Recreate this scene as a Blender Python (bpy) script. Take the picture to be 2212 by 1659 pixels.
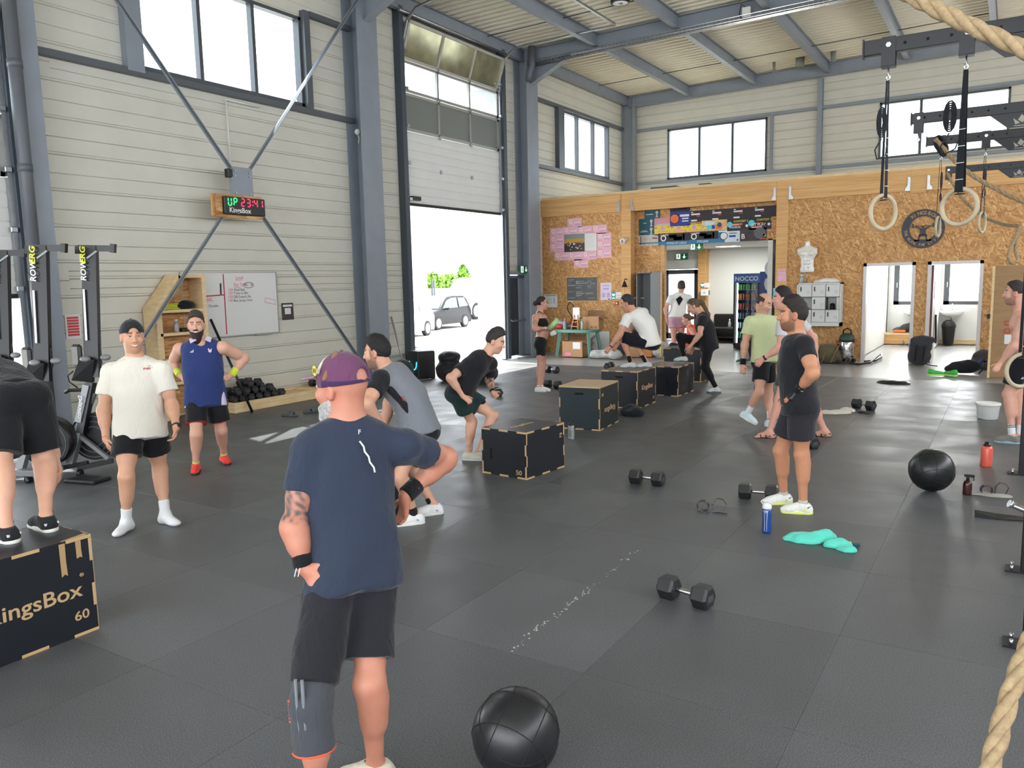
import bpy,bmesh,math,random
import numpy as np
from mathutils import Vector,Matrix,Euler
for o in list(bpy.data.objects):bpy.data.objects.remove(o,do_unlink=True)
SC=bpy.context.scene
COL=SC.collection
PI=math.pi
# ------------------------------------------------------------ camera
F=1714.52;YAW=-0.562266;PITCH=0.129246;ROLL=0.022104;HC=2.06
CX,CY=1106.0,829.5
def _cam_axes():
 cy,sy=math.cos(YAW),math.sin(YAW)
 f=Vector((sy*math.cos(PITCH),cy*math.cos(PITCH),-math.sin(PITCH)))
 r=Vector((cy,-sy,0));d=f.cross(r)
 cr,sr=math.cos(ROLL),math.sin(ROLL)
 return cr*r+sr*d,-sr*r+cr*d,f
CR,CD,CF=_cam_axes()
CO=Vector((0,0,HC))
cam_d=bpy.data.cameras.new('camera');cam=bpy.data.objects.new('camera',cam_d);COL.objects.link(cam)
cam_d.sensor_width=36;cam_d.sensor_fit='HORIZONTAL';cam_d.lens=F/2212*36;cam_d.clip_start=.05;cam_d.clip_end=400
cam.matrix_world=Matrix(((CR.x,-CD.x,-CF.x,CO.x),(CR.y,-CD.y,-CF.y,CO.y),(CR.z,-CD.z,-CF.z,CO.z),(0,0,0,1)))
SC.camera=cam
# ------------------------------------------------------------ world, sun, exposure
SC.view_settings.view_transform='Standard';SC.view_settings.look='None'
SC.view_settings.gamma=1;SC.view_settings.use_curve_mapping=False
SC.view_settings.exposure=2.6
wd=bpy.data.worlds.new('sky');SC.world=wd;wd.use_nodes=True
wt=wd.node_tree;wt.nodes.clear()
wo=wt.nodes.new('ShaderNodeOutputWorld');wb=wt.nodes.new('ShaderNodeBackground')
wb.inputs['Color'].default_value=(.90,.95,1,1);wb.inputs['Strength'].default_value=1.25
wt.links.new(wb.outputs[0],wo.inputs[0])
sun_d=bpy.data.lights.new('sun','SUN');sun_d.energy=3.2;sun_d.angle=.009;sun_d.color=(1,.95,.87)
sun=bpy.data.objects.new('sun',sun_d);COL.objects.link(sun)
sun.rotation_euler=Vector((.48,-.12,-1)).to_track_quat('-Z','Y').to_euler()
def skylight(name,loc,direction,sx,sy,power,col=(.93,.97,1)):
 l=bpy.data.lights.new(name,'AREA');l.shape='RECTANGLE';l.size=sx;l.size_y=sy;l.energy=power;l.color=col
 o=bpy.data.objects.new(name,l);COL.objects.link(o);o.location=loc
 o.rotation_euler=Vector(direction).to_track_quat('-Z','Z').to_euler();return o
SC.cycles.max_bounces=7;SC.cycles.diffuse_bounces=4;SC.cycles.glossy_bounces=3;SC.cycles.transparent_max_bounces=12
SC.cycles.sample_clamp_indirect=6;SC.cycles.caustics_reflective=False;SC.cycles.caustics_refractive=False
SC.cycles.use_denoising=True;SC.cycles.use_adaptive_sampling=True;SC.cycles.adaptive_threshold=.05
# ------------------------------------------------------------ pixel helpers (photo frame 2212 x 1659)
def ray(x,y):return(CR*((x-CX)/F)+CD*((y-CY)/F)+CF).normalized()
def fl(x,y,z=0.0):
 d=ray(x,y);return CO+d*((z-HC)/d.z)
def onx(x,y,X):
 d=ray(x,y);return CO+d*(X/d.x)
def ony(x,y,Y):
 d=ray(x,y);return CO+d*(Y/d.y)
def atd(x,y,depth):
 d=ray(x,y);return CO+d*(depth/d.dot(CF))
def depth(p):return(Vector(p)-CO).dot(CF)
# ------------------------------------------------------------ materials
def s2l(c):
 return tuple(((v/255)/12.92 if v/255<=.04045 else((v/255+.055)/1.055)**2.4)for v in c)
MATS={}
def nt_of(m):return m.node_tree,m.node_tree.nodes,m.node_tree.links,m.node_tree.nodes['Principled BSDF']
def mat(name,rgb,rough=.6,metal=0.,spec=.5,noise=0.,nscale=20.,bump=0.,bscale=60.,emit=0.,alpha=1.,coat=0.,attr=None):
 """rgb given as sRGB 0-255"""
 if name in MATS:return MATS[name]
 m=bpy.data.materials.new(name);m.use_nodes=True;MATS[name]=m
 t,n,l,b=nt_of(m)
 c=s2l(rgb)+(1,)
 b.inputs['Base Color'].default_value=c;b.inputs['Roughness'].default_value=rough;b.inputs['Metallic'].default_value=metal
 b.inputs['Specular IOR Level'].default_value=spec;b.inputs['Coat Weight'].default_value=coat
 if emit:b.inputs['Emission Color'].default_value=c;b.inputs['Emission Strength'].default_value=emit
 if noise or bump:
  tc=n.new('ShaderNodeTexCoord')
 src=None
 if attr:
  a=n.new('ShaderNodeAttribute');a.attribute_name=attr;src=a.outputs['Color'];l.new(src,b.inputs['Base Color'])
 if noise:
  nz=n.new('ShaderNodeTexNoise');nz.inputs['Scale'].default_value=nscale;nz.inputs['Detail'].default_value=5
  l.new(tc.outputs['Object'],nz.inputs['Vector'])
  mp=n.new('ShaderNodeMapRange');mp.inputs['From Min'].default_value=.3;mp.inputs['From Max'].default_value=.7
  mp.inputs['To Min'].default_value=1-noise;mp.inputs['To Max'].default_value=1+noise
  l.new(nz.outputs['Fac'],mp.inputs['Value'])
  mx=n.new('ShaderNodeMix');mx.data_type='RGBA';mx.blend_type='MULTIPLY';mx.inputs['Factor'].default_value=1
  mx.inputs['A'].default_value=c
  if src:l.new(src,mx.inputs['A'])
  l.new(mp.outputs[0],mx.inputs['B']);l.new(mx.outputs['Result'],b.inputs['Base Color'])
 if bump:
  nb=n.new('ShaderNodeTexNoise');nb.inputs['Scale'].default_value=bscale;nb.inputs['Detail'].default_value=3
  l.new(tc.outputs['Object'],nb.inputs['Vector'])
  bp=n.new('ShaderNodeBump');bp.inputs['Strength'].default_value=bump;bp.inputs['Distance'].default_value=.01
  l.new(nb.outputs['Fac'],bp.inputs['Height']);l.new(bp.outputs[0],b.inputs['Normal'])
 return m
def glassmat(name,tint=(235,240,242),refl=.08,rough=.02):
 if name in MATS:return MATS[name]
 m=bpy.data.materials.new(name);m.use_nodes=True;MATS[name]=m
 t=m.node_tree;n=t.nodes;l=t.links;n.remove(n['Principled BSDF']);out=n['Material Output']
 tr=n.new('ShaderNodeBsdfTransparent');tr.inputs[0].default_value=s2l(tint)+(1,)
 g=n.new('ShaderNodeBsdfGlossy');g.inputs['Roughness'].default_value=rough
 lw=n.new('ShaderNodeLayerWeight');lw.inputs['Blend'].default_value=.5
 pw=n.new('ShaderNodeMath');pw.operation='POWER';pw.inputs[1].default_value=4;l.new(lw.outputs['Facing'],pw.inputs[0])
 mr=n.new('ShaderNodeMapRange');mr.inputs['To Min'].default_value=refl*.4;mr.inputs['To Max'].default_value=.6;l.new(pw.outputs[0],mr.inputs['Value'])
 mx=n.new('ShaderNodeMixShader');l.new(mr.outputs[0],mx.inputs[0]);l.new(tr.outputs[0],mx.inputs[1]);l.new(g.outputs[0],mx.inputs[2])
 l.new(mx.outputs[0],out.inputs[0]);return m
# ------------------------------------------------------------ mesh builder
class MB:
 def __init__(s):s.v=[];s.f=[];s.sm=[]
 def add(s,vs,fs,smooth=False,M=None):
  k=len(s.v)
  if M is not None:vs=[M@Vector(p)for p in vs]
  s.v+=[tuple(p)for p in vs];s.f+=[tuple(i+k for i in f)for f in fs];s.sm+=[smooth]*len(fs);return s
 def box(s,c,d,M=None,rz=0.,bev=0.):
  x,y,z=d[0]/2,d[1]/2,d[2]/2
  if bev>0:
   b=min(bev,x*.9,y*.9,z*.9);vs=[];fs=[]
   idx={}
   for sx in(-1,1):
    for sy in(-1,1):
     for sz in(-1,1):
      for a in range(3):
       p=[sx*(x-b),sy*(y-b),sz*(z-b)];p[a]+=(sx,sy,sz)[a]*b
       idx[(sx,sy,sz,a)]=len(vs);vs.append(p)
   for a in range(3):
    u,w=(a+1)%3,(a+2)%3
    for sg in(-1,1):
     q=[]
     for su,sw in((-1,-1),(1,-1),(1,1),(-1,1)):
      k=[0]*3;k[a]=sg;k[u]=su;k[w]=sw;q.append(idx[(*k,a)])
     fs.append(q if sg>0 else q[::-1])
   for a in range(3):
    u,w=(a+1)%3,(a+2)%3
    for su in(-1,1):
     for sw in(-1,1):
      k=[0]*3;k[u]=su;k[w]=sw
      k1=k[:];k1[a]=-1;k2=k[:];k2[a]=1
      q=[idx[(*k1,u)],idx[(*k2,u)],idx[(*k2,w)],idx[(*k1,w)]]
      fs.append(q if su*sw<0 else q[::-1])
   for sx in(-1,1):
    for sy in(-1,1):
     for sz in(-1,1):
      q=[idx[(sx,sy,sz,0)],idx[(sx,sy,sz,1)],idx[(sx,sy,sz,2)]]
      fs.append(q if sx*sy*sz>0 else q[::-1])
  else:
   vs=[(-x,-y,-z),(x,-y,-z),(x,y,-z),(-x,y,-z),(-x,-y,z),(x,-y,z),(x,y,z),(-x,y,z)]
   fs=[(0,3,2,1),(4,5,6,7),(0,1,5,4),(1,2,6,5),(2,3,7,6),(3,0,4,7)]
  T=Matrix.Translation(c)@Matrix.Rotation(rz,4,'Z')
  if M is not None:T=M@T
  return s.add(vs,fs,False,T)
 def bb(s,a,b,M=None,bev=0.):
  """box by two corners"""
  c=[(p+q)/2 for p,q in zip(a,b)];d=[abs(q-p)for p,q in zip(a,b)]
  return s.box(c,d,M,0,bev)
 def frame(s,p,q,up=(0,0,1)):
  p,q=Vector(p),Vector(q);w=(q-p);L=w.length;w.normalize();u=Vector(up)
  if abs(w.dot(u))>.98:u=Vector((1,0,0))if abs(w.x)<.9 else Vector((0,1,0))
  x=u.cross(w).normalized();y=w.cross(x)
  return p,x,y,w,L
 def bar(s,p,q,a,b,up=(0,0,1)):
  """rectangular bar from p to q; a across, b along up"""
  p,x,y,w,L=s.frame(p,q,up);q=p+w*L
  vs=[p+x*(i*a/2)+y*(j*b/2)for i,j in((-1,-1),(1,-1),(1,1),(-1,1))]+[q+x*(i*a/2)+y*(j*b/2)for i,j in((-1,-1),(1,-1),(1,1),(-1,1))]
  return s.add(vs,[(3,2,1,0),(4,5,6,7),(0,1,5,4),(1,2,6,5),(2,3,7,6),(3,0,4,7)])
 def ibeam(s,p,q,h,w,tf=.018,tw=.012,up=(0,0,1)):
  """I-section: web along up, height h, flange width w"""
  p,x,y,d,L=s.frame(p,q,up);q=p+d*L
  pr=[(-w/2,-h/2),(w/2,-h/2),(w/2,-h/2+tf),(tw/2,-h/2+tf),(tw/2,h/2-tf),(w/2,h/2-tf),(w/2,h/2),(-w/2,h/2),(-w/2,h/2-tf),(-tw/2,h/2-tf),(-tw/2,-h/2+tf),(-w/2,-h/2+tf)]
  n=12;vs=[p+x*i+y*j for i,j in pr]+[q+x*i+y*j for i,j in pr]
  fs=[(i,(i+1)%n,n+(i+1)%n,n+i)for i in range(n)]
  for k,o in((0,1),(n,0)):
   for t in((0,1,2,11),(11,2,3,10),(10,3,4,9),(9,4,5,8),(8,5,6,7)):
    fs.append(tuple(i+k for i in(t[::-1]if o else t)))
  return s.add(vs,fs)
 def tube(s,pts,r,n=8,closed=False,caps=True,smooth=True):
  pts=[Vector(p)for p in pts];m=len(pts)
  rs=r if isinstance(r,(list,tuple))else[r]*m
  k=len(s.v);t0=(pts[1]-pts[0]).normalized()
  u=Vector((0,0,1))if abs(t0.z)<.9 else Vector((1,0,0))
  x=u.cross(t0).normalized();vs=[]
  for i in range(m):
   a=pts[(i-1)%m]if(closed or i>0)else pts[i];b=pts[(i+1)%m]if(closed or i<m-1)else pts[i]
   t=(b-a).normalized();x=(x-t*x.dot(t)).normalized();y=t.cross(x)
   for j in range(n):
    an=2*PI*j/n;vs.append(pts[i]+(x*math.cos(an)+y*math.sin(an))*rs[i])
  fs=[]
  for i in range(m if closed else m-1):
   for j in range(n):
    a=i*n+j;b=i*n+(j+1)%n;c=((i+1)%m)*n+(j+1)%n;d=((i+1)%m)*n+j;fs.append((a,b,c,d))
  s.add(vs,fs,smooth)
  if caps and not closed:
   s.f.append(tuple(k+j for j in range(n))[::-1]);s.sm.append(False)
   s.f.append(tuple(k+(m-1)*n+j for j in range(n)));s.sm.append(False)
  return s
 def cyl(s,p,q,r,n=16,r2=None,smooth=True):return s.tube([p,q],[r,r if r2 is None else r2],n,smooth=smooth)
 def lathe(s,prof,n=24,M=None,smooth=True):
  """prof: list of (r,z), about Z"""
  vs=[];fs=[];m=len(prof)
  for r,z in prof:
   for j in range(n):vs.append((max(r,1e-5)*math.cos(2*PI*j/n),max(r,1e-5)*math.sin(2*PI*j/n),z))
  for i in range(m-1):
   for j in range(n):fs.append((i*n+j,i*n+(j+1)%n,(i+1)*n+(j+1)%n,(i+1)*n+j))
  fs.append(tuple(range(n))[::-1]);fs.append(tuple((m-1)*n+j for j in range(n)))
  return s.add(vs,fs,smooth,M)
 def prism(s,poly,z0,z1,M=None):
  """poly in xy extruded z0..z1 (counter-clockwise poly)"""
  n=len(poly);vs=[(x,y,z0)for x,y in poly]+[(x,y,z1)for x,y in poly]
  fs=[(i,(i+1)%n,n+(i+1)%n,n+i)for i in range(n)]+[tuple(range(n))[::-1],tuple(range(n,2*n))]
  return s.add(vs,fs,False,M)
 def quad(s,a,b,c,d):return s.add([a,b,c,d],[(0,1,2,3)])
 def sphere(s,c,r,nu=16,nv=10,M=None):
  rr=r if isinstance(r,(tuple,list))else(r,r,r);vs=[];fs=[]
  for i in range(nv+1):
   th=PI*i/nv
   for j in range(nu):
    ph=2*PI*j/nu;vs.append((c[0]+rr[0]*math.sin(th)*math.cos(ph),c[1]+rr[1]*math.sin(th)*math.sin(ph),c[2]-rr[2]*math.cos(th)))
  for i in range(nv):
   for j in range(nu):fs.append((i*nu+j,i*nu+(j+1)%nu,(i+1)*nu+(j+1)%nu,(i+1)*nu+j))
  return s.add(vs,fs,True,M)
 def mesh(s,name):
  me=bpy.data.meshes.new(name);me.from_pydata(s.v,[],s.f);me.validate()
  if len(me.polygons)==len(s.sm):me.polygons.foreach_set('use_smooth',s.sm)
  me.update();return me
 def build(s,name,m,parent=None,loc=None,rz=None):
  me=s.mesh(name);me.materials.append(m);o=bpy.data.objects.new(name,me);COL.objects.link(o)
  if parent is not None:o.parent=parent
  if loc is not None:o.location=loc
  if rz is not None:o.rotation_euler=(0,0,rz)
  return o
def tag(o,label=None,cat=None,group=None,kind=None):
 if label:o['label']=label
 if cat:o['category']=cat
 if group:o['group']=group
 if kind:o['kind']=kind
 return o
def struct(o,label=None):o['kind']='structure';(o.__setitem__('label',label)if label else None);return o
def thing(name,label,cat,loc=(0,0,0),rz=0.,group=None,kind=None):
 o=bpy.data.objects.new(name,None);COL.objects.link(o);o.location=loc;o.rotation_euler=(0,0,rz);o.empty_display_size=.1
 return tag(o,label,cat,group,kind)
def inst(me,name,parent=None,loc=(0,0,0),rot=None,scale=None):
 o=bpy.data.objects.new(name,me);COL.objects.link(o);o.location=loc
 if rot is not None:o.rotation_euler=rot
 if scale is not None:o.scale=scale
 if parent is not None:o.parent=parent
 return o
def dup(root,loc=None,rot=None,label=None,group=None,scale=None):
 r=root.copy();COL.objects.link(r)
 if loc is not None:r.location=loc
 if rot is not None:r.rotation_euler=rot
 if scale is not None:r.scale=scale
 if label:r['label']=label
 if group:r['group']=group
 for ch in list(root.children):
  c=ch.copy();COL.objects.link(c);c.parent=r
  for g in list(ch.children):
   d=g.copy();COL.objects.link(d);d.parent=c
 return r
def text(body,size,m,parent,loc,x,y,name='lettering',ext=.0008,align='LEFT',shear=0.,bold=0.,sx=1.,spacing=1.):
 """flat lettering: x = reading direction, y = up direction of the letters (in parent's space)"""
 c=bpy.data.curves.new(name,'FONT');c.body=body;c.size=size;c.extrude=ext;c.align_x=align;c.shear=shear;c.offset=bold
 c.resolution_u=3;c.space_character=spacing
 c.materials.append(m);o=bpy.data.objects.new(name,c);COL.objects.link(o);o.parent=parent
 x=Vector(x).normalized();y=Vector(y).normalized();z=x.cross(y)
 o.matrix_local=Matrix(((x.x*sx,y.x,z.x,loc[0]),(x.y*sx,y.y,z.y,loc[1]),(x.z*sx,y.z,z.z,loc[2]),(0,0,0,1)))
 return o
# ============================================================ STRUCTURE
WX=-11.45
FY=25.9
OY=19.95
RX,BY=6.0,-7.0
STEEL=mat('blue_grey_steel',(136,143,152),.45,.0,.5,.06,3)
STEELD=mat('dark_grey_steel',(86,90,96),.45,.0,.5,.06,3)
GALV=mat('galvanised_steel',(168,172,174),.32,.85,.5,.08,14)
ALU=mat('aluminium_frame',(172,170,164),.4,.5)
PANEL=mat('white_wall_panel',(208,205,193),.5,0,.4,.03,2.5)
DECK=mat('cream_roof_deck',(220,213,194),.5,0,.4,.03,3)
GLASS=glassmat('window_glass')
WFRAME=mat('anthracite_window_frame',(74,77,82),.4)
WHITE=mat('white_paint',(226,226,222),.55,0,.4,.02,3)
BLACK=mat('black_plastic',(18,18,20),.42)
BLACKM=mat('black_steel_powder',(22,23,27),.38,.2)
# --- rubber with speckle
RUB=mat('black_rubber_mat',(58,61,65),.5,0,.5)
def _rub():
 t,n,l,b=nt_of(RUB)
 tc=n.new('ShaderNodeTexCoord');oi=n.new('ShaderNodeObjectInfo')
 v=n.new('ShaderNodeTexNoise');v.inputs['Scale'].default_value=170;v.inputs['Detail'].default_value=2
 big=n.new('ShaderNodeTexNoise');big.inputs['Scale'].default_value=1.7;big.inputs['Detail'].default_value=6
 va=n.new('ShaderNodeVectorMath');va.operation='ADD'
 cm=n.new('ShaderNodeCombineXYZ');mu=n.new('ShaderNodeMath');mu.operation='MULTIPLY';mu.inputs[1].default_value=37
 l.new(oi.outputs['Random'],mu.inputs[0]);l.new(mu.outputs[0],cm.inputs[0])
 l.new(tc.outputs['Object'],va.inputs[0]);l.new(cm.outputs[0],va.inputs[1])
 l.new(va.outputs[0],v.inputs['Vector']);l.new(va.outputs[0],big.inputs['Vector'])
 r=n.new('ShaderNodeValToRGB');r.color_ramp.elements[0].position=.42;r.color_ramp.elements[1].position=.72
 r.color_ramp.elements[0].color=s2l((70,72,74))+(1,);r.color_ramp.elements[1].color=s2l((114,116,118))+(1,)
 l.new(v.outputs['Fac'],r.inputs[0])
 m2=n.new('ShaderNodeMapRange');m2.inputs['From Min'].default_value=.3;m2.inputs['From Max'].default_value=.7;m2.inputs['To Min'].default_value=.86;m2.inputs['To Max'].default_value=1.12
 l.new(big.outputs['Fac'],m2.inputs['Value'])
 m3=n.new('ShaderNodeMapRange');m3.inputs['To Min'].default_value=.88;m3.inputs['To Max'].default_value=1.1;l.new(oi.outputs['Random'],m3.inputs['Value'])
 mm=n.new('ShaderNodeMath');mm.operation='MULTIPLY';l.new(m2.outputs[0],mm.inputs[0]);l.new(m3.outputs[0],mm.inputs[1])
 mx=n.new('ShaderNodeMix');mx.data_type='RGBA';mx.blend_type='MULTIPLY';mx.inputs['Factor'].default_value=1
 l.new(r.outputs[0],mx.inputs['A']);l.new(mm.outputs[0],mx.inputs['B']);l.new(mx.outputs['Result'],b.inputs['Base Color'])
 rr=n.new('ShaderNodeMapRange');rr.inputs['From Min'].default_value=.3;rr.inputs['From Max'].default_value=.7;rr.inputs['To Min'].default_value=.36;rr.inputs['To Max'].default_value=.54
 l.new(big.outputs['Fac'],rr.inputs['Value']);l.new(rr.outputs[0],b.inputs['Roughness'])
 bp=n.new('ShaderNodeBump');bp.inputs['Strength'].default_value=.35;bp.inputs['Distance'].default_value=.004
 l.new(v.outputs['Fac'],bp.inputs['Height']);l.new(bp.outputs[0],b.inputs['Normal'])
_rub()
CONC=mat('grey_painted_concrete',(158,158,156),.28,0,.5,.07,1.3)
# --- OSB
OSB=mat('oriented_strand_board',(186,138,84),.62,0,.35)
def _osb():
 t,n,l,b=nt_of(OSB);tc=n.new('ShaderNodeTexCoord');prev=None
 cols=[[(166,116,66),(204,154,98)],[(176,126,74),(218,172,116)],[(156,106,58),(228,186,132)],[(170,120,70),(214,168,112)]]
 for k,a in enumerate((.35,1.25,2.0,2.8)):
  mp=n.new('ShaderNodeMapping');mp.vector_type='POINT'
  mp.inputs['Rotation'].default_value=(0,a,0);mp.inputs['Location'].default_value=(k*3.1,k*1.7,k)
  l.new(tc.outputs['Object'],mp.inputs['Vector'])
  sc=n.new('ShaderNodeMapping');sc.inputs['Scale'].default_value=(8,4,40);l.new(mp.outputs[0],sc.inputs['Vector'])
  vo=n.new('ShaderNodeTexVoronoi');vo.inputs['Scale'].default_value=1;vo.feature='F1';l.new(sc.outputs[0],vo.inputs['Vector'])
  rp=n.new('ShaderNodeValToRGB');rp.color_ramp.elements[0].color=s2l(cols[k][0])+(1,);rp.color_ramp.elements[1].color=s2l(cols[k][1])+(1,)
  sp=n.new('ShaderNodeSeparateColor');l.new(vo.outputs['Color'],sp.inputs[0]);l.new(sp.outputs[0],rp.inputs[0])
  if prev is None:prev=rp.outputs[0]
  else:
   th=n.new('ShaderNodeMath');th.operation='GREATER_THAN';th.inputs[1].default_value=.6;l.new(sp.outputs[1],th.inputs[0])
   mx=n.new('ShaderNodeMix');mx.data_type='RGBA';l.new(th.outputs[0],mx.inputs['Factor']);l.new(prev,mx.inputs['A']);l.new(rp.outputs[0],mx.inputs['B']);prev=mx.outputs['Result']
 l.new(prev,b.inputs['Base Color'])
_osb()
def woodmat(name,c1,c2,scale=(1,1,12),rough=.55):
 m=mat(name,c1,rough,0,.35);t,n,l,b=nt_of(m);tc=n.new('ShaderNodeTexCoord')
 mp=n.new('ShaderNodeMapping');mp.inputs['Scale'].default_value=scale;l.new(tc.outputs['Object'],mp.inputs[0])
 nz=n.new('ShaderNodeTexNoise');nz.inputs['Scale'].default_value=2.2;nz.inputs['Detail'].default_value=6;nz.inputs['Distortion'].default_value=.6;l.new(mp.outputs[0],nz.inputs['Vector'])
 r=n.new('ShaderNodeValToRGB');r.color_ramp.elements[0].position=.3;r.color_ramp.elements[1].position=.7
 r.color_ramp.elements[0].color=s2l(c1)+(1,);r.color_ramp.elements[1].color=s2l(c2)+(1,);l.new(nz.outputs['Fac'],r.inputs[0]);l.new(r.outputs[0],b.inputs['Base Color']);return m
GLULAM=woodmat('spruce_glulam',(196,148,92),(222,178,120),(.5,6,14))
PINE=woodmat('pale_pine',(214,184,138),(232,206,162),(2,2,9))
# --- floor: concrete slab, then the rubber mats laid on it
floor=struct(MB().bb((WX-.7,BY,-.1),(RX,FY+.3,-.02)).build('floor',CONC),'pale grey concrete floor under and beyond the rubber mats')
MX0,MSX,MY0,MSY=-.745,1.072,3.53,1.118
def mat_mesh(sx,sy):
 return MB().box((0,0,-.01),(sx-.0016,sy-.0016,.02),bev=.0012).mesh('rubber_mat')
mm_full=mat_mesh(MSX,MSY);mm_full.materials.append(RUB)
rnd=random.Random(4)
for i in range(-6,9):
 for j in range(-5,12):
  x1=MX0-MSX*i;x0=x1-MSX;y0=MY0+MSY*j
  if x1>RX or y0<-2.2:continue
  if x0<-9.4:x0=-9.4-.0
  o=inst(mm_full,'rubber_mat',floor,((x0+x1)/2,y0+MSY/2,0))
  o.rotation_euler=(0,0,PI*rnd.choice((0,1)))
  o.scale=((x1-x0)/MSX,1,1)
for j in range(-2,12):
 y0=MY0+MSY*j
 o=inst(mm_full,'rubber_mat',floor,(-10.0 if 8<=j else-10.4,y0+MSY/2,0));o.scale=((1.2 if 8<=j else 2.0)/MSX,1,1)
# --- insulated wall panels with horizontal ribs
PH=.5
def panel_profile(h):
 e=.022;return[(-e,0),(0,.014),(0,.036),(-.012,.041),(0,.046),(0,h*.5-.008),(-.016,h*.5),(0,h*.5+.008),(0,h-.004),(-e,h)]
def panel_mesh(L,z0,z1,axis,thick=.1):
 """axis 'x': panel lies along Y, faces +X ; axis 'y': lies along X, faces -Y"""
 h=z1-z0;pr=panel_profile(h)if h>.2 else[(-.012,0),(0,.012),(0,h-.004),(-.012,h)]
 pr=pr+[(-thick,h),(-thick,0)];n=len(pr);vs=[]
 for t in(0,L):
  for o,z in pr:vs.append((o,t,z)if axis=='x' else(t,-o,z))
 fs=[(i,(i+1)%n,n+(i+1)%n,n+i)for i in range(n)]+[tuple(range(n))[::-1],tuple(range(n,2*n))]
 if axis=='x':fs=[f[::-1]for f in fs]
 return MB().add(vs,fs).mesh('wall_panel')
def panel_wall(parent,axis,plane,a0,a1,z0,z1,holes):
 z=z0
 while z<z1-.02:
  zt=min(z+PH,z1);segs=[(a0,a1,z,zt)]
  zb=sorted({z,zt}|{v for h in holes for v in(h[2],h[3])if z<v<zt})
  for q in range(len(zb)-1):
   u,w=zb[q],zb[q+1];m=(u+w)/2
   cuts=sorted([(h[0],h[1])for h in holes if h[2]<m<h[3]]);s=a0;out=[]
   for c0,c1 in cuts:
    if c0>s:out.append((s,c0))
    s=max(s,c1)
   if s<a1:out.append((s,a1))
   for p0,p1 in out:
    me=panel_mesh(p1-p0,u,w,axis);me.materials.append(PANEL)
    inst(me,'wall_panel',parent,(plane,p0,u)if axis=='x' else(p0,plane,u))
  z=zt
wl=struct(thing('wall_left',None,None));wl['label']='white ribbed panel wall with the roller doors and clock'
G1=(13.9,17.72,-.1,6.95);G2=(1.9,5.66,-.1,6.95)
W1=(7.72,11.06,5.38,6.98);W2=(21.12,24.4,5.3,6.98);XD=(17.95,19.25,-.1,2.22)
panel_wall(wl,'x',WX,6.35,FY,-.05,8.2,[G1,W1,W2,XD])
panel_wall(wl,'x',WX,BY,6.35,-.05,8.2,[G2])
wb_=struct(thing('wall_back','white ribbed panel wall above the wooden office front',None))
FW1=(-9.98,-6.72,5.3,6.93);FW2=(-3.52,-.3,5.34,6.93)
RW1=(-2.95,-1.95,1.12,2.42);RW2=(-1.66,-.35,1.12,2.42);FD=(-9.98,-8.78,-.1,2.32)
panel_wall(wb_,'y',FY,WX,RX,-.05,8.3,[FW1,FW2,FD,RW1,RW2])
wr=struct(thing('wall_right','plain white wall on the side away from the roller doors',None))
MB().bb((RX,BY,0),(RX+.1,FY,3.2)).build('wall_panel',PANEL,wr)
MB().bb((RX,BY,5.6),(RX+.1,FY,8.6)).build('wall_panel',PANEL,wr)
wn=struct(thing('wall_front','white wall behind the camera',None))
MB().bb((WX,BY-.1,0),(RX,BY,1.2)).build('wall_panel',PANEL,wn)
MB().bb((WX,BY-.1,6.0),(RX,BY,8.6)).build('wall_panel',PANEL,wn)
# --- windows in the hall
def hall_window(name,axis,plane,a0,a1,z0,z1,panes=3,label=None):
 w=struct(thing(name,label,None));t=.06;d=.12
 def P(a,z,o):return(plane+o,a,z)if axis=='x' else(a,plane-o,z)
 def bx(m,a,b):m.bb(a,b)
 m=MB();bx(m,P(a0,z0,-d),P(a1,z0+t,.03));bx(m,P(a0,z1-t,-d),P(a1,z1,.03));bx(m,P(a0,z0,-d),P(a0+t,z1,.03));bx(m,P(a1-t,z0,-d),P(a1,z1,.03));m.build('window_frame',WFRAME,w)
 L=(a1-a0)
 for k in range(1,panes):
  c=a0+L*k/panes;MB().bb(P(c-.035,z0+t,-.09),P(c+.035,z1-t,.025)).build('mullion',WFRAME,w)
 for k in range(panes):
  p0=a0+L*k/panes+.03;p1=a0+L*(k+1)/panes-.03
  MB().bb(P(p0,z0+t*.8,-.055),P(p1,z1-t*.8,-.05)).build('pane',GLASS,w)
 return w
hall_window('window_1','x',WX,*W1,label='large three-pane window above the clock')
hall_window('window_2','x',WX,*W2,label='three-pane window in the corner beyond the roller door')
hall_window('window_3','y',FY,*FW1,label='three-pane window above the competition posters')
hall_window('window_4','y',FY,*FW2,label='three-pane window behind the gymnastic rings')
# --- steel frame: columns, rafters, purlins, girts (each member its own piece)
def rz_(x):return 7.72+.018*(x-WX)
frame_i=[0]
def member(name,kind,label,*a,m=None,**k):
 o=getattr(MB(),kind)(*a,**k).build(name,m or STEEL);frame_i[0]+=1
 return struct(o,label)
for yc,lb in((5.86,'steel column beside the rowing machines'),(12.46,'steel column between the braced bay and the roller door'),(18.86,'steel column beside the wooden office front')):
 x0=WX+.20
 st=struct(thing('steel_column',lb,None))
 MB().ibeam((x0,yc,0),(x0,yc,rz_(x0)+.33),.40,.27 if yc<7 else.58,.022,.014,up=(1,0,0)).build('column_shaft',STEEL,st)
 MB().box((x0,yc,.012),(.5,.3 if yc<7 else.6,.024)).build('base_plate',STEEL,st)
 z=rz_(x0)
 hb=MB();hb.prism([(0,0),(1.15,.52),(1.15,.56),(0,.56)],-.008,.008,Matrix(((1,0,0,x0+.2),(0,0,1,yc),(0,1,0,z-.52),(0,0,0,1))))
 hb.bar((x0+.2,yc,z-.53),(x0+1.35,yc,z-.005),.2,.016);hb.build('haunch',STEEL,st)
x0=WX+.22
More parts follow.
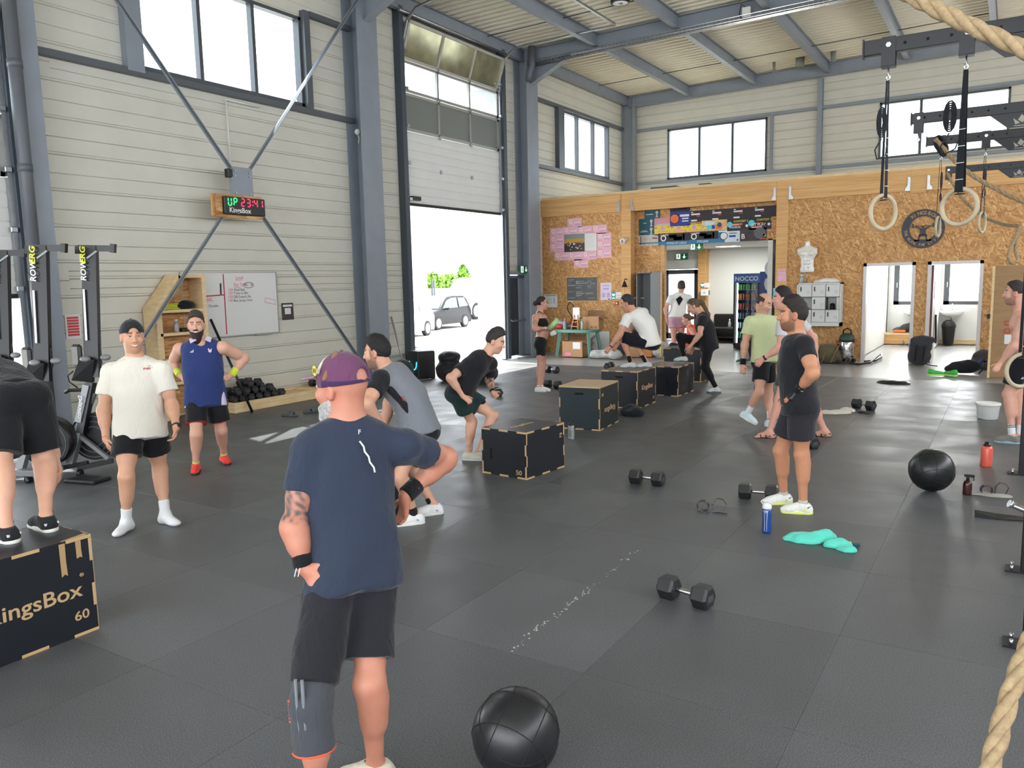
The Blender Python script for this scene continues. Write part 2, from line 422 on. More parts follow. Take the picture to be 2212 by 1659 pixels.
struct(MB().ibeam((x0,FY-.32,0),(x0,FY-.32,rz_(x0)+.3),.40,.30,.02,.014,up=(1,0,0)).build('corner_column',STEEL),'steel column in the far corner')
for yc,lb in((-.6,'steel rafter behind the camera'),(5.86,'steel rafter over the rowing machines'),(12.46,'steel rafter over the braced bay'),(18.86,'steel rafter carrying the wire cable tray'),(FY-.3,'steel rafter against the far wall')):
 x0=WX+.2;struct(MB().ibeam((x0,yc,rz_(x0)+.18),(RX,yc,rz_(RX)+.18),.36,.18,.016,.01).build('rafter',STEEL),lb)
pur_x=[-11.28,-9.15,-7.02,-4.92,-2.82,-.72,1.4,3.5,5.7]
names_p=['first','second','third','fourth','fifth','sixth','seventh','eighth','ninth']
for k,x in enumerate(pur_x):
 z=rz_(x)+.22
 struct(MB().ibeam((x,BY,z),(x,FY,z),.30,.14,.012,.008).build('purlin',STEEL),names_p[k]+' steel purlin in from the roller-door wall')
far_post=struct(MB().ibeam((-5.15,FY-.09,4.0),(-5.15,FY-.09,rz_(-5.15)),.16,.14,.012,.008,up=(0,1,0)).build('wind_post',STEEL),'slim steel post between the two far windows')
fwj=struct(MB().bar((-6.58,FY-.04,5.28),(-6.58,FY-.04,7.0),.09,.07,up=(0,1,0)).build('window_post',STEEL),'short steel post beside the far window')
for(nm,a,b,lb)in(('girt',(WX+.07,5.95,5.30),(WX+.07,12.3,5.30),'steel rail under the large window'),('girt',(WX+.07,11.2,7.06),(WX+.07,12.3,7.06),'short steel rail beside the large window'),('girt',(WX+.07,5.95,7.06),(WX+.07,7.6,7.06),'short steel rail in the top corner by the rowing machines'),('girt',(WX+.06,19.1,5.22),(WX+.06,FY-.5,5.22),'steel rail under the corner window'),('girt',(WX+.06,19.1,7.02),(WX+.06,FY-.5,7.02),'steel rail over the corner window')):
 struct(MB().bar(a,b,.13,.09).build(nm,STEELD),lb)
for(a,b,lb)in(((WX+.4,FY-.05,5.24),(-5.2,FY-.05,5.24),'steel rail under the far window'),((-5.1,FY-.05,5.24),(RX,FY-.05,5.24),'steel rail under the window behind the rings'),((WX+.4,FY-.05,7.0),(-5.2,FY-.05,7.0),'steel rail over the far window'),((-5.1,FY-.05,7.0),(RX,FY-.05,7.0),'steel rail over the window behind the rings')):
 struct(MB().bar(a,b,.08,.09).build('girt',STEEL),lb)
for y,lb in((7.6,'dark steel post on the clockward side of the large window'),):
 struct(MB().bb((WX,7.44,5.3),(WX+.14,7.72,8.0)).build('window_post',STEEL),'wide steel post beside the large window')
struct(MB().bb((WX,20.8,5.25),(WX+.14,21.14,7.0)).build('window_post',STEELD),'dark steel post beside the corner window')
struct(MB().bb((WX,11.06,5.3),(WX+.12,11.2,7.1)).build('window_post',STEELD),'dark steel post on the far side of the large window')
roof=struct(thing('ceiling','cream corrugated steel roof deck on purlins',None))
def deck_sheet(y0,y1):
 pr=[];y=y0;p=.25
 while y<y1-1e-6:
  pr+=[(y,.07),(y+.095,.07),(y+.125,0),(y+.21,0),(y+.25,.07)];y+=p
 vs=[];n=len(pr)
 for x in(WX,RX):
  for yy,zz in pr:vs.append((x,yy,rz_(x)+.375+zz))
 return MB().add(vs,[(i,i+1,n+i+1,n+i)for i in range(n-1)])
yy=BY
while yy<FY:
 deck_sheet(yy,min(yy+1.0,FY+.01)).build('deck_sheet',DECK,roof);yy+=1.0
MB().bb((WX-.1,BY-.1,rz_(WX)+.75),(RX+.1,FY+.1,rz_(WX)+.9)).build('roof_insulation',DECK,roof)
for k,(xa,xb,yv)in enumerate(((-9.1,-7.1,23.2),(-7.0,-5.0,23.2),(-4.9,-2.9,23.2),(-2.8,-.8,23.2),(-11.2,-9.2,23.2),(-11.2,-9.2,17.0),(-9.1,-7.1,17.0))):
 struct(MB().tube([(xa,yv,rz_(xa)+.28),(xb,yv,rz_(xb)+.28)],.012,6).build('purlin_tie',STEELD),'thin tie rod between purlins %s, %s the cable-tray rafter'%(names_p[[-11.2,-9.1,-7.0,-4.9,-2.8].index(xa)]+' and next','beyond' if yv>20 else 'before'))
BX=WX+.42;hub=onx(520,398,BX)
for a,b,lb in((onx(772,-2,BX),onx(532,378,BX),'upper grey brace rising to the column beside the roller door'),(onx(215,-55,BX),onx(503,372,BX),'upper grey brace crossing the large window'),(onx(478,470,BX),onx(300,745,BX),'lower grey brace in front of the plywood shelf'),(onx(568,470,BX),onx(772,770,BX),'lower grey brace crossing beside the whiteboard')):
 struct(MB().bar(a,b,.012,.10,up=(1,0,0)).add([],[]).bar((Vector(a)+Vector((.03,0,0))),(Vector(b)+Vector((.03,0,0))),.012,.06,up=(1,0,0)).build('brace',STEEL),lb)
plate=struct(thing('brace_plate','bolted grey plate where the braces meet above the clock',None))
MB().bb((BX-.02,hub.y-.21,hub.z-.3),(BX+.05,hub.y+.21,hub.z+.27)).build('gusset_plate',STEEL,plate)
for py in(hub.y-.15,hub.y+.15):
 for pz in(hub.z-.24,hub.z-.16,hub.z+.12,hub.z+.2):
  MB().cyl((BX+.05,py,pz),(BX+.068,py,pz),.016,6,smooth=False).build('bolt',GALV,plate)
pipe=struct(thing('drain_pipe','grey drain pipe running down beside the first steel column',None))
py_=onx(44,260,WX+.5).y
MB().tube([(WX+.5,py_,.0),(WX+.5,py_,8.0)],.085,16).build('pipe',STEELD,pipe)
for z in(2.2,3.6,4.9,6.2):MB().tube([(WX+.5,py_,z),(WX+.5,py_,z+.1)],.092,16).build('collar',STEELD,pipe)
pipe2=struct(thing('drain_pipe','dark drain pipe coming down beside the office-side column',None))
MB().tube([(WX+.62,18.5,8.05),(WX+.62,18.5,7.55),(WX+.52,18.5,7.35),(WX+.52,18.5,7.2)],.09,14).build('pipe',STEELD,pipe2)
# ============================================================ ROLLER DOORS, EXIT DOOR, OFFICE FRONT
GREYP=mat('grey_door_panel',(122,125,120),.45)
MIRR=mat('plastic_mirror_pane',(150,146,120),.12,.75,.5,.25,4)
DFR=mat('dark_blue_grey_frame',(66,74,84),.45)
RUBB=mat('rubber_seal',(30,30,32),.6)
def roller_door(n,y0,y1,zb,label,label_t):
 d=struct(thing('door_%d'%n,label,None));x=WX+.02;L=y1-y0
 k=0
 for s in range(2):
  z0=zb+.03+s*.77;m=MB();pr=[]
  for q in range(4):
   z=z0+q*.1925;pr+=[(0,z),(.008,z+.012),(.012,z+.09),(.004,z+.17),(-.006,z+.185)]
  pr+=[(0,z0+.77),(-.04,z0+.77),(-.04,z0)];N=len(pr)
  vs=[(x+.02+o,t,z)for t in(y0,y1)for o,z in pr]
  m.add(vs,[(i,(i+1)%N,N+(i+1)%N,N+i)[::-1]for i in range(N)]+[tuple(range(N)),tuple(range(N,2*N))[::-1]]).build('ribbed_section',WHITE,d)
 def section(z0,z1,pane,pname,tilt=None):
  def P(a,z,o):
   if tilt is None:return Vector((x+o,a,z))
   t=(z-z0);return Vector((x+o*math.cos(tilt)+t*math.sin(tilt),a,z0+t*math.cos(tilt)-o*math.sin(tilt)))
  def bx(a0,a1,u0,u1,o0,o1):
   vs=[P(a,u,o)for o in(o0,o1)for a,u in((a0,u0),(a1,u0),(a1,u1),(a0,u1))]
   return vs,[(0,3,2,1)[::-1],(4,5,6,7)[::-1],(0,1,5,4)[::-1],(1,2,6,5)[::-1],(2,3,7,6)[::-1],(3,0,4,7)[::-1]]
  m=MB();f=.06
  for q in((y0,y1,z0,z0+f),(y0,y1,z1-f,z1),(y0,y0+f,z0,z1),(y1-f,y1,z0,z1),(y0+L/3-.03,y0+L/3+.03,z0,z1),(y0+2*L/3-.03,y0+2*L/3+.03,z0,z1)):
   m.add(*bx(*q,-.02,.04))
  s=m.build('section_frame',ALU,d)
  for q in range(3):
   a0=y0+L*q/3+.03;a1=y0+L*(q+1)/3-.03
   MB().add(*bx(a0,a1,z0+.05,z1-.05,.005,.012)).build(pname,pane,s)
 section(zb+1.58,zb+2.38,GREYP,'pane');section(zb+2.4,zb+3.06,GLASS,'pane');
 section(zb+3.08,zb+3.88,MIRR,'pane',.32)
 MB().bb((x,y0,zb-.03),(x+.05,y1,zb+.03)).build('bottom_seal',RUBB,d)
 for z in(zb+.8,zb+1.57,zb+2.39,zb+3.07):
  for yy in(y0+L/3,y0+2*L/3):MB().box((x+.055,yy,z),(.03,.05,.09)).build('hinge',GALV,d)
 MB().box((x+.10,y0+.22,zb+.13),(.1,.3,.09),bev=.01).build('lock',BLACK,d)
 t=struct(thing('door_track',label_t,None))
 for sg,yy in((-1,y0-.03),(1,y1+.03)):
  MB().bb((x,yy-.035,0),(x+.10,yy+.035,zb+3.1)).build('vertical_track',GALV,t)
  top=zb+3.1;pts=[(x+.09,yy,top-.05),(x+.12,yy,top+.35),(x+.25,yy,top+.72),(x+.5,yy,top+.92),(x+.9,yy,top+.98),(x+3.3,yy,top+1.0)]
  m=MB()
  for a,b in zip(pts,pts[1:]):m.bar(a,b,.05,.04)
  m.build('curved_track',GALV,t)
  for z in[zb+.1+.78*q for q in range(5)]:MB().box((x+.12,yy-sg*.04,z),(.08,.09,.07),bev=.008).build('roller_bracket',GALV,t)
  MB().bb((x-.02,yy+sg*.03,0),(x+.16,yy+sg*.17,zb+4.1)).build('track_angle',DFR,t)
 MB().bar((x+3.3,y0,zb+4.12),(x+3.3,y1,zb+4.12),.05,.05).build('track_crossbar',GALV,t)
 MB().cyl((x+.2,y0-.25,zb+3.98),(x+.2,y1+.25,zb+3.98),.04,12).build('torsion_shaft',GALV,t)
 return d
roller_door(1,13.92,17.70,3.79,'white roller door half raised over the sunny doorway','galvanised roller-door track around the sunny doorway')
roller_door(2,1.95,5.60,2.0,'white roller door beside the rowing machines, almost closed','galvanised roller-door track beside the rowing machines')
PORT=mat('pale_lavender_portal',(196,198,206),.6)
for(y0,y1,w)in((13.9,17.72,'sunny doorway'),(1.9,5.66,'rowing machine doorway')):
 p=struct(thing('trim_%d'%(1 if y0>10 else 2),'pale metal lining of the %s'%w,None))
 for a,b in(((WX-.75,y0-.1,0),(WX-.1,y0,6.95)),((WX-.75,y1,0),(WX-.1,y1+.1,6.95)),((WX-.75,y0,6.95),(WX-.1,y1,7.05))):MB().bb(a,b).build('jamb',PORT,p)
ed=struct(thing('door_3','dark grey emergency exit door with a push bar',None));y0,y1=17.97,19.22;DG=mat('dark_grey_door',(58,60,68),.42)
MB().bb((WX-.06,y0+.09,.03),(WX-.01,y1-.09,2.12)).build('leaf',DG,ed)
m=MB();m.bb((WX-.08,y0,0),(WX+.04,y0+.09,2.2)).bb((WX-.08,y1-.09,0),(WX+.04,y1,2.2)).bb((WX-.08,y0,2.12),(WX+.04,y1,2.2));m.build('door_frame',STEELD,ed)
MB().bb((WX-.01,y0+.1,1.0),(WX+.002,y1-.1,1.02)).build('rail_line',STEELD,ed)
MB().tube([(WX,y0+.14,1.05),(WX+.07,y0+.16,.98),(WX+.07,y1-.2,.98)],.02,8).tube([(WX+.07,y1-.2,.98),(WX+.07,y1-.16,1.12),(WX,y1-.16,1.15)],.028,8).build('push_bar',GALV,ed)
MB().tube([(WX+.02,y0+.12,1.95),(WX+.02,y0+.12,.12)],.012,6).build('latch_rod',GALV,ed)
struct(MB().bb((WX,17.85,2.22),(WX+.1,19.3,2.31)).build('girt',STEEL),'short grey steel rail over the emergency exit')
GREEN=mat('sign_green',(30,132,84),.5);SIGNW=mat('sign_white',(232,238,232),.5,emit=.15)
def exit_sign(label,c,x,up,w=.34,h=.17,arrow='down'):
 """lit exit sign: green field, white running figure and arrow"""
 x=Vector(x);up=Vector(up);n=x.cross(up);s=thing('exit_sign',label,'sign',c)
 def P(a,b,o):return x*(a*w)+up*(b*h)+n*o
 def q(m,pts,o,col,nm):MB().add([P(a,b,o)for a,b in pts],[tuple(range(len(pts)))]).build(nm,col,m)
 vs=[P(a,b,o)for o in(-.02,.02)for a,b in((-.5,-.5),(.5,-.5),(.5,.5),(-.5,.5))]
 MB().add(vs,[(3,2,1,0),(4,5,6,7),(0,1,5,4),(1,2,6,5),(2,3,7,6),(3,0,4,7)]).build('sign_body',GREEN,s)
 q(s,[(-.46,-.42),(-.12,-.42),(-.12,.42),(-.46,.42)],.0215,SIGNW,'doorway_pictogram')
 m=MB();m.add([P(a,b,.023)for a,b in((-.33,-.02),(-.25,-.02),(-.22,.2),(-.34,.2))],[(0,1,2,3)])
 m.add([P(a,b,.023)for a,b in((-.31,.24),(-.25,.24),(-.25,.36),(-.31,.36))],[(0,1,2,3)])
 m.add([P(a,b,.023)for a,b in((-.31,0),(-.27,0),(-.38,-.36),(-.42,-.34))],[(0,1,2,3)][::1]);m.add([P(a,b,.023)for a,b in((-.30,0),(-.25,0),(-.18,-.30),(-.22,-.34))],[(0,1,2,3)])
 m.add([P(a,b,.023)for a,b in((-.34,.2),(-.36,.12),(-.43,.0),(-.4,-.02))],[(0,1,2,3)]);m.build('runner_pictogram',GREEN,s)
 m=MB()
 if arrow=='down':
  m.add([P(a,b,.0215)for a,b in((.17,-.05),(.25,-.05),(.25,.38),(.17,.38))],[(0,1,2,3)]);m.add([P(a,b,.0215)for a,b in((.21,-.38),(.37,-.02),(.05,-.02))],[(0,1,2)])
 else:
  m.add([P(a,b,.0215)for a,b in((.17,-.3),(.25,-.3),(.25,.3),(.17,.3))],[(0,1,2,3)])
 m.build('arrow_pictogram',SIGNW,s);return s
exit_sign('green exit sign above the dark emergency door',(WX+.13,18.7,2.36),(0,1,0),(0,0,1),.40,.2)
# ---------------- office front
of=struct(thing('wall_office','oriented strand board office front with timber posts and beams',None))
OT=.12
def osb(x0,x1,z0,z1,y=OY,t=OT):MB().bb((x0,y,z0),(x1,y+t,z1)).build('strand_board',OSB,of)
KO=OY/20.3;zo=lambda z:(z-HC)*KO+HC
X_L,P1a,P1b,P2a,P2b=WX,-9.14*KO,-8.86*KO,-5.0*KO,-4.72*KO
w=(P1a-X_L)/2
osb(X_L,X_L+w-.002,0,3.86);osb(X_L+w+.002,P1a,0,3.86)
D1=(-2.985*KO,-1.89*KO);D2=(-1.645*KO,-.56*KO);DH=2.28
osb(P2b,-3.86,0,3.9);osb(-3.856,D1[0],0,3.9);osb(D1[0],D1[1],DH,3.9);osb(D1[1],D2[0],0,3.9);osb(D2[0],D2[1],DH,3.9);osb(D2[1],.7,0,3.9);osb(.704,2.0,0,3.9);osb(2.004,RX,0,3.9)
for a,b in((P1a,P1b),(P2a,P2b)):MB().bb((a,OY-.03,0),(b,OY+.22,4.0 if a>-6 else 4.29)).build('timber_post',GLULAM,of)
for a,b in((X_L,P1a),(P1b,P2b-.28),(P2b,-2.06*KO),(-1.74*KO,2.2)):
 MB().bb((a,OY-.06,4.07),(b,OY+.1,4.29)).build('timber_beam',GLULAM,of);MB().bb((a,OY-.055,3.83),(b,OY+.1,4.068)).build('timber_beam',GLULAM,of)
for a,b in((P2b-.28,P2b),(-2.06*KO,-1.74*KO)):MB().bb((a,OY-.05,3.78),(b,OY+.12,4.29)).build('timber_post',GLULAM,of)
def hanger(x,sg):
 m=MB();m.prism([(0,0),(.10,0),(.10,.06),(.055,.10),(.055,.30),(.0,.30)],-.004,.004,Matrix(((sg,0,0,x),(0,0,1,OY-.067),(0,1,0,3.84),(0,0,0,1))));m.build('beam_hanger',GALV,of)
for x,sg in((P2b-.29,-1),(P2b+.01,1),(-2.03,-1),(-1.70,1),(P1a-.02,-1),(P1b+.02,1)):hanger(x,sg)
MB().bb((WX,OY,4.29),(RX,FY,4.36)).build('office_roof',PINE,of)
for x0,x1,z in((-8.2,-7.5,4.41),(-6.9,-6.6,4.40)):struct(MB().bb((x0,OY+.1,4.36),(x1,OY+.4,z)).build('roof_batten',WFRAME),'dark offcut lying on the office roof, %s'%('the longer one' if x0<-8 else 'the shorter one'))
HY=OY+.35
hd=struct(thing('wall_header','strand board header over the corridor, covered with posters',None))
MB().bb((P1b,HY,2.92),(P2a,HY+.1,4.3)).build('strand_board',OSB,hd)
MB().bb((P1b,HY,0),(-8.0,HY+.1,2.92)).build('strand_board',OSB,hd)
MB().bb((-8.0,HY-.02,0),(-7.9,HY+.14,2.92)).build('timber_post',GLULAM,hd)
MB().bb((P1b-.02,OY+.22,0),(P1b,HY,3.86)).build('strand_board',OSB,hd)
INW=mat('interior_plaster',(214,216,210),.6)
ir=struct(thing('wall_corridor','smooth pale plaster walls and ceiling of the corridor',None))
MB().bb((WX+.1,25.62,0),(-9.98,FY-.02,2.95)).bb((-9.98,25.62,2.32),(-8.78,FY-.02,2.95)).bb((-8.78,25.62,0),(-3.1,FY-.02,2.95)).build('corridor_wall',INW,ir)
MB().bb((P1b-1.2,HY+.1,2.95),(-3.1,25.62,3.05)).build('corridor_ceiling',INW,ir)
MB().bb((-5.2,HY,0),(-5.08,25.6,2.95)).build('corridor_wall',INW,ir)
MB().bb((WX+.1,22.4,0),(WX+.2,25.6,2.95)).build('corridor_wall',INW,ir)
MB().bb((-8.70,25.3,0),(-8.45,25.62,2.95)).build('timber_post',GLULAM,ir)
gd=struct(thing('door_4','glazed dark framed outer door at the end of the corridor',None));a,b=-9.95,-8.81
MB().bb((a,25.6,0),(a+.12,25.7,2.3)).bb((b-.12,25.6,0),(b,25.7,2.3)).bb((a,25.6,2.16),(b,25.7,2.3)).bb((a,25.6,0),(b,25.7,.2)).build('door_frame',WFRAME,gd)
MB().bb((a+.1,25.64,.18),(b-.1,25.65,2.18)).build('pane',GLASS,gd)
MB().bb((a+.15,25.61,2.0),(a+.4,25.615,2.02)).build('handle',BLACK,gd)
struct(MB().bb((-10.0,25.5,2.34),(-8.76,25.64,2.62)).build('trim_3',INW),'pale boxed lintel over the corridor door')
cr=struct(thing('wall_changing','white walls and ceiling of the two changing rooms',None))
MB().bb((-3.22,OY+.12,0),(-3.1,FY-.02,2.7)).build('room_wall',WHITE,cr)
MB().bb((-1.83,OY+.12,0),(-1.73,FY-.02,2.7)).build('room_wall',WHITE,cr)
MB().bb((1.6,OY+.12,0),(1.7,FY-.02,2.7)).build('room_wall',WHITE,cr)
MB().bb((-3.1,FY-.12,0),(-2.95,FY-.02,2.7)).bb((-2.95,FY-.12,0),(-1.95,FY-.02,1.12)).bb((-2.95,FY-.12,2.42),(-1.95,FY-.02,2.7)).bb((-1.95,FY-.12,0),(-1.66,FY-.02,2.7)).bb((-1.66,FY-.12,0),(-.35,FY-.02,1.12)).bb((-1.66,FY-.12,2.42),(-.35,FY-.02,2.7)).bb((-.35,FY-.12,0),(1.6,FY-.02,2.7)).build('room_wall',WHITE,cr)
MB().bb((-3.1,OY+.12,2.7),(1.6,FY-.02,2.8)).build('room_ceiling',WHITE,cr)
for a,b in((-3.09,-1.84),(-1.72,1.59)):MB().bb((a,FY-.14,0),(b,FY-.12,.12)).build('baseboard',PINE,cr)
FRW=mat('door_frame_white',(212,206,204),.45)
for n,(a,b)in((5,D1),(6,D2)):
 f=struct(thing('trim_%d'%(n-1),'white door frame of the changing room %s'%('beside the lockers' if n==5 else 'with the black bin'),None))
 MB().bb((a,OY-.03,0),(a+.07,OY+.15,DH)).bb((b-.07,OY-.03,0),(b,OY+.15,DH)).bb((a,OY-.03,DH-.07),(b,OY+.15,DH)).build('door_frame',FRW,f)
MAROON=mat('maroon_door_edge',(112,62,60),.5)
for n,(x,wd_)in((5,(D1[1]-.04,'ajar')),(6,(D2[0]+.07,'ajar'))):
 if n==6:
  d=struct(thing('door_6','white changing room door opened inward beside the bin',None));MB().bb((x,OY+.16,.01),(x+.04,OY+1.12,2.2)).build('leaf',WHITE,d);MB().bb((x-.002,OY+.15,.01),(x+.042,OY+.16,2.2)).build('leaf_edge',MAROON,d)
  MB().tube([(x+.04,OY+1.0,1.05),(x+.09,OY+1.0,1.05),(x+.09,OY+.88,1.05)],.011,6).build('handle',GALV,d)
  MB().bb((x+.04,OY+.5,1.45),(x+.045,OY+.62,1.85)).build('door_notice',mat('notice_purple',(98,92,150),.6),d)
 else:
  d=struct(thing('door_5','pale wooden door edge of the changing room beside the lockers',None));MB().bb((x-.05,OY+.16,.01),(x,OY+1.1,2.2)).build('leaf',PINE,d)
def room_window(n,a,b,z0,z1,label,mull=None):
 w=struct(thing('window_%d'%n,label,None));t=.1;y0_,y1_=FY-.13,FY-.03
 MB().bb((a,y0_,z0),(b,y1_,z0+t)).bb((a,y0_,z1-t),(b,y1_,z1)).bb((a,y0_,z0),(a+t+.04,y1_,z1)).bb((b-t,y0_,z0),(b,y1_,z1)).build('window_frame',WFRAME,w)
 MB().bb((a+t,FY-.08,z0+t*.8),(b-t,FY-.075,z1-t*.8)).build('pane',glassmat('frosted_glass',(250,250,250),.05,.3),w)
 MB().tube([(a+.08,y0_-.01,1.62),(a+.08,y0_-.04,1.62),(a+.08,y0_-.04,1.76)],.012,6).build('handle',GALV,w)
room_window(5,-2.95,-1.95,1.12,2.42,'dark framed window in the changing room beside the lockers')
room_window(6,-1.66,-.35,1.12,2.42,'dark framed window in the changing room with the bin')
BRN=woodmat('brown_laminate',(150,116,80),(166,132,94),(1,1,5))
bu=thing('door_panel','brown laminated panel standing open beside the shirtless man','panel',(0,0,0))
MB().bb((-.32,17.78,.02),(.55,17.83,2.14)).build('board',BRN,bu)
MB().bb((-.34,17.77,0),(-.30,17.84,2.14)).build('board_edge',PINE,bu)
RED=mat('sign_red',(190,60,50),.5);PAPER=mat('white_paper',(228,228,226),.7)
for i in range(2):
 for j in range(2):
  cx,cz=-.05+.17*i,1.06-.15*j
  s_=MB().bb((cx-.05,17.772,cz-.045),(cx+.05,17.778,cz+.045)).build('fire_sign',RED,bu)
  MB().bb((cx-.025,17.769,cz-.022),(cx+.025,17.772,cz+.022)).build('sign_mark',BRN,s_)
MB().bb((-.09,17.77,.66),(.07,17.778,.84)).build('notice_sheet',PAPER,bu)
# ============================================================ PEOPLE: implicit-surface figures
def V(*a):return np.array(a,np.float32)
def nv(a):return np.array((a[0],a[1],a[2]),np.float64)
def unit(a):
 a=np.asarray(a,float);return a/(np.linalg.norm(a)+1e-9)
class Sdf:
 """signed-distance solid: smooth union of rounded cones and ellipsoids, meshed by surface nets"""
 def __init__(s,k=.02):s.p=[];s.k=k
 def rc(s,a,b,r1,r2=None,k=None,cuts=(),flat=None,sub=False):
  s.p.append(('rc',np.asarray(a,float),np.asarray(b,float),float(r1),float(r1 if r2 is None else r2),s.k if k is None else k,cuts,flat,sub));return s
 def el(s,c,r,ax=None,k=None,cuts=(),sub=False):
  s.p.append(('el',np.asarray(c,float),np.asarray(r,float),np.eye(3)if ax is None else np.asarray(ax,float),None,s.k if k is None else k,cuts,None,sub));return s
 def bounds(s,p):
  if p[0]=='rc':
   R=max(p[3],p[4])*(max(1,p[7][1])if p[7]else 1);return np.minimum(p[1],p[2])-R,np.maximum(p[1],p[2])+R
  e=np.sqrt(((p[3]*p[2][:,None])**2).sum(0));return p[1]-e,p[1]+e
 def mesh(s,h,noise=None,color=None,cut=()):
  lo=np.min([s.bounds(p)[0]for p in s.p if not p[8]],0)-3*h;hi=np.max([s.bounds(p)[1]for p in s.p if not p[8]],0)+3*h
  n=np.ceil((hi-lo)/h).astype(int)+1;g=np.full(tuple(n),.2,np.float32)
  for p in s.p:
   b0,b1=s.bounds(p);m=p[5]+3*h
   i0=np.maximum(((b0-m-lo)/h).astype(int),0);i1=np.minimum(((b1+m-lo)/h).astype(int)+2,n)
   if(i1<=i0).any():continue
   X=(lo[0]+np.arange(i0[0],i1[0])*h).astype(np.float32)[:,None,None];Y=(lo[1]+np.arange(i0[1],i1[1])*h).astype(np.float32)[None,:,None];Z=(lo[2]+np.arange(i0[2],i1[2])*h).astype(np.float32)[None,None,:]
   if p[0]=='rc':
    a,b,r1,r2,fl_=p[1],p[2],p[3],p[4],p[7]
    x,y,z=X-np.float32(a[0]),Y-np.float32(a[1]),Z-np.float32(a[2]);d=(b-a).astype(np.float32);f=1.
    if fl_:
     nn,sc=np.asarray(fl_[0],np.float32),fl_[1];t=(x*nn[0]+y*nn[1]+z*nn[2])*np.float32(1/sc-1)
     td=float(d@nn)*(1/sc-1);x=x+t*nn[0];y=y+t*nn[1];z=z+t*nn[2];d=d+nn*np.float32(td);f=min(1.,sc)
    L2=float(d@d)+1e-9;t=np.clip((x*d[0]+y*d[1]+z*d[2])/np.float32(L2),0,1)
    D=(np.sqrt((x-t*d[0])**2+(y-t*d[1])**2+(z-t*d[2])**2)-(np.float32(r1)+t*np.float32(r2-r1)))*np.float32(f)
   else:
    c,r,ax=p[1],p[2],p[3].astype(np.float32)
    x,y,z=X-np.float32(c[0]),Y-np.float32(c[1]),Z-np.float32(c[2])
    u=[(x*ax[q][0]+y*ax[q][1]+z*ax[q][2])/np.float32(r[q])for q in range(3)]
    k0=np.sqrt(u[0]**2+u[1]**2+u[2]**2);k1=np.sqrt((u[0]/r[0])**2+(u[1]/r[1])**2+(u[2]/r[2])**2)+1e-6
    D=k0*(k0-1)/k1
   for(pt,nn)in p[6]:
    D=np.maximum(D,(X-np.float32(pt[0]))*np.float32(nn[0])+(Y-np.float32(pt[1]))*np.float32(nn[1])+(Z-np.float32(pt[2]))*np.float32(nn[2]))
   sl=g[i0[0]:i1[0],i0[1]:i1[1],i0[2]:i1[2]];k=np.float32(p[5])
   if p[8]:
    D=-D;hh=np.maximum(k-np.abs(sl-D),0)/k;sl[...]=np.maximum(sl,D)+hh*hh*k*np.float32(.25)
   else:
    hh=np.maximum(k-np.abs(sl-D),0)/k;sl[...]=np.minimum(sl,D)-hh*hh*k*np.float32(.25)
  if noise is not None or cut:
   X=(lo[0]+np.arange(n[0])*h).astype(np.float32)[:,None,None];Y=(lo[1]+np.arange(n[1])*h).astype(np.float32)[None,:,None];Z=(lo[2]+np.arange(n[2])*h).astype(np.float32)[None,None,:]
   if noise is not None:
    ms=np.abs(g)<.05;ii=np.nonzero(ms)
    g[ms]+=noise(lo[0]+ii[0]*h,lo[1]+ii[1]*h,lo[2]+ii[2]*h).astype(np.float32)
   for(pt,nn)in cut:g=np.maximum(g,(X-np.float32(pt[0]))*np.float32(nn[0])+(Y-np.float32(pt[1]))*np.float32(nn[1])+(Z-np.float32(pt[2]))*np.float32(nn[2]))
  g[0]=g[-1]=.2;g[:,0]=g[:,-1]=.2;g[:,:,0]=g[:,:,-1]=.2
  return nets(g,lo,h)
_C8=[(0,0,0),(1,0,0),(0,1,0),(1,1,0),(0,0,1),(1,0,1),(0,1,1),(1,1,1)]
_E12=[(0,1),(2,3),(4,5),(6,7),(0,2),(1,3),(4,6),(5,7),(0,4),(1,5),(2,6),(3,7)]
def nets(g,lo,h):
 s=g<0;nx,ny,nz=g.shape
 cnt=np.zeros((nx-1,ny-1,nz-1),np.uint8)
 for a,b,c in _C8:cnt+=s[a:nx-1+a,b:ny-1+b,c:nz-1+c]
 ms=(cnt>0)&(cnt<8);I=np.nonzero(ms);N=len(I[0])
 val=np.stack([g[I[0]+a,I[1]+b,I[2]+c]for a,b,c in _C8],1)
 pos=np.zeros((N,3));w=np.zeros((N,1))
 for a,b in _E12:
  va,vb=val[:,a],val[:,b];m=(va<0)!=(vb<0);t=np.where(m,va/np.where(m,va-vb,1),0)[:,None]
  p=np.array(_C8[a])[None]*(1-t)+np.array(_C8[b])[None]*t;pos+=p*m[:,None];w+=m[:,None]
 pos=(np.stack(I,1)+pos/np.maximum(w,1))*h+lo
 idx=np.full(ms.shape,-1,np.int64);idx[I]=np.arange(N)
 F_=[]
 for ax in range(3):
  a=s[tuple(slice(0,-1)if q==ax else slice(1,-1)for q in range(3))];b=s[tuple(slice(1,None)if q==ax else slice(1,-1)for q in range(3))]
  ch=np.nonzero(a!=b)
  if len(ch[0])==0:continue
  ins=a[ch];c=[ch[q]+(0 if q==ax else 1)for q in range(3)];u,v=[q for q in range(3)if q!=ax]
  def cell(du,dv):
   e=list(c);e[u]=e[u]-du;e[v]=e[v]-dv;return idx[tuple(e)]
  q4=np.stack([cell(1,1),cell(0,1),cell(0,0),cell(1,0)],1)
  fl2=ins if ax!=1 else~ins
  q4[~fl2]=q4[~fl2][:,::-1];F_.append(q4)
 return pos,np.concatenate(F_)
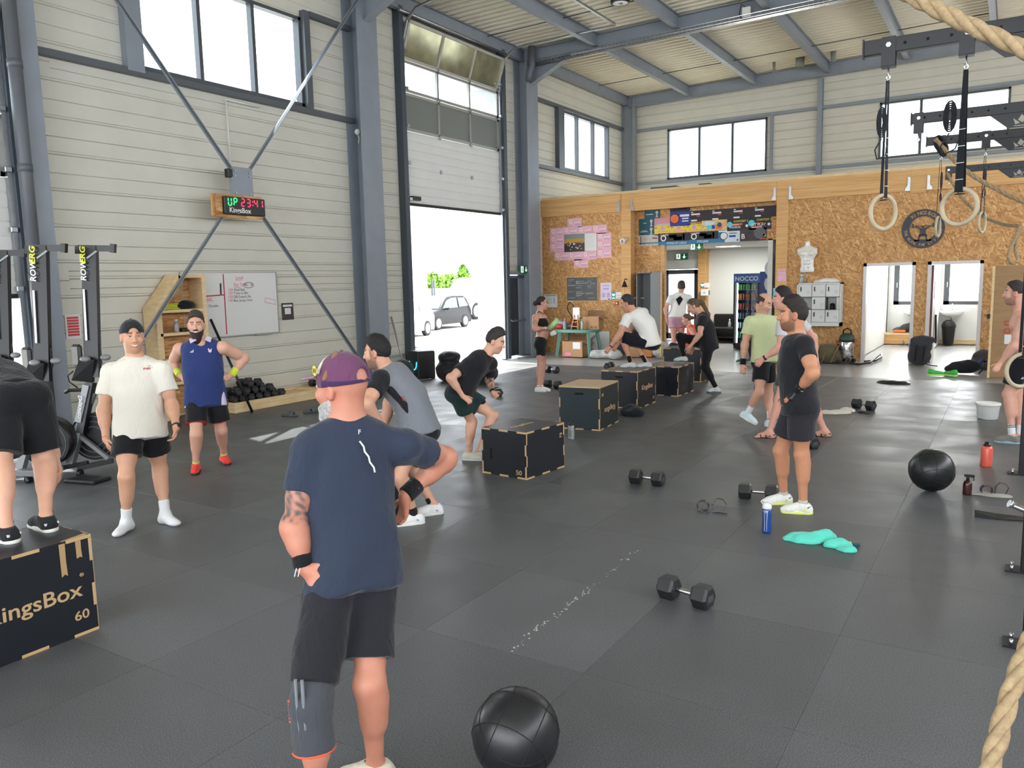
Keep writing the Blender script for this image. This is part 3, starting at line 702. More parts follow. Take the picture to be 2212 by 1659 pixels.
def relax(v,f,it=1,lam=.5):
 n=len(v)
 for _ in range(it):
  acc=np.zeros((n,3));w=np.zeros(n)
  for a,b in((0,1),(1,2),(2,3),(3,0)):
   np.add.at(acc,f[:,a],v[f[:,b]]);np.add.at(w,f[:,a],1);np.add.at(acc,f[:,b],v[f[:,a]]);np.add.at(w,f[:,b],1)
  v=v*(1-lam)+lam*acc/np.maximum(w,1)[:,None]
 return v
def np_obj(name,v,f,m,parent=None,loc=(0,0,0),col=None):
 me=bpy.data.meshes.new(name);me.vertices.add(len(v));me.vertices.foreach_set('co',np.asarray(v,np.float32).ravel())
 nf=len(f);me.loops.add(nf*4);me.loops.foreach_set('vertex_index',np.asarray(f,np.int32).ravel())
 me.polygons.add(nf);me.polygons.foreach_set('loop_start',np.arange(0,nf*4,4,dtype=np.int32));me.polygons.foreach_set('loop_total',np.full(nf,4,np.int32))
 me.polygons.foreach_set('use_smooth',np.ones(nf,bool));me.update(calc_edges=True)
 if col is not None:
  at=me.color_attributes.new('col','FLOAT_COLOR','POINT');c4=np.ones((len(v),4),np.float32);c4[:,:3]=col;at.data.foreach_set('color',c4.ravel())
 me.materials.append(m);o=bpy.data.objects.new(name,me);COL.objects.link(o);o.location=loc
 if parent is not None:o.parent=parent
 return o
def wrinkle(amp,seed=0,fr=(9,9,5)):
 r=np.random.RandomState(seed);ph=r.rand(12)*6.28
 def f(x,y,z):
  a=np.sin(x*fr[0]*2+ph[0]+2.1*np.sin(z*fr[2]*1.3+ph[1]));b=np.sin(y*fr[1]*2.3+ph[2]+1.9*np.sin(z*fr[2]*1.7+ph[3]));c=np.sin(z*fr[2]*3.1+ph[4]+2.3*np.sin((x+y)*fr[0]+ph[5]))
  d=np.sin((x-y)*fr[0]*3.7+z*fr[2]*2.2+ph[6]+1.5*np.sin(z*17+ph[7]))
  return amp*(.45*a*b+.4*c+.35*d)
 return f
SKIN=mat('skin',(200,150,125),.5,0,.4,.03,30,attr='col')
def cloth(name,rgb,rough=.85,noise=.0):
 if name in MATS:return MATS[name]
 m=mat(name,rgb,rough,0,.25);t,n,l,b=nt_of(m);tc=n.new('ShaderNodeTexCoord')
 mp=n.new('ShaderNodeMapping');mp.inputs['Scale'].default_value=(1,1,.45);mp.inputs['Rotation'].default_value=(.3,.4,0);l.new(tc.outputs['Object'],mp.inputs[0])
 nz=n.new('ShaderNodeTexNoise');nz.inputs['Scale'].default_value=14;nz.inputs['Detail'].default_value=3;nz.inputs['Distortion'].default_value=1.4;l.new(mp.outputs[0],nz.inputs['Vector'])
 bp=n.new('ShaderNodeBump');bp.inputs['Strength'].default_value=.55;bp.inputs['Distance'].default_value=.02;l.new(nz.outputs['Fac'],bp.inputs['Height']);l.new(bp.outputs[0],b.inputs['Normal'])
 b.inputs['Sheen Weight'].default_value=.15;return m
HAIRM={}
def hairmat(rgb):
 k='hair_%d_%d_%d'%rgb
 return mat(k,rgb,.6,0,.35,.35,90,.6,160)
EYEW=mat('eye_white',(196,188,180),.3);EYED=mat('eye_iris',(40,28,22),.2);TEETH=mat('teeth',(232,228,218),.3)
CFH=unit(nv((CF.x,CF.y,0)));CRH=unit(np.cross(CFH,(0,0,1)))
UP=np.array((0.,0.,1.))
def P3(px,py,d):return nv(atd(px,py,d))
def reach(par,px,py,L,sg,D=None):
 if isinstance(sg,tuple):return P3(px,py,D+sg[0])
 """point on the pixel ray at distance L from par; sg +1 farther, -1 nearer"""
 d=nv(ray(px,py));o=nv(CO)-par;b=float(o@d);c=float(o@o)-L*L;q=b*b-c
 t=-b+(sg*math.sqrt(q)if q>0 else 0);return nv(CO)+d*t
# ============================================================ TRAINING GEAR ON THE FLOOR
BOXM=mat('black_film_plywood',(20,24,32),.38,0,.5,.12,6)
PLYE=mat('plywood_edge',(200,166,120),.6)
PLYP=mat('pale_ply_print',(196,164,122),.6)
def frame_text(o,body,size,m,loc,x,y,**k):return text(body,size,m,o,loc,x,y,**k)
def plyo_box(label,c,rz,dx,dy,h,top=BOXM,faces=(),slot=None):
 """c: centre of the base; faces: (text, size, face, u, v, flip)"""
 b=thing('plyo_box',label,'box',c,rz,'plywood jump boxes');t=.018
 for nm,a,q in(('panel',(-dx/2,-dy/2,0),(dx/2,-dy/2+t,h-t)),('panel',(-dx/2,dy/2-t,0),(dx/2,dy/2,h-t)),('panel',(-dx/2,-dy/2+t,0),(-dx/2+t,dy/2-t,h-t)),('panel',(dx/2-t,-dy/2+t,0),(dx/2,dy/2-t,h-t))):
  MB().bb(a,q).build(nm,BOXM,b)
 MB().bb((-dx/2,-dy/2,h-t),(dx/2,dy/2,h)).build('top_panel',top,b)
 e=.0012
 class _Fj:
  def bb(s_,a,q):MB().bb(a,q).build('finger_joint',PLYE,b);return s_
 m=_Fj()
 def seg(L,n=5,on=0):return[(-L/2+L*i/n,-L/2+L*(i+1)/n)for i in range(n)if i%2==on]
 for sy in(-1,1):
  for a,q in seg(dx):m.bb((a,sy*dy/2-e,h-t),(q,sy*dy/2+e,h+e));
  for a,q in seg(dx):m.bb((a,sy*dy/2-e,0),(q,sy*dy/2+e,t))
 for sx in(-1,1):
  for a,q in seg(dy,5,0):m.bb((sx*dx/2-e,a,h-t),(sx*dx/2+e,q,h+e));m.bb((sx*dx/2-e,a,0),(sx*dx/2+e,q,t))
 for sx in(-1,1):
  for sy in(-1,1):
   for a,q in seg(h-.04,4,0):
    m.bb((sx*dx/2-(t if sx>0 else-e),sy*dy/2-e,h/2+a),(sx*dx/2+(e if sx>0 else t),sy*dy/2+e,h/2+q))
   for a,q in seg(h-.04,4,1):m.bb((sx*dx/2-e,sy*dy/2-(t if sy>0 else-e),h/2+a),(sx*dx/2+e,sy*dy/2+(e if sy>0 else t),h/2+q))
 F_={'+x':((dx/2+.002,0,h/2),(0,1,0),(0,0,1)),'-y':((0,-dy/2-.002,h/2),(1,0,0),(0,0,1)),'top':((0,0,h+.002),(0,1,0),(-1,0,0)),'+x90':((dx/2+.002,0,h/2),(0,0,1),(0,-1,0))}
 for(tx,sz,fc,u,v,flip)in faces:
  o,x,y=F_[fc];o,x,y=Vector(o),Vector(x),Vector(y);s=-1 if flip else 1
  text(tx,sz,PLYP,b,tuple(o+x*u+y*v),tuple(x*s),tuple(y*s),name='print',align='CENTER',bold=sz*.012,sx=1.15)
 for fc,u,v,vert in(slot or()):
  o,x,y=F_[fc];o,x,y=Vector(o),Vector(x),Vector(y);n=x.cross(y);m=MB();L,r=.05,.016;pts=[]
  for i in range(12):
   an=2*PI*i/12;pts.append((math.cos(an)*r+(L if math.cos(an)>0 else-L),math.sin(an)*r))
  if vert:pts=[(-q,p_)for p_,q in pts]
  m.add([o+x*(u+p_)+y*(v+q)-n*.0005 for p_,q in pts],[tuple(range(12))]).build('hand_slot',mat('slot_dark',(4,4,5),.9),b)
 return b
def corner(c,d1,d2):return Vector((c[0],c[1],0))
def box_at(label,near,rz,dx,dy,h,**k):
 """near: floor corner that is at local (+dx/2,-dy/2)"""
 r=Matrix.Rotation(rz,3,'Z');return plyo_box(label,Vector((near[0],near[1],0))-r@Vector((dx/2,-dy/2,0)),rz,dx,dy,h,**k)
bA=box_at('black plywood box with tape scars under the bent-over person',(-4.645,1.81),0,.5,.75,.6,faces=(('KingsBox',.125,'+x',.02,-.055,0),('60',.08,'+x',.28,-.20,0),('®',.03,'+x',.30,.06,0)))
TAPE=mat('torn_tan_tape',(182,148,104),.7)
for yy,zt,wd_,L in((.20,.59,.036,.20),(.295,.585,.034,.11)):
 MB().add([(.2525,yy-wd_/2,zt),(.2525,yy+wd_/2,zt),(.2525,yy+wd_*.45,zt-L*.55),(.2525,yy+wd_*.55,zt-L),(.2525,yy+wd_*.1,zt-L*.93),(.2525,yy-wd_*.45,zt-L)],[(5,4,3,2,1,0)]).build('tape_strip',TAPE,bA)
MB().add([(.2,.365,.6015),(.25,.355,.6015),(.25,.20,.6015),(.235,.20,.6015)],[(0,3,2,1)]).build('tape_strip',TAPE,bA)
bB=box_at('low black plywood box marked 50 beside the crouching person',(-4.188,6.894),-.10,.6,.70,.5,faces=(('50',.07,'-y',.2,-.21,0),('75',.055,'+x90',.12,-.30,0),('KingsBox',.09,'top',-.02,-.02,0)),slot=(('-y',-.17,-.02,1),))
bC=box_at('dark green plywood box with a pale top and upside-down print',(-4.681,9.656),.10,.6,.78,.6,top=mat('worn_ply_top',(196,168,134),.5,0,.4,.08,8),faces=(('60',.06,'+x',-.28,.20,1),('KingsBox',.105,'+x',.02,-.02,1)),slot=(('-y',.0,.20,0),))
for ch in bC.children:
 if ch.name.startswith('panel'):ch.data.materials[0]=mat('dark_green_film_plywood',(22,40,44),.4,0,.5,.1,6)
bD=box_at('black plywood box under the squatting person',(-4.942,11.553),.02,.62,.80,.6,top=mat('worn_grey_top',(120,108,92),.45,0,.4,.15,8),faces=(('KingsBox',.11,'+x',.02,-.02,0),('60',.06,'+x',.3,-.22,0)),slot=(('-y',.0,.20,0),))
bE=box_at('black plywood box that the long-haired person steps onto',(-4.833,13.075),.0,.64,.80,.52,top=mat('glossy_worn_top',(96,92,88),.22,0,.5,.15,6),slot=(('-y',.12,.0,1),))
bF=box_at('black plywood box farthest back behind the stepping person',(-5.102,15.059),.0,.78,.55,.66)
bG=box_at('black plywood box half hidden behind the navy t-shirt',(-4.45,4.55),-.05,.6,.7,.6)
# ---- dumbbells
HEX=mat('black_rubber_hex',(34,35,38),.42,0,.5,.1,30);CHR=mat('chrome',(196,196,198),.18,1.)
def hexhead(m,x0,x1,r):
 ch=.014;prof=[(x0,r-ch),(x0+ch,r),(x1-ch,r),(x1,r-ch)];vs=[]
 for x,q in prof:
  for k in range(6):an=PI/3*k;vs.append((x,q*math.cos(an),q*math.sin(an)))
 fs=[(i*6+k,(i+1)*6+k,(i+1)*6+(k+1)%6,i*6+(k+1)%6)for i in range(3)for k in range(6)]+[tuple(range(6))[::1],tuple(18+k for k in range(6))[::-1]]
 m.add(vs,fs)
def make_dumbbell():
 d=thing('dumbbell',None,'dumbbell');r=.075
 for s in(-1,1):
  m=MB();hexhead(m,.06 if s>0 else-.165,.165 if s>0 else-.06,r);hd_=m.build('hex_head',HEX,d)
  MB().bb((.165*s if s>0 else-.1665,-.03,-.02),(.1665 if s>0 else-.165,.03,.02)).build('weight_plate_mark',mat('grey_rubber_mark',(70,70,74),.5),hd_)
 MB().lathe([(.011,-.065),(.014,-.05),(.0155,-.03),(.0165,0),(.0155,.03),(.014,.05),(.011,.065)],14,Matrix.Rotation(PI/2,4,'Y')).build('handle',CHR,d)
 return d
DB0=make_dumbbell();_dbn=[0]
def dumbbell(label,a,b,z=0.,tilt=0.,sc=None,px=True,group='hex dumbbells on the mats'):
 p,q=(fl(*a),fl(*b))if px else(Vector(a),Vector(b));c=(p+q)/2;an=math.atan2(q.y-p.y,q.x-p.x);L=(q-p).length
 s=sc or max(.9,min(1.2,L/.225));loc=(c.x,c.y,z+.065*s)
 o=DB0 if _dbn[0]==0 else dup(DB0);_dbn[0]+=1
 o.location=loc;o.rotation_euler=(0,tilt,an);o.scale=(s,s,s);o['label']=label;o['group']=group;return o
dumbbell('black hex dumbbell lying alone on the nearest mats',(1443,1290),(1519,1312),sc=1.08)
dumbbell('black hex dumbbell on the mats between the low box and the wrist straps',(1374,1043),(1421,1049),sc=1.06)
dumbbell('black hex dumbbell behind the white-yellow trainers',(1612,1076),(1664,1080),sc=1.06)
dumbbell('black hex dumbbell beside the cream towel',(1843,880),(1888,887),sc=1.1)
dumbbell('black hex dumbbell on the mat edge behind the sports bra wearer',(1182,804),(1203,806),sc=1.1)
dumbbell('black hex dumbbell at the white trainers of the sports bra wearer',(1182,837),(1207,840),sc=1.15)
dumbbell('black hex dumbbell behind the wristwatch of the crouching person',(1062,848),(1085,862),sc=1.15)
dumbbell('black hex dumbbell beside the box under the squatting person',(1310,799),(1322,795),sc=1.15)
dumbbell('black hex dumbbell beside the trailing sandal',(1735,962),(1752,968),sc=1.05)
# ---- the timber platform along the wall with its heap of dumbbells
pt=thing('timber_platform','low pale timber platform along the wall carrying dumbbells','platform',(WX+.02,8.5,0))
def pl(a,b,nm='plank'):MB().bb(a,b,bev=.003).build(nm,PINE,pt)
PW,PL=.72,3.6
for k in range(2):pl((PW-.045,0,.0+.085*k),(PW,PL,.083+.085*k))
pl((0,0,.0),(.045,PL,.168));pl((0,-.04,0),(PW,0,.168),'end_board');pl((0,PL,0),(PW,PL+.04,.168),'end_board')
for k in range(4):pl((.047+.157*k,.0,.10),(.047+.157*k+.154,PL,.125))
pl((.045,1.9,.125),(PW-.045,1.96,.16),'divider');pl((.045,2.0,.125),(PW-.045,PL,.16))
rg=random.Random(11)
heap=[(WX+.40,8.62+.172*k,.125)for k in range(7)]+[(WX+.40,8.71+.172*k,.245)for k in range(5)]+[(WX+.40,8.97+.172*k,.365)for k in range(2)]
heap2=[(WX+.40,10.62+.172*k,.16)for k in range(5)]+[(WX+.40,10.9,.28)]
OR7=('first','second','third','fourth','fifth','sixth','seventh')
HLB=['dark hex dumbbell, %s from the shelf in the bottom layer of the heap'%q for q in OR7]+['dark hex dumbbell, %s from the shelf in the middle layer of the heap'%q for q in OR7[:5]]+['dark hex dumbbell, %s of the two crowning the heap'%q for q in OR7[:2]]+['dark hex dumbbell, %s in the row at the far platform end'%q for q in OR7[:5]]+['dark hex dumbbell on top of the far platform row']
for i,(x,y,z)in enumerate(heap+heap2):
 a=rg.uniform(-.06,.06);dumbbell(HLB[i],(x-.1*math.cos(a),y-.1*math.sin(a)),(x+.1*math.cos(a),y+.1*math.sin(a)),z=z,sc=1.0,px=False,group='dumbbells heaped on the platform' if i<len(heap)else 'dumbbells at the far end of the platform')
a_,b_=fl(545,890),onx(455,690,WX+.12)
tag(MB().cyl(a_,b_,.022,10).build('leaning_pole',BLACKM),'black steel pole leaning against the wall beside the whiteboard','pole')
a_,b_=Vector((WX+.42,13.25,.0)),Vector((WX+.08,13.2,1.35))
tag(MB().cyl(a_,b_,.02,8).build('leaning_rod',ALU),'pale thin rod leaning behind the speaker','rod')
# ---- medicine balls
LEA=mat('black_leatherette',(26,27,30),.34,0,.5,.08,40,.05,300)
def med_ball(label,c,r,rot):
 o=thing('medicine_ball',label,'ball',c,0,'black medicine balls');o.rotation_euler=rot
 MB().sphere((0,0,0),r,40,28).build('ball_skin',LEA,o)
 sm=MB()
 for ax in range(3):
  for off in(-.42,.42):
   q=math.sqrt(1-off*off);pts=[]
   for i in range(28):
    an=2*PI*i/28;v=[0,0,0];v[ax]=off*r*1.001;v[(ax+1)%3]=q*r*1.001*math.cos(an);v[(ax+2)%3]=q*r*1.001*math.sin(an);pts.append(v)
   sm.tube(pts,.0028,4,closed=True)
 sm.build('seam',mat('seam_dark',(8,8,9),.7),o)
 return o
med_ball('large black medicine ball at the near edge of the mats',(-1.67,2.618,.183),.183,(.5,.4,.3))
med_ball('black medicine ball near the spray bottle',(-.565,8.30,.2),.2,(.9,.2,.7))
# ---- sand bags, speaker at the roller door
BAG=cloth('black_vinyl_bag',(28,28,32),.5)
def blob(name,label,cat,parts,m,h=.012,amp=.012,seed=1,cut=True,k=.05,group=None,fr=(9,9,9)):
 b=Sdf(k);org=np.mean([nv(p[0])for p in parts],0);org[2]=min(float(p[0][2]-p[1][2])for p in parts)
 for p in parts:
  c,r=nv(p[0]),p[1];rz=p[2]if len(p)>2 else 0.;A=np.array(((math.cos(rz),math.sin(rz),0),(-math.sin(rz),math.cos(rz),0),(0,0,1)))
  b.el(c,r,A,k=k)
 z0=max(org[2],0.0)if not isinstance(cut,float)else cut;org[2]=z0
 v,f=b.mesh(h,wrinkle(amp,seed,fr),None,[(np.array((0,0,z0)),np.array((0,0,-1.)))])
 o=np_obj(name,v-org,f,m,None,org);return tag(o,label,cat,group)
blob('slam_ball','black padded bag standing beside the speaker','bag',[((-9.95,13.35,.22),(.30,.30,.24)),((-9.95,13.35,.5),(.24,.24,.14))],BAG,.02,.012)
blob('slam_ball','black padded bag lying behind the crouching person','bag',[((-9.15,13.35,.2),(.36,.32,.22)),((-9.1,13.3,.36),(.26,.24,.14))],BAG,.02,.012,4)
sp=thing('speaker','black box speaker with two cyan light arcs by the roller door','speaker',(-10.85,13.55,0),-.45)
MB().box((0,0,.30),(.48,.42,.60),bev=.02).build('cabinet',mat('speaker_black',(24,24,28),.5),sp)
CYAN=mat('cyan_light',(40,190,230),.4,emit=1.2)
for sg in(-1,1):MB().tube([(sg*(.05+.13*math.sin(t)),-.212,.20+.17*(1-math.cos(t)))for t in[i*PI/2/8 for i in range(9)]],.011,6).build('light_arc',CYAN,sp)
MB().cyl((0,-.205,.2),(0,-.212,.2),.15,24).build('driver',BLACK,sp)
# ---- rowing machines stored upright
ROWB=mat('black_gloss_rail',(16,16,19),.4);ROWG=mat('grey_machine_steel',(128,130,132),.4,.3);PADG=mat('footpad_grey',(128,130,130),.5);YEL_=mat('print_yellow',(222,226,60),.5);WHP=mat('print_white2',(226,226,226),.5)
DR=9.05
RO=atd(180,1016,DR);RO.z=0
RX_=Vector((CRH[0],CRH[1],0));RF_=Vector((CFH[0],CFH[1],0))
def make_rower():
 r=thing('rowing_machine',None,'rowing machine',RO,0,'rowing machines stored upright')
 Q=lambda px,py,dz=0.:atd(px,py,DR+dz)-RO
 w=.05
 m=MB();m.bar(Q(194,532),Q(201,815),.165,.07,up=RF_);rail=m.build('monorail',ROWB,r)
 MB().bar(Q(181,625,-.06),Q(187,735,-.06),.022,.01,up=RF_).build('rail_slide',GALV,rail)
 MB().bar(Q(170,536,-.0),Q(249,537,.0),.05,.07).build('rear_foot',ROWB,r);MB().bar(Q(240,536,0),Q(249,537,0),.06,.1).build('foot_cap',BLACK,r)
 MB().bar(Q(172,531,-.0),Q(172,548,0),.1,.02,up=RF_).build('end_cap',BLACK,r)
 MB().bar(Q(188,558,-.04),Q(209,542,-.02),.03,.02).build('rear_brace',ROWG,r)
 for sg,(px,py)in((-1,(167,768)),(1,(208,765))):
  m=MB();c=Q(px,py,.05);m.box(c,(.17,.06,.26),rz=YAW*-1*0,bev=.03);m.build('seat_pad' if sg>0 else 'foot_board',BLACK,r)
 for(px,py)in((184,776),(228,772)):MB().sphere(Q(px,py,-.1),(.075,.05,.035),12,8).build('foot_strap',PADG,r)
 m=MB();a,b,c,d=Q(170,779,-.12),Q(203,777,-.10),Q(199,826,-.02),Q(154,822,-.08);t=RF_*.05
 m.add([a,b,c,d,a+t,b+t,c+t,d+t],[(3,2,1,0),(4,5,6,7),(0,1,5,4),(1,2,6,5),(2,3,7,6),(3,0,4,7)]).build('foot_plate',BLACK,r)
 MB().bar(Q(197,826),Q(176,935),.08,.10,up=RF_).build('front_leg',ROWB,r)
 MB().bar(Q(186,832,-.06),Q(168,912,-.06),.07,.02,up=RF_).build('leg_cover',ROWG,r)
 MB().bar(Q(176,915),Q(153,1000),.075,.09,up=RF_).build('leg_strut',ROWG,r);MB().bar(Q(205,850,.04),Q(172,935,.04),.03,.06,up=RF_).build('leg_strut',ROWG,r)
 MB().bar(Q(171,940,0),Q(235,990,.05),.04,.05,up=RF_).build('leg_brace',ROWG,r)
 fw=MB();c=Q(212,940,.18);fw.cyl(c-RF_*.10,c+RF_*.10,.27,28);hs_=fw.build('flywheel_housing',BLACK,r)
 for q in(.12,.18,.24):MB().tube([c-RF_*.102+RX_*(q*math.cos(t_))+Vector((0,0,q*math.sin(t_)))for t_ in[2*PI*i/20 for i in range(20)]],.008,5,closed=True).build('flywheel_grille',STEELD,hs_)
 MB().bar(Q(135,1010,0),Q(190,1000,0),.05,.05).build('base_bar',ROWB,r);MB().bar(Q(168,1012,-.1),Q(245,995,.0),.05,.05).build('base_bar',ROWB,r)
 for px,py in((173,1022),(62,1040)):
  if px<100:continue
  c=Q(px,py,-.12);MB().cyl(c-RX_*.02,c+RX_*.02,.045,14).build('caster',BLACK,r)
 MB().tube([Q(140,848,.0),Q(150,843,0),Q(178,842,0),Q(186,838,0)],.02,8).build('handle',BLACK,r)
 MB().tube([Q(168,838,0),Q(150,825,-.02),Q(146,812,-.04),Q(158,802,-.05)],.008,6).build('cable',BLACK,r)
 u=(Q(181,545)-Q(185,620)).normalized()
 text('ERG',.085,YEL_,r,tuple(Q(184,570,-.075)),tuple(u),tuple((-RX_)),name='rail_print',bold=.002,shear=.2,sx=1.25);text('ROW',.085,WHP,r,tuple(Q(186,607,-.075)),tuple(u),tuple(-RX_),name='rail_print',bold=.002,shear=.2,sx=1.1)
 u2=(Q(186,832)-Q(168,912)).normalized();text('concept2',.07,WHP,r,tuple(Q(174,905,-.085)),tuple(u2),tuple(RX_*-1),name='leg_print',bold=.001,shear=.2)
 return r
row3=make_rower();row3['label']='upright black rowing machine nearest the whiteboard'
row2=dup(row3,label='upright black rowing machine in the middle of the three');row2.location=atd(72,1030,DR-.3);row2.location.z=0
row1=dup(row3,label='upright black rowing machine at the left edge of the photo');row1.location=atd(-8,1008,DR+.6);row1.location.z=0
tag(MB().box((0,0,.02),(.42,.26,.04),bev=.015).build('mat_pad',LEA,None,fl(190,1040),.25),'black folded pad on the floor by the rowing machines','pad')
bn=thing('floor_rail','pale grey machine foot rail low at the left edge','rail',fl(20,1040),0)
MB().box((0,0,.10),(.75,.12,.07),rz=.45,bev=.01).build('rail_beam',ROWG,bn);MB().cyl((.18,.1,0),(.18,.1,.08),.03,10).build('rubber_foot',BLACK,bn)
SLP=mat('grey_foam_slipper',(74,77,84),.6)
for lb,px,rz in(('grey slider sandal nearer the bearded person',(625,899),.4),('grey slider sandal beside the cap brim',(672,891),1.2)):
 t=thing('slider_sandal',lb,'sandal',fl(*px),rz,'grey slider sandals');b=Sdf(.02);b.rc((-.09,0,.015),(.09,0,.015),.045,.055,k=.01,cuts=[((0,0,.03),(0,0,1)),((0,0,0),(0,0,-1))]);v,f=b.mesh(.009);np_obj('footbed',v,f,SLP,t)
 b=Sdf(.02);b.el((.04,0,.02),(.06,.06,.065),k=.01);b.el((.04,0,.012),(.09,.047,.05),k=.01,sub=True);v,f=b.mesh(.008,cut=[(np.array((0,0,.0)),np.array((0,0,-1.)))]);np_obj('strap_band',v,f,SLP,t)
# ---- bottles
def bottle(name,label,cat,px,prof,m,cap=None,capm=None,z=0.,loc=None):
 o=thing(name,label,cat,loc if loc is not None else fl(px[0],px[1],z));MB().lathe(prof,20).build('bottle_body',m,o)
 if cap:MB().lathe(cap,18).build('bottle_cap',capm,o)
 return o
BLUEB=mat('translucent_blue',(24,66,140),.12,0,.6,coat=.5)
o=bottle('water_bottle','blue water bottle with a white flip lid by the white-yellow trainers','bottle',(1656,1150),[(.034,0),(.038,.01),(.038,.06),(.035,.10),(.038,.14),(.037,.19),(.03,.2)],BLUEB,[(.034,.198),(.036,.205),(.036,.225),(.022,.245),(.012,.25)],WHP)
MB().tube([(-.03,-.01,.235),(-.045,-.012,.255),(-.03,-.012,.272),(.01,-.01,.262),(.03,0,.245)],.006,6).build('carry_loop',WHP,o)
MB().tube([(-.012,-.0385,.19),(.012,-.0385,.19),(.008,-.0375,.09),(.009,-.039,.02),(-.009,-.039,.02),(-.008,-.0375,.09)],.0016,4,closed=True).build('scale_mark',WHP,o)
CLR=mat('clear_plastic',(206,214,214),.15,0,.5);nt_of(CLR)[3].inputs['Transmission Weight'].default_value=.55
BLKC=BLACK
o=bottle('shaker_bottle','clear drinking bottle with a black lid beside the pale-topped box','bottle',(1234,948),[(.04,0),(.043,.01),(.043,.11),(.039,.13),(.042,.15),(.041,.18)],CLR,[(.03,.178),(.04,.182),(.038,.20),(.014,.215),(.014,.225),(.01,.235)],BLKC)
MB().bb((-.015,-.0445,.04),(.02,-.0425,.12)).build('bottle_label',GREYP,o)
CORAL=mat('coral_steel',(232,104,86),.35,.1)
o=bottle('steel_flask','coral red steel flask with a black cap','bottle',(2130,1007),[(.053,0),(.055,.01),(.055,.19),(.045,.215),(.035,.22)],CORAL,[(.036,.218),(.036,.235),(.028,.24),(.022,.262),(.012,.265)],BLKC)
AMB=mat('amber_plastic',(62,28,26),.2,0,.5)
o=bottle('spray_bottle','brown spray bottle beside the medicine ball','bottle',(2089,1068),[(.036,0),(.038,.01),(.038,.10),(.030,.125),(.014,.135)],AMB,[(.014,.134),(.014,.16),(.012,.165)],BLKC)
MB().box((.012,0,.178),(.085,.022,.026),bev=.006).build('spray_head',BLKC,o);MB().tube([(.04,0,.168),(.05,0,.15),(.046,0,.135)],.005,6).build('trigger',BLKC,o)
bottle('small_bottle','small amber bottle on the mats behind the pale lime t-shirt','bottle',(1632,848),[(.03,0),(.032,.01),(.032,.1),(.015,.13)],mat('amber_label',(120,62,40),.4),[(.018,.13),(.018,.16),(.01,.165)],BLKC)
bk=thing('bucket','white plastic tub with a lid near the shirtless person','bucket',fl(2133,904));BWH=mat('white_plastic',(224,224,220),.4)
MB().lathe([(.118,0),(.125,.008),(.145,.19),(.148,.195)],32).build('tub',BWH,bk);MB().lathe([(.150,.188),(.156,.192),(.156,.222),(.15,.226),(.14,.224),(.01,.224)],32).build('lid',BWH,bk)
TEAL=cloth('teal_towel',(92,206,186));g=fl(1770,1176)
def towel(name,label,px_list,m,h=.008,amp=.009,seed=3,cat='towel'):
 parts=[]
 for(x,y,rx_,ry_,rz_h,an)in px_list:q=fl(x,y);parts.append(((q.x,q.y,0.005),(rx_,ry_,rz_h),an))
 return blob(name,label,cat,parts,m,h,amp,seed,0.0,.025,fr=(16,16,10))
towel('towel','crumpled teal towel on the mats',[(1735,1168,.13,.09,.06,.2),(1775,1165,.13,.07,.075,.9),(1810,1180,.11,.06,.055,.5),(1830,1190,.07,.05,.04,.1),(1705,1165,.06,.05,.03,0)],TEAL)
kb=thing('key_ring','dark key band tucked in the teal towel','keys',fl(1850,1180));MB().box((0,0,.012),(.05,.03,.02),rz=.4,bev=.004).build('key_tag',mat('petrol_tag',(30,84,96),.5),kb);MB().sphere((-.05,0,.018),.016,10,8).build('steel_bead',CHR,kb)
towel('towel','cream towel lying folded by the dumbbell',[(1790,893,.18,.1,.04,.1),(1815,893,.16,.1,.05,.3),(1830,888,.12,.12,.05,0)],cloth('cream_towel',(206,200,184)),.012,.008,7)
towel('arm_band','small black strap beside the cream towel',[(1862,892,.07,.04,.03,.3),(1872,894,.06,.03,.02,0)],BLK_ if 'BLK_' in globals()else LEA,.01,.006,2,'strap')
towel('towel','pale rag under the grips beside the spray bottle',[(2115,1068,.10,.05,.016,.3),(2145,1072,.12,.06,.016,.1),(2165,1074,.08,.05,.016,0)],cloth('pale_rag',(150,150,140)),.009,.004,9,'rag')
GRP=mat('grip_black',(24,24,28),.45);GRG=mat('grip_grey',(92,96,104),.5)
def grips(label,px,rz,s=1.):
 t=thing('hand_grips',label,'hand grips',fl(*px),rz);t.scale=(s,s,s)
 def strip(pts,w,m,nm):
  vs=[];n=len(pts)
  for x,y,z in pts:vs+=[(x,y-w/2,z),(x,y+w/2,z),(x,y+w/2,z+.004),(x,y-w/2,z+.004)]
  fs=[(0,1,2,3),tuple(4*(n-1)+q for q in(3,2,1,0))]
  for i in range(n-1):
   for a,b in((0,1),(1,2),(2,3),(3,0)):fs.append((4*i+b,4*i+a,4*i+4+a,4*i+4+b))
  MB().add(vs,fs).build(nm,m,t)
 strip([(-.13,0,.02),(-.10,0,.012),(-.06,0,.0),(-.02,0,.01)],.075,GRG,'palm_guard')
 strip([(-.08+.05*math.cos(a),0,.05+.045*math.sin(a))for a in[-1.57+2*PI*i/14 for i in range(14)]],.06,GRP,'wrist_loop')
 strip([(0,.02,0),(.06,.02,.01),(.13,.02,.004)],.07,GRG,'palm_guard')
 strip([(.0,.03,.0),(.01,.03,.08),(.04,.03,.12),(.09,.03,.11),(.12,.03,.07),(.10,.03,.01)],.02,GRP,'strap_loop')
 MB().tube([(-.01,.02,.04),(-.01,.045,.05),(.0,.03,.06)],.004,5).build('buckle',CHR,t);return t
grips('black and grey hand grips open on the mats',(1538,1106),.15,1.0)
grips('black and white hand grips on the pale rag',(2150,1070),.3,.95)
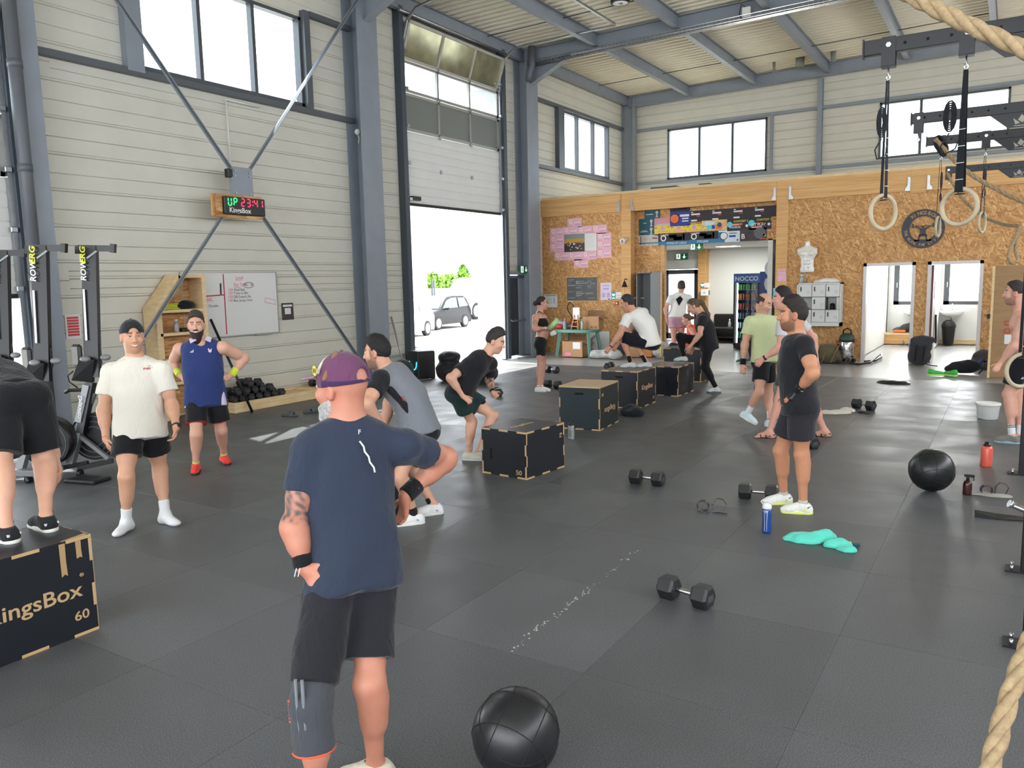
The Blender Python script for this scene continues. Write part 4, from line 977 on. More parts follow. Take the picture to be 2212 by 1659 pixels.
sb=tag(MB().add([(-.16,-.04,.0),(.0,-.07,.0),(.22,-.06,.0),(.22,.05,.0),(.0,.02,.02),(-.16,-.02,.05),(-.16,-.04,.05),(.0,-.07,.012),(.22,-.06,.012),(.22,.05,.012),(.0,.02,.032),(-.16,-.02,.06)],[(0,5,4,1),(1,4,3,2),(6,7,10,11),(7,8,9,10),(0,1,7,6),(1,2,8,7),(2,3,9,8),(3,4,10,9),(4,5,11,10),(5,0,6,11)]).build('leather_strap',LEA,None,fl(2150,1118),.2),'flat black strap bent on the mats by the rig post','strap')
blob('chalk_pad','black pad with a white top at the edge of the mats','pad',[((*fl(1930,828)[:2],.0),(.30,.17,.07),-.15)],LEA,.015,.004)
ck=MB();rg=random.Random(5)
for k in range(150):
 t=rg.random();t=t**.8;x=1398+(1105-1398)*t+rg.gauss(0,3);y=1172+(1405-1172)*t+rg.gauss(0,3)
 if rg.random()<.35:continue
 q=fl(x,y);s_=rg.uniform(.003,.009);ck.add([(q.x+s_*math.cos(a_)*rg.uniform(.5,1),q.y+s_*1.4*math.sin(a_),.0012)for a_ in(0,1.3,2.6,3.9,5.2)],[(0,1,2,3,4)])
tag(ck.build('chalk_specks',mat('chalk',(212,212,208),.9)),'white chalk specks along a worn line on the mats','chalk',kind='stuff')
# ============================================================ RIG, RINGS, ROPES
RIGY=[6.30,9.39,11.1,14.4];RIGZ=3.62;RXU=.18
HOLE=mat('hole_dark',(4,4,5),.9);WOODR=woodmat('birch_ring',(170,155,128),(190,176,150),(3,3,3));STRAP=cloth('black_webbing',(26,27,32));ROPE=woodmat('jute_rope',(140,118,88),(170,148,116),(30,30,30),.9)
STEEL2=mat('bolt_steel',(190,192,194),.25,.9)
def upright(y,label,arm=True,h=3.75):
 u=thing('rig_upright',label,'rig post',(RXU,y,0),0,'black steel rig')
 MB().box((0,0,h/2),(.08,.08,h),bev=.004).build('post',BLACKM,u)
 MB().box((-.03,0,.006),(.20,.14,.012)).build('base_plate',BLACKM,u)
 for sy in(-1,1):
  MB().cyl((-.09,sy*.045,.012),(-.09,sy*.045,.045),.011,8).build('anchor_bolt',STEEL2,u)
 m=MB()
 for k in range(30):m.cyl((-.041,0,.4+.1*k),(-.0395,0,.4+.1*k),.012,8)
 m.build('hole_row',HOLE,u)['kind']='stuff'
 return u
nm=['nearest rig upright at the right edge','second rig upright beside the shirtless person','third rig upright along the right edge','farthest rig upright along the right edge']
for y,n in zip(RIGY,nm):
 if y!=11.1:upright(y,n)
upright(5.0,'rig upright cut by the lower right edge')
MB_=MB().box((0,0,0),(.08,RIGY[-1]-5.0,.08)).build('rig_beam',BLACKM,None,(RXU,(RIGY[-1]+5.0)/2,RIGZ+.17));tag(MB_,'long black rig beam joining the uprights overhead','beam')
def arm(y,label,x0=-.97):
 a=thing('rig_crossbar',label,'rig crossbar',(RXU,y,RIGZ),0,'rig arms');L=RXU-x0
 MB().bb((-L,-.03,-.05),(-.04,.03,.05),bev=.003).build('arm_beam',BLACKM,a)
 MB().bb((-L-.01,-.035,-.062),(-L,.035,.062)).build('end_plate',BLACKM,a)
 m=MB()
 for k in range(6):m.cyl((-L+.12+.14*k,-.0315,.0),(-L+.12+.14*k,-.0300,.0),.011,10)
 m.build('hole_row',HOLE,a)['kind']='stuff'
 MB().prism([(-.04,-.05),(-.46,-.05),(-.38,-.12),(-.30,-.19),(-.04,-.19)],-.006,.006,Matrix(((1,0,0,0),(0,0,1,-.02),(0,1,0,0),(0,0,0,1)))).build('gusset',BLACKM,a)
 m=MB();
 for pts in([(-.26,-.10),(-.20,-.15),(-.24,-.16)],[(-.19,-.07),(-.15,-.11),(-.18,-.15),(-.22,-.12)],[(-.12,-.10),(-.15,-.16),(-.17,-.15)],[(-.26,-.17),(-.12,-.17),(-.14,-.178),(-.24,-.178)]):m.add([(x,-.0275,z)for x,z in pts],[tuple(range(len(pts)))])
 m.build('emblem_cutout',mat('emblem_pale',(150,146,136),.6),a)
 return a
arm(RIGY[0],'nearest black rig arm carrying the two large rings');arm(RIGY[1],'second black rig arm crossing the bright far window');arm(RIGY[2],'third black rig arm carrying the two small rings');arm(RIGY[3],'farthest black rig arm below the far window',-.94)
def bracket(x,y,label,sc=1.):
 b=thing('ring_bracket',label,'bracket',(x,y,RIGZ),0,'ring brackets');
 MB().bb((-.045,-.038,-.14),(.045,-.031,.055)).build('bracket_plate',BLACKM,b);MB().bb((-.045,.031,-.14),(.045,.038,.055)).build('bracket_plate',BLACKM,b);MB().bb((-.045,-.038,-.145),(.045,.038,-.138)).build('bracket_base',BLACKM,b)
 MB().cyl((0,-.046,.0),(0,-.038,.0),.018,6,smooth=False).build('bolt',STEEL2,b);MB().tube([(0,0,-.14),(0,0,-.19),(.012,0,-.21),(0,0,-.235),(-.012,0,-.21),(0,0,-.19)],.006,6).build('eye_bolt',STEEL2,b)
 return b
def ring_set(label,x,y,zr,rotz,R=.118,wide=False,coil=True,top=RIGZ-.23):
 t=thing('gym_ring',label,'gymnastic ring',(x,y,zr),rotz,'wooden gymnastic rings')
 MB().tube([(R*math.cos(a),0,R*math.sin(a))for a in[2*PI*i/36 for i in range(36)]],.0155,12,closed=True).build('ring',WOODR,t)
 z1=R+.0;zt=top-zr;w=.055 if wide else.028
 m=MB()
 for s in(-1,1):m.add([(-w/2,s*.02,z1-.02),(w/2,s*.02,z1-.02),(w*.22,s*.008,zt),(-w*.22,s*.008,zt),(-w/2,s*.02+.003,z1-.02),(w/2,s*.02+.003,z1-.02),(w*.22,s*.008+.003,zt),(-w*.22,s*.008+.003,zt)],[(0,1,2,3),(7,6,5,4),(0,4,5,1),(1,5,6,2),(2,6,7,3),(3,7,4,0)])
 m.bb((-w/2,-.022,z1-.036),(w/2,.022,z1-.03));m.build('strap',STRAP,t)
 m=MB()
 for k in range(4):m.bb((-w/2-.001,-.0225,z1+.06+.11*k),(w/2+.001,-.0205,z1+.064+.11*k))
 m.build('strap_mark',WHP,t)
 if coil:
  m=MB();zc=zt*.62;
  for q in range(5):m.tube([(-.075+(.018+.009*q)*math.cos(a)*.8,-.03,zc+.05+(.045+.014*q)*math.sin(a))for a in[2*PI*i/14 for i in range(14)]],.006,5,closed=True)
  m.tube([(-.075,-.03,zc-.06),(-.13,-.03,zc-.14),(-.11,-.03,zc-.20),(-.03,-.03,zc-.17),(-.012,-.02,zc-.1)],.005,5);m.build('strap_coil',STRAP,t)
 return t
Y0=RIGY[0];x1,x2=ony(1921,100,Y0).x,ony(2090,80,Y0).x
bracket(x1,Y0,'black bracket on the nearest rig arm, nearer its free end');bracket(x2,Y0,'black bracket on the nearest rig arm, nearer the upright')
z1=ony(1917,458,Y0).z;ring_set('large wooden ring hanging edge-turned beside the wall logo',x1,Y0,z1,.95);z2=ony(2081,446,Y0).z
ring_set('large wooden ring hanging face-on with a wide black strap',x2,Y0,z2,-.42,wide=True)
Y2=RIGY[2];xa,xb=ony(2026,490,Y2).x,ony(2121,480,Y2).x
bracket(xa,Y2,'black bracket on the third rig arm, nearer its free end');bracket(xb,Y2,'black bracket on the third rig arm, nearer the upright')
ring_set('small-looking wooden ring in front of the wall logo',xa,Y2,ony(2026,490,Y2).z,1.45);ring_set('small-looking wooden ring hanging edge-on right of the wall logo',xb,Y2,ony(2121,480,Y2).z,1.3)
bracket(ony(1985,265,RIGY[1]).x,RIGY[1],'black bracket on the second rig arm');bracket(ony(2050,362,RIGY[3]).x,RIGY[3],'black bracket on the farthest rig arm')
def rope(label,pts,r,tw=9.,n=None,name='climbing_rope'):
 """three-strand twisted rope along a smooth path"""
 P=[Vector(p)for p in pts];path=[]
 for i in range(len(P)-1):
  a,b,c,d=P[max(i-1,0)],P[i],P[i+1],P[min(i+2,len(P)-1)];m=max(4,int((c-b).length/(r*1.1)))
  for k in range(m):
   t=k/m;path.append(.5*((2*b)+(c-a)*t+(2*a-5*b+4*c-d)*t*t+(3*b-a-3*c+d)*t**3))
 path.append(P[-1]);mb=MB();L=0;ph=[]
 for i in range(len(path)):L+=(path[i]-path[i-1]).length if i else 0;ph.append(L/(r*tw)*2*PI)
 fr=[];x=None
 for i in range(len(path)):
  t=(path[min(i+1,len(path)-1)]-path[max(i-1,0)]).normalized()
  x=(Vector((0,0,1)).cross(t)if abs(t.z)<.9 else Vector((1,0,0)).cross(t))if x is None else x
  x=(x-t*x.dot(t)).normalized();fr.append((x.copy(),t.cross(x)))
 for s in range(3):
  mb.tube([path[i]+(fr[i][0]*math.cos(ph[i]+s*2.094)+fr[i][1]*math.sin(ph[i]+s*2.094))*r*.5 for i in range(len(path))],r*.56,7)
 return tag(mb.build(name,ROPE),label,'rope')
A=lambda x,y,d:atd(x,y,d)
rope('thick jute rope sagging across the upper right corner',[A(1700,-190,2.35),A(1850,-70,2.15),A(1970,-8,2.0),A(2080,48,1.92),A(2212,108,1.86),A(2420,220,1.8),A(2560,560,1.75)],.020)
rope('thick jute rope end hanging in the lower right corner',[A(2560,560,1.75),A(2420,1000,1.68),A(2270,1290,1.62),A(2200,1450,1.58),A(2165,1560,1.55),A(2140,1650,1.53),A(2105,1760,1.5)],.019)
d3=depth((ony(2040,310,Y2)));d4=depth(ony(2060,400,RIGY[3]));dd=depth(Vector((RXU,9.4,2.5)))
rope('jute rope slung from the third rig arm to the side',[A(2020,300,d3-.1),A(2040,322,d3-.1),A(2060,345,d3-.15),A(2100,378,d3-.3),A(2160,412,d3-.5),A(2215,437,d3-.7),A(2260,440,d3-.8)],.027)
rope('thin jute rope sagging from the farthest rig arm',[A(2045,372,d4),A(2072,418,d4-.1),A(2095,445,d4-.3),A(2125,468,d4-.8),A(2165,484,d4-1.4),A(2203,488,d4-2.0)],.025)
rope('jute rope looped in a hank beside the wall opening',[A(2203,488,d4-2.0),A(2190,520,d4-2.02),A(2178,550,d4-2.02),A(2184,568,d4-2.0),A(2198,562,d4-2.0),A(2194,540,d4-1.95),A(2196,515,d4-1.95),A(2206,492,d4-1.98)],.022)
cl=MB()
for q in range(6):cl.tube([A(2028+9*math.cos(t)+q*2,308+14*math.sin(t)+q*3,d3-.08+.02*math.sin(t*2))for t in[2*PI*i/12 for i in range(12)]],.016,5,closed=True)
tag(cl.build('strap_bundle',STRAP),'dark strap bundle tied around the third rig arm','strap')
bb=thing('barbell_sleeve','chrome barbell end resting against the rig posts','barbell',fl(2212,1130));c=atd(2186,1090,depth(fl(2200,1160)))-Vector(bb.location)
MB().cyl(c,c+Vector((.30,.12,-.14)),.025,14).build('sleeve',CHR,bb);MB().cyl(c-Vector((.02,.008,-.009)),c,.03,14).build('collar',STEEL2,bb)
ring_set('wooden ring at mid height on the right edge',ony(2206,800,7.2).x,7.2,ony(2206,800,7.2).z,.7,R=.125,coil=False,top=3.4)
bracket(ony(2206,800,7.2).x,7.2,'black bracket carrying the ring at the right edge')
# ============================================================ THINGS ON THE LEFT WALL
SEGS={'0':'abcdef','1':'bc','2':'abged','3':'abgcd','4':'fgbc','U':'bcdef','P':'abefg'}
def seg7(m,ch,o,x,y,w,h,t):
 P={'a':((0,h),(w,h)),'b':((w,h/2),(w,h)),'c':((w,0),(w,h/2)),'d':((0,0),(w,0)),'e':((0,0),(0,h/2)),'f':((0,h/2),(0,h)),'g':((0,h/2),(w,h/2))}
 for s in SEGS[ch]:
  (a,b),(c,d)=P[s];g=t*.7;dx=g if a!=c else 0;dy=g if b!=d else 0
  m.bar(o+x*(a+dx)+y*(b+dy),o+x*(c-dx)+y*(d-dy),t,.004,up=x.cross(y))
XT=BX+.13
tl=onx(486,423,XT);tr=onx(570,428,XT);bl=onx(486,462,XT)
tm=thing('wall_clock','interval clock reading UP 23:41 on a wooden board over the braces','clock',(XT,(tl.y+tr.y)/2,(tl.z+bl.z)/2))
cw,chh=(tr.y-tl.y),(tl.z-bl.z)
MB().bb((-.06,-cw/2-.02,-chh/2),(0,cw/2+.02,chh/2),bev=.01).build('display_case',BLACK,tm)
MB().bb((-.085,-cw/2-.13,-chh/2-.05),(-.062,cw/2+.0,chh/2+.04)).build('backing_board',OSB,tm)
MB().bb((-.15,-cw/2-.17,-chh/2-.03),(-.125,-cw/2+.02,chh/2+.04)).build('backing_board',GLULAM,tm);MB().bb((-.125,-cw/2-.1,-.05),(-.085,cw/2-.1,.05)).build('spacer_block',GLULAM,tm)
LG=mat('led_green',(30,255,90),.4,emit=1.0);LR=mat('led_red',(255,30,60),.4,emit=1.0)
X_,Y_=Vector((0,1,0)),Vector((0,0,1));hh=chh*.42;ww=hh*.5
for ch,y0 in(('U',-cw*.43),('P',-cw*.29)):m=MB();seg7(m,ch,Vector((.004,y0,chh*.0)),X_,Y_,ww,hh,.013);m.build('led_digit',LG,tm)
for ch,y0 in(('2',-cw*.10),('3',cw*.045),('4',cw*.235),('1',cw*.37)):m=MB();seg7(m,ch,Vector((.004,y0,chh*.0)),X_,Y_,ww,hh,.013);m.build('led_digit',LR,tm)
m=MB();m.box((.004,cw*.19,chh*.1),(.004,.016,.016));m.box((.004,cw*.19,chh*.3),(.004,.016,.016));m.build('led_colon',LR,tm)
text('KingsBox',.115,WHP,tm,(.004,-cw*.42,-chh*.38),(0,1,0),(0,0,1),name='brand_print',bold=.002)
cd=struct(MB().tube([onx(487,215,WX+.06),onx(500,365,WX+.06)],.012,6).tube([onx(487,215,WX+.06),onx(560,232,WX+.06)],.012,6).build('trim_6',WHITE),'thin white cable conduit running down to the clock')
tag(MB().box(onx(494,374,BX+.0),(.1,.1,.14),bev=.01).build('power_adapter',BLACK),'black power adapter hanging beside the brace plate','adapter')
tag(MB().sphere(onx(772,285,WX+.2),.06,12,8).tube([onx(772,287,WX+.2),onx(776,300,WX+.15),onx(774,310,WX+.12)],.012,6).build('wall_sensor',WHITE),'small white sensor on the column below the rail','sensor')
wbx=WX+.03;a=onx(440,590,wbx);b=onx(602,716,wbx);WBY0,WBY1,WBZ0,WBZ1=8.15,b.y,b.z,a.z
wbd=thing('whiteboard','whiteboard with red dividing tape and handwritten workout','whiteboard',(wbx,WBY0,WBZ0));wl_,wh_=WBY1-WBY0,WBZ1-WBZ0
MB().bb((-.02,0,0),(.0,wl_,wh_)).build('board',mat('board_white',(222,222,220),.25,0,.5),wbd)
MB().bb((-.02,-.02,-.02),(.012,wl_+.02,0)).bb((-.02,-.02,wh_),(.012,wl_+.02,wh_+.015)).bb((-.02,wl_,0),(.012,wl_+.02,wh_)).bb((-.02,-.02,0),(.012,0,wh_)).build('board_frame',ALU,wbd)
MB().bb((0,wl_-.55,-.035),(.05,wl_-.15,-.02)).build('pen_tray',ALU,wbd)
REDT=mat('red_tape',(186,40,62),.6);INK=mat('black_ink',(40,40,44),.7);INKR=mat('red_ink',(206,80,100),.7)
def wq(px,py):q=onx(px,py,wbx+.002);return(.0025,q.y-WBY0,q.z-WBZ0)
for p_,q_ in(((482,592),(490,722)),((443,640),(484,637))):
 MB().bar(wq(*p_),wq(*q_),.02,.002,up=(1,0,0)).build('tape_line',REDT,wbd)
mk=MB();mk.bar(Vector(wq(476,612)),Vector(wq(477,636)),.025,.015,up=(1,0,0));mk.build('marker_holder',BLACK,wbd)
for tx,px,py,sz,m in(('Lundi',509,603,.075,INKR),('For Time',505,618,.075,INKR),('TC : 30',528,618,.06,INK),('150',493,629,.065,INKR),('Wall Ball',505,629,.065,INK),('150',493,636,.065,INKR),('Toes to Bar',505,636,.065,INK),('150',493,644,.065,INKR),('DB Snatch Alt',505,644,.065,INK),('150',493,652,.065,INKR),('Box Jump Over',505,652,.065,INK),('Skill',446,649,.065,INKR),('Double',451,664,.065,INK)):
 text(tx,sz,m,wbd,wq(px,py),(0,1,0),(0,0,1),name='handwriting',ext=.0003)
for(p_,q_)in(((508,605),(523,605)),((505,620),(519,620)),((446,650),(460,650))):MB().bar(wq(*p_),wq(*q_),.008,.001,up=(1,0,0)).build('underline',INKR,wbd)
MB().tube([Vector(wq(537+11*math.cos(t),616+6*math.sin(t)))for t in[2*PI*i/20 for i in range(20)]],.004,4,closed=True).build('pen_circle',INK,wbd)
MB().tube([Vector(wq(*p_))for p_ in((573,643),(594,648),(596,658),(572,653))],.003,4,closed=True).build('pen_circle',INKR,wbd)
sx=WX+.02;SD=.34
def sq(px,py):q=onx(px,py,WX+SD);return q.y,q.z
yr,zt=sq(440,592);yl,zl=sq(334,668);yt=sq(383,592)[0]
sh=thing('wall_shelf','pale timber shelf unit with strand board back and slanted shoulder','shelf',(sx,yl,0));Wd=yr-yl;tp=yt-yl;t_=.045
M_=lambda pts,x0,x1,nm,m:MB().prism(pts,x0,x1,Matrix(((0,0,1,0),(1,0,0,0),(0,1,0,0),(0,0,0,1)))).build(nm,m,sh)
M_([(0,.03),(Wd,.03),(Wd,zt),(tp,zt),(0,zl)],.0,.015,'back_panel',OSB)
M_([(Wd-.07,.0),(Wd,.0),(Wd,zt),(Wd-.07,zt)],.015,SD,'side_board',PINE);M_([(0,.0),(.10,.0),(.10,zl-.1),(0,zl-.1)],.015,SD,'side_board',PINE)
M_([(tp,zt-.06),(Wd-.07,zt-.06),(Wd-.07,zt),(tp,zt)],.015,SD,'top_board',PINE)
M_([(0,zl-.1),(.10,zl-.1),(.10,zl-.02),(tp+.07,zt-.06),(tp,zt),(0,zl)],.015,SD,'slanted_board',PINE)
SHZ=[sq(400,y)[1]for y in(668,717,772,823)]
for z in SHZ:M_([(.06,z-.045),(Wd-.07,z-.045),(Wd-.07,z),(.06,z)],.015,SD,'shelf_board',PINE)
def on_shelf(y,z,x=.2):return(sx+x,yl+y,z)
LIME=mat('lime_band_rubber',(196,214,60),.5);YELB=mat('yellow_band_rubber',(226,206,50),.5)
for k,m in enumerate((LIME,LIME,YELB,LIME)):
 tag(MB().box((0,0,.015),(.06,.34-.03*k,.022),rz=.08*k,bev=.006).build('resistance_band',m,None,on_shelf(.38,SHZ[0]+.024*k,.2)),['lime resistance band at the bottom of the shelf pile','second lime resistance band of the shelf pile','yellow resistance band of the shelf pile','lime resistance band on top of the shelf pile'][k],'band','resistance bands on the shelf')
blob('knee_pads','crumpled black fabric on the top shelf','fabric',[((*on_shelf(.62,SHZ[0]+.05)[:2],SHZ[0]+.05),(.1,.16,.06)),((*on_shelf(.66,SHZ[0]+.1)[:2],SHZ[0]+.09),(.07,.1,.05))],STRAP,.014,.01,5,float(SHZ[0]))
bottle('soap_dispenser','clear pump bottle on the second shelf','bottle',None,[(.04,0),(.042,.01),(.042,.12),(.03,.15),(.014,.16)],CLR,[(.015,.158),(.015,.18),(.03,.185),(.03,.2),(.008,.205)],WHP,loc=on_shelf(.42,SHZ[1],.22))
tag(MB().box((0,0,.03),(.1,.14,.06),bev=.008).box((.02,.1,.02),(.06,.1,.04),bev=.008).build('tape_roll',BLACK,None,on_shelf(.58,SHZ[1],.2)),'small black tape rolls on the second shelf','tape')
def wall_poster_x(name,label,px0,py0,px1,py1,m,X=WX+.014,cat='poster'):
 a=onx(px0,py0,X);b=onx(px1,py1,X);o=thing(name,label,cat,(X,(a.y+b.y)/2,(a.z+b.z)/2));w,h=abs(b.y-a.y),abs(a.z-b.z)
 MB().bb((-.003,-w/2,-h/2),(.001,w/2,h/2)).build('sheet',m,o);return o,w,h
PW_=mat('poster_white',(224,222,220),.6);PR_=mat('poster_red',(206,70,72),.6)
for n,(lb,r)in enumerate((('red and white table poster beside the rowing machines',(139,680,177,731)),('red and white table poster half behind the rowing machine',(196,682,214,728)))):
 o,w,h=wall_poster_x('wall_poster',lb,*r,PW_)
 for k in range(7):MB().bb((.0015,-w*.38,h*(.36-.115*k)-h*.045),(.0022,w*.38,h*(.36-.115*k)+h*.045)).build('table_row',PR_,o)
o,w,h=wall_poster_x('flyer','dark flyer with a white square beside the whiteboard',608,655,635,690,mat('flyer_dark',(66,60,58),.6,0,.4,.3,20));MB().bb((.0015,-w*.26,-h*.16),(.0022,w*.26,h*.2)).build('code_square',PW_,o);MB().bb((.0015,-w*.4,h*.28),(.0022,w*.4,h*.4)).build('headline',PW_,o)
# ---- roof: cable tray, high-bay lamp, vents
tray=thing('cable_tray','wire cable tray hanging under the rafter','cable tray',(0,18.78,0))
wires=MB();xs0,xs1=-11.0,5.0
for(dy,dz)in((-.13,.06),(-.13,-.02),(-.06,-.04),(.0,-.04),(.06,-.04),(.13,-.02),(.13,.06)):wires.tube([(xs0,dy-.1,rz_(xs0)-.08+dz),(xs1,dy-.1,rz_(xs1)-.08+dz)],.006,5)
wires.build('tray_rails',GALV,tray)
wires=MB()
for k in range(160):
 x=xs0+.1*k;z=rz_(x)-.08;wires.tube([(x,-.23,z+.06),(x,-.23,z-.03),(x,-.1,z-.045),(x,.03,z-.03),(x,.03,z+.06)],.005,4)
o=wires.build('tray_wires',GALV,tray);o['kind']='stuff'
m=MB()
for dy,r in((-.15,.018),(-.10,.022),(-.06,.015)):m.tube([(xs0,dy,rz_(xs0)-.095),(-6,dy+.01,rz_(-6)-.095),(-3,dy-.01,rz_(-3)-.095),(xs1,dy,rz_(xs1)-.095)],r,6)
m.build('cables',mat('cable_grey',(120,124,126),.6),tray)
jb_=thing('junction_box','white junction box on the rafter above the cable tray','junction box',(-5.35,18.66,rz_(-5.35)+.06));MB().box((0,0,0),(.18,.1,.22),bev=.01).build('box_body',WHITE,jb_);MB().tube([(0,0,.1),(-.12,0,.2),(-.16,0,.0),(-.1,0,-.15),(0,0,-.12)],.012,6).build('loop_cable',BLACK,jb_)
q=ony(1340,5,16.5);hb=thing('high_bay_lamp','round black high-bay lamp under the roof deck','lamp',(q.x,q.y,q.z));zr=rz_(q.x)+.37-q.z
MB().lathe([(.20,-.02),(.21,.0),(.21,.05),(.08,.08),(.05,.12)],28).build('lamp_body',BLACK,hb);MB().lathe([(.001,-.022),(.16,-.022),(.16,-.018)],28).build('lamp_lens',WHITE,hb);MB().lathe([(.001,-.03),(.05,-.03),(.06,-.02)],16).build('lamp_reflector',GALV,hb);MB().tube([(0,0,.1),(0,0,zr)],.008,5).build('hanger',GALV,hb)
for px,py,s,lb in((1728,135,.12,'larger grey roof vent above the far post'),(1800,124,.07,'smaller grey roof vent above the far window'),(1672,148,.04,'thin grey pipe stub coming through the roof deck')):
 q=ony(px,py,24.6);tag(MB().cyl(q-Vector((0,0,.12)),(q.x,q.y,rz_(q.x)+.40),s,16).build('roof_vent',GREYP),lb,'vent')
# ============================================================ OFFICE FRONT: POSTERS, TABLE, LOCKERS
def onwall(name,label,cat,r,m,Y=OY,t=.004,group=None,part='sheet'):
 """axis-aligned flat thing on a wall facing the camera; r = photo pixels x0,y0,x1,y1"""
 a=ony(r[0],r[1],Y);b=ony(r[2],r[3],Y);o=thing(name,label,cat,((a.x+b.x)/2,Y,(a.z+b.z)/2),0,group);w,h=abs(b.x-a.x),abs(a.z-b.z)
 if part:MB().bb((-w/2,-t,-h/2),(w/2,0,h/2)).build(part,m,o)
 return o,w,h
def strip(o,w,h,u0,v0,u1,v1,m,nm='print',t=.0055):return MB().bb((u0*w,-t-.001,v0*h),(u1*w,-t+.001,v1*h)).build(nm,m,o)
def disc(o,w,h,u,v,r,m,nm='print',t=.0065,r2=0.):
 n=18;mb=MB()
 if r2:mb.add([(u*w+r*math.cos(2*PI*i/n),-t,v*h+r*math.sin(2*PI*i/n))for i in range(n)]+[(u*w+r2*math.cos(2*PI*i/n),-t,v*h+r2*math.sin(2*PI*i/n))for i in range(n)],[(i,n+i,n+(i+1)%n,(i+1)%n)[::-1]for i in range(n)])
 else:mb.add([(u*w+r*math.cos(2*PI*i/n),-t,v*h+r*math.sin(2*PI*i/n))for i in range(n)],[tuple(range(n))])
 return mb.build(nm,m,o)
def C8(x,y,ox,oy,s):return ox+x/s,oy+y/s
PINKP=mat('pink_poster',(226,176,190),.6,0,.4,.10,9);PINKC=mat('poster_cream_ring',(240,224,214),.6);LAV=mat('poster_lavender',(186,160,206),.6);SAL=mat('poster_salmon',(236,150,140),.6)
cl=[(365,20),(65,185),(295,165),(540,150),(790,130),(65,310),(65,440),(865,265),(865,400),(140,590),(375,590),(615,575),(865,545),(475,715)]
PLB=['pink finisher poster %s of the wall cluster'%q for q in('at the very top','at the left end of the upper row','second from the left in the upper row','third from the left in the upper row','at the right end of the upper row','second down on the left side','third down on the left side','upper one right of the white list','lower one right of the white list','at the left end of the lower row','second from the left in the lower row','third from the left in the lower row','at the right end of the lower row','at the very bottom')]
for i,(x,y)in enumerate(cl):
 x0,y0=C8(x,y,1180,470,7.9);x1,y1=C8(x+243,y+138,1180,470,7.9)
 o,w,h=onwall('certificate_poster',PLB[i],'poster',(x0,y0,x1,y1),PINKP,OY,.004+.0015*(i%3),'pink finisher posters')
 disc(o,w,h,-.27,.12,.055,PINKC,'ring_print',.009,.03);strip(o,w,h,-.02,-.02,.4,.06,PINKC,'name_print',.009);strip(o,w,h,.0,-.26,.42,-.16,LAV,'signature_print',.009);strip(o,w,h,-.44,-.42,-.1,-.36,SAL,'footer_print',.009)
gp,w,h=onwall('group_photo','large group photograph in the middle of the pink posters','photograph',(1219,507,1263,543),mat('photo_dark',(52,48,46),.4,0,.4,.5,26),OY,.012)
strip(gp,w,h,-.5,.22,.5,.5,mat('photo_ceiling',(126,138,130),.5),'photo_ceiling',.0125);strip(gp,w,h,-.5,.0,.5,.24,mat('photo_osb',(186,142,60),.5),'photo_wall',.0127)
rg=random.Random(3)
for k in range(26):disc(gp,w,h,rg.uniform(-.46,.46),rg.uniform(-.38,.06),rg.uniform(.012,.022),(PW_,mat('photo_red',(120,60,56),.6),mat('photo_skin',(190,150,130),.6))[k%3],'photo_figure',.0135+.0002*k)
ws,w,h=onwall('list_sheet','white printed list beside the group photograph','sheet',(1263,505,1289,541),PW_,OY,.012)
for k in range(8):strip(ws,w,h,-.4,.38-.1*k,.3 if k%2 else.42,.395-.1*k,mat('faint_print',(196,198,202),.7),'text_line',.0125)
ch,w,h=onwall('chalkboard','framed chalkboard covered with chalk writing','chalkboard',(1225,600,1291,649),mat('slate',(96,98,98),.7,0,.3,.12,6),OY,.015,part='slate')
for a in((-.52,-.53,-.5,.53),(.5,-.53,.52,.53),(-.52,-.54,.52,-.5),(-.52,.5,.52,.54)):strip(ch,w,h,*a,GLULAM,'frame_piece',.02)
CHK=mat('chalk_line',(166,168,168),.8)
for k in range(34):
 u=rg.choice((-.46,-.2,.18));v=.42-.09*(k%10)+rg.uniform(-.02,.02);L=rg.uniform(.08,.26);strip(ch,w,h,u,v,u+L,v+.018,CHK,'chalk_writing',.0155)
for tx,u,v,s in(('Rencontre',-.2,.22,.09),('Team',.24,.20,.08),('bonne reprise',-.18,-.22,.09)):text(tx,s,CHK,ch,(u*w,-.017,v*h),(1,0,0),(0,0,1),name='chalk_writing',ext=.0003,shear=.2)
tag(MB().box((0,0,0),(.16,.03,.02)).build('chalk_stick',PW_,None,ony(1232,651,OY-.02)),'short chalk stick under the chalkboard','chalk')
pn,w,h=onwall('notice','lilac notice with small squares beside the chalkboard','notice',(1297,611,1321,648),mat('lilac_paper',(214,202,222),.6),OY)
for a in((-.3,.3,.3,.36),(-.25,.1,.25,.2),(-.35,-.34,-.08,-.08),(.1,-.34,.36,-.08)):strip(pn,w,h,*a,LAV,'print')
strip(pn,w,h,.2,-.47,.36,-.42,INK,'stamp')
ae,w,h=onwall('aed_sign','green heart defibrillator sign under the brass bell','sign',(1321,631,1330,646),mat('sign_teal',(44,150,122),.5),OY)
def heart(o,w,h,u,v,r,m):
 pts=[(16*math.sin(t)**3/16*r,(13*math.cos(t)-5*math.cos(2*t)-2*math.cos(3*t)-math.cos(4*t))/16*r)for t in[2*PI*i/20 for i in range(20)]];MB().add([(u*w+x,-.0065,v*h+y)for x,y in pts[::-1]],[tuple(range(20))]).build('heart_pictogram',m,o)
heart(ae,w,h,0,.1,.045,SIGNW);strip(ae,w,h,-.35,-.42,.35,-.3,SIGNW,'caption')
an,w,h=onwall('notice','white safety notice beside the green heart sign','notice',(1330,631,1344,645),PW_,OY)
strip(an,w,h,-.35,-.05,.3,.02,LAV,'print');strip(an,w,h,-.1,-.35,.2,-.3,PR_,'print')
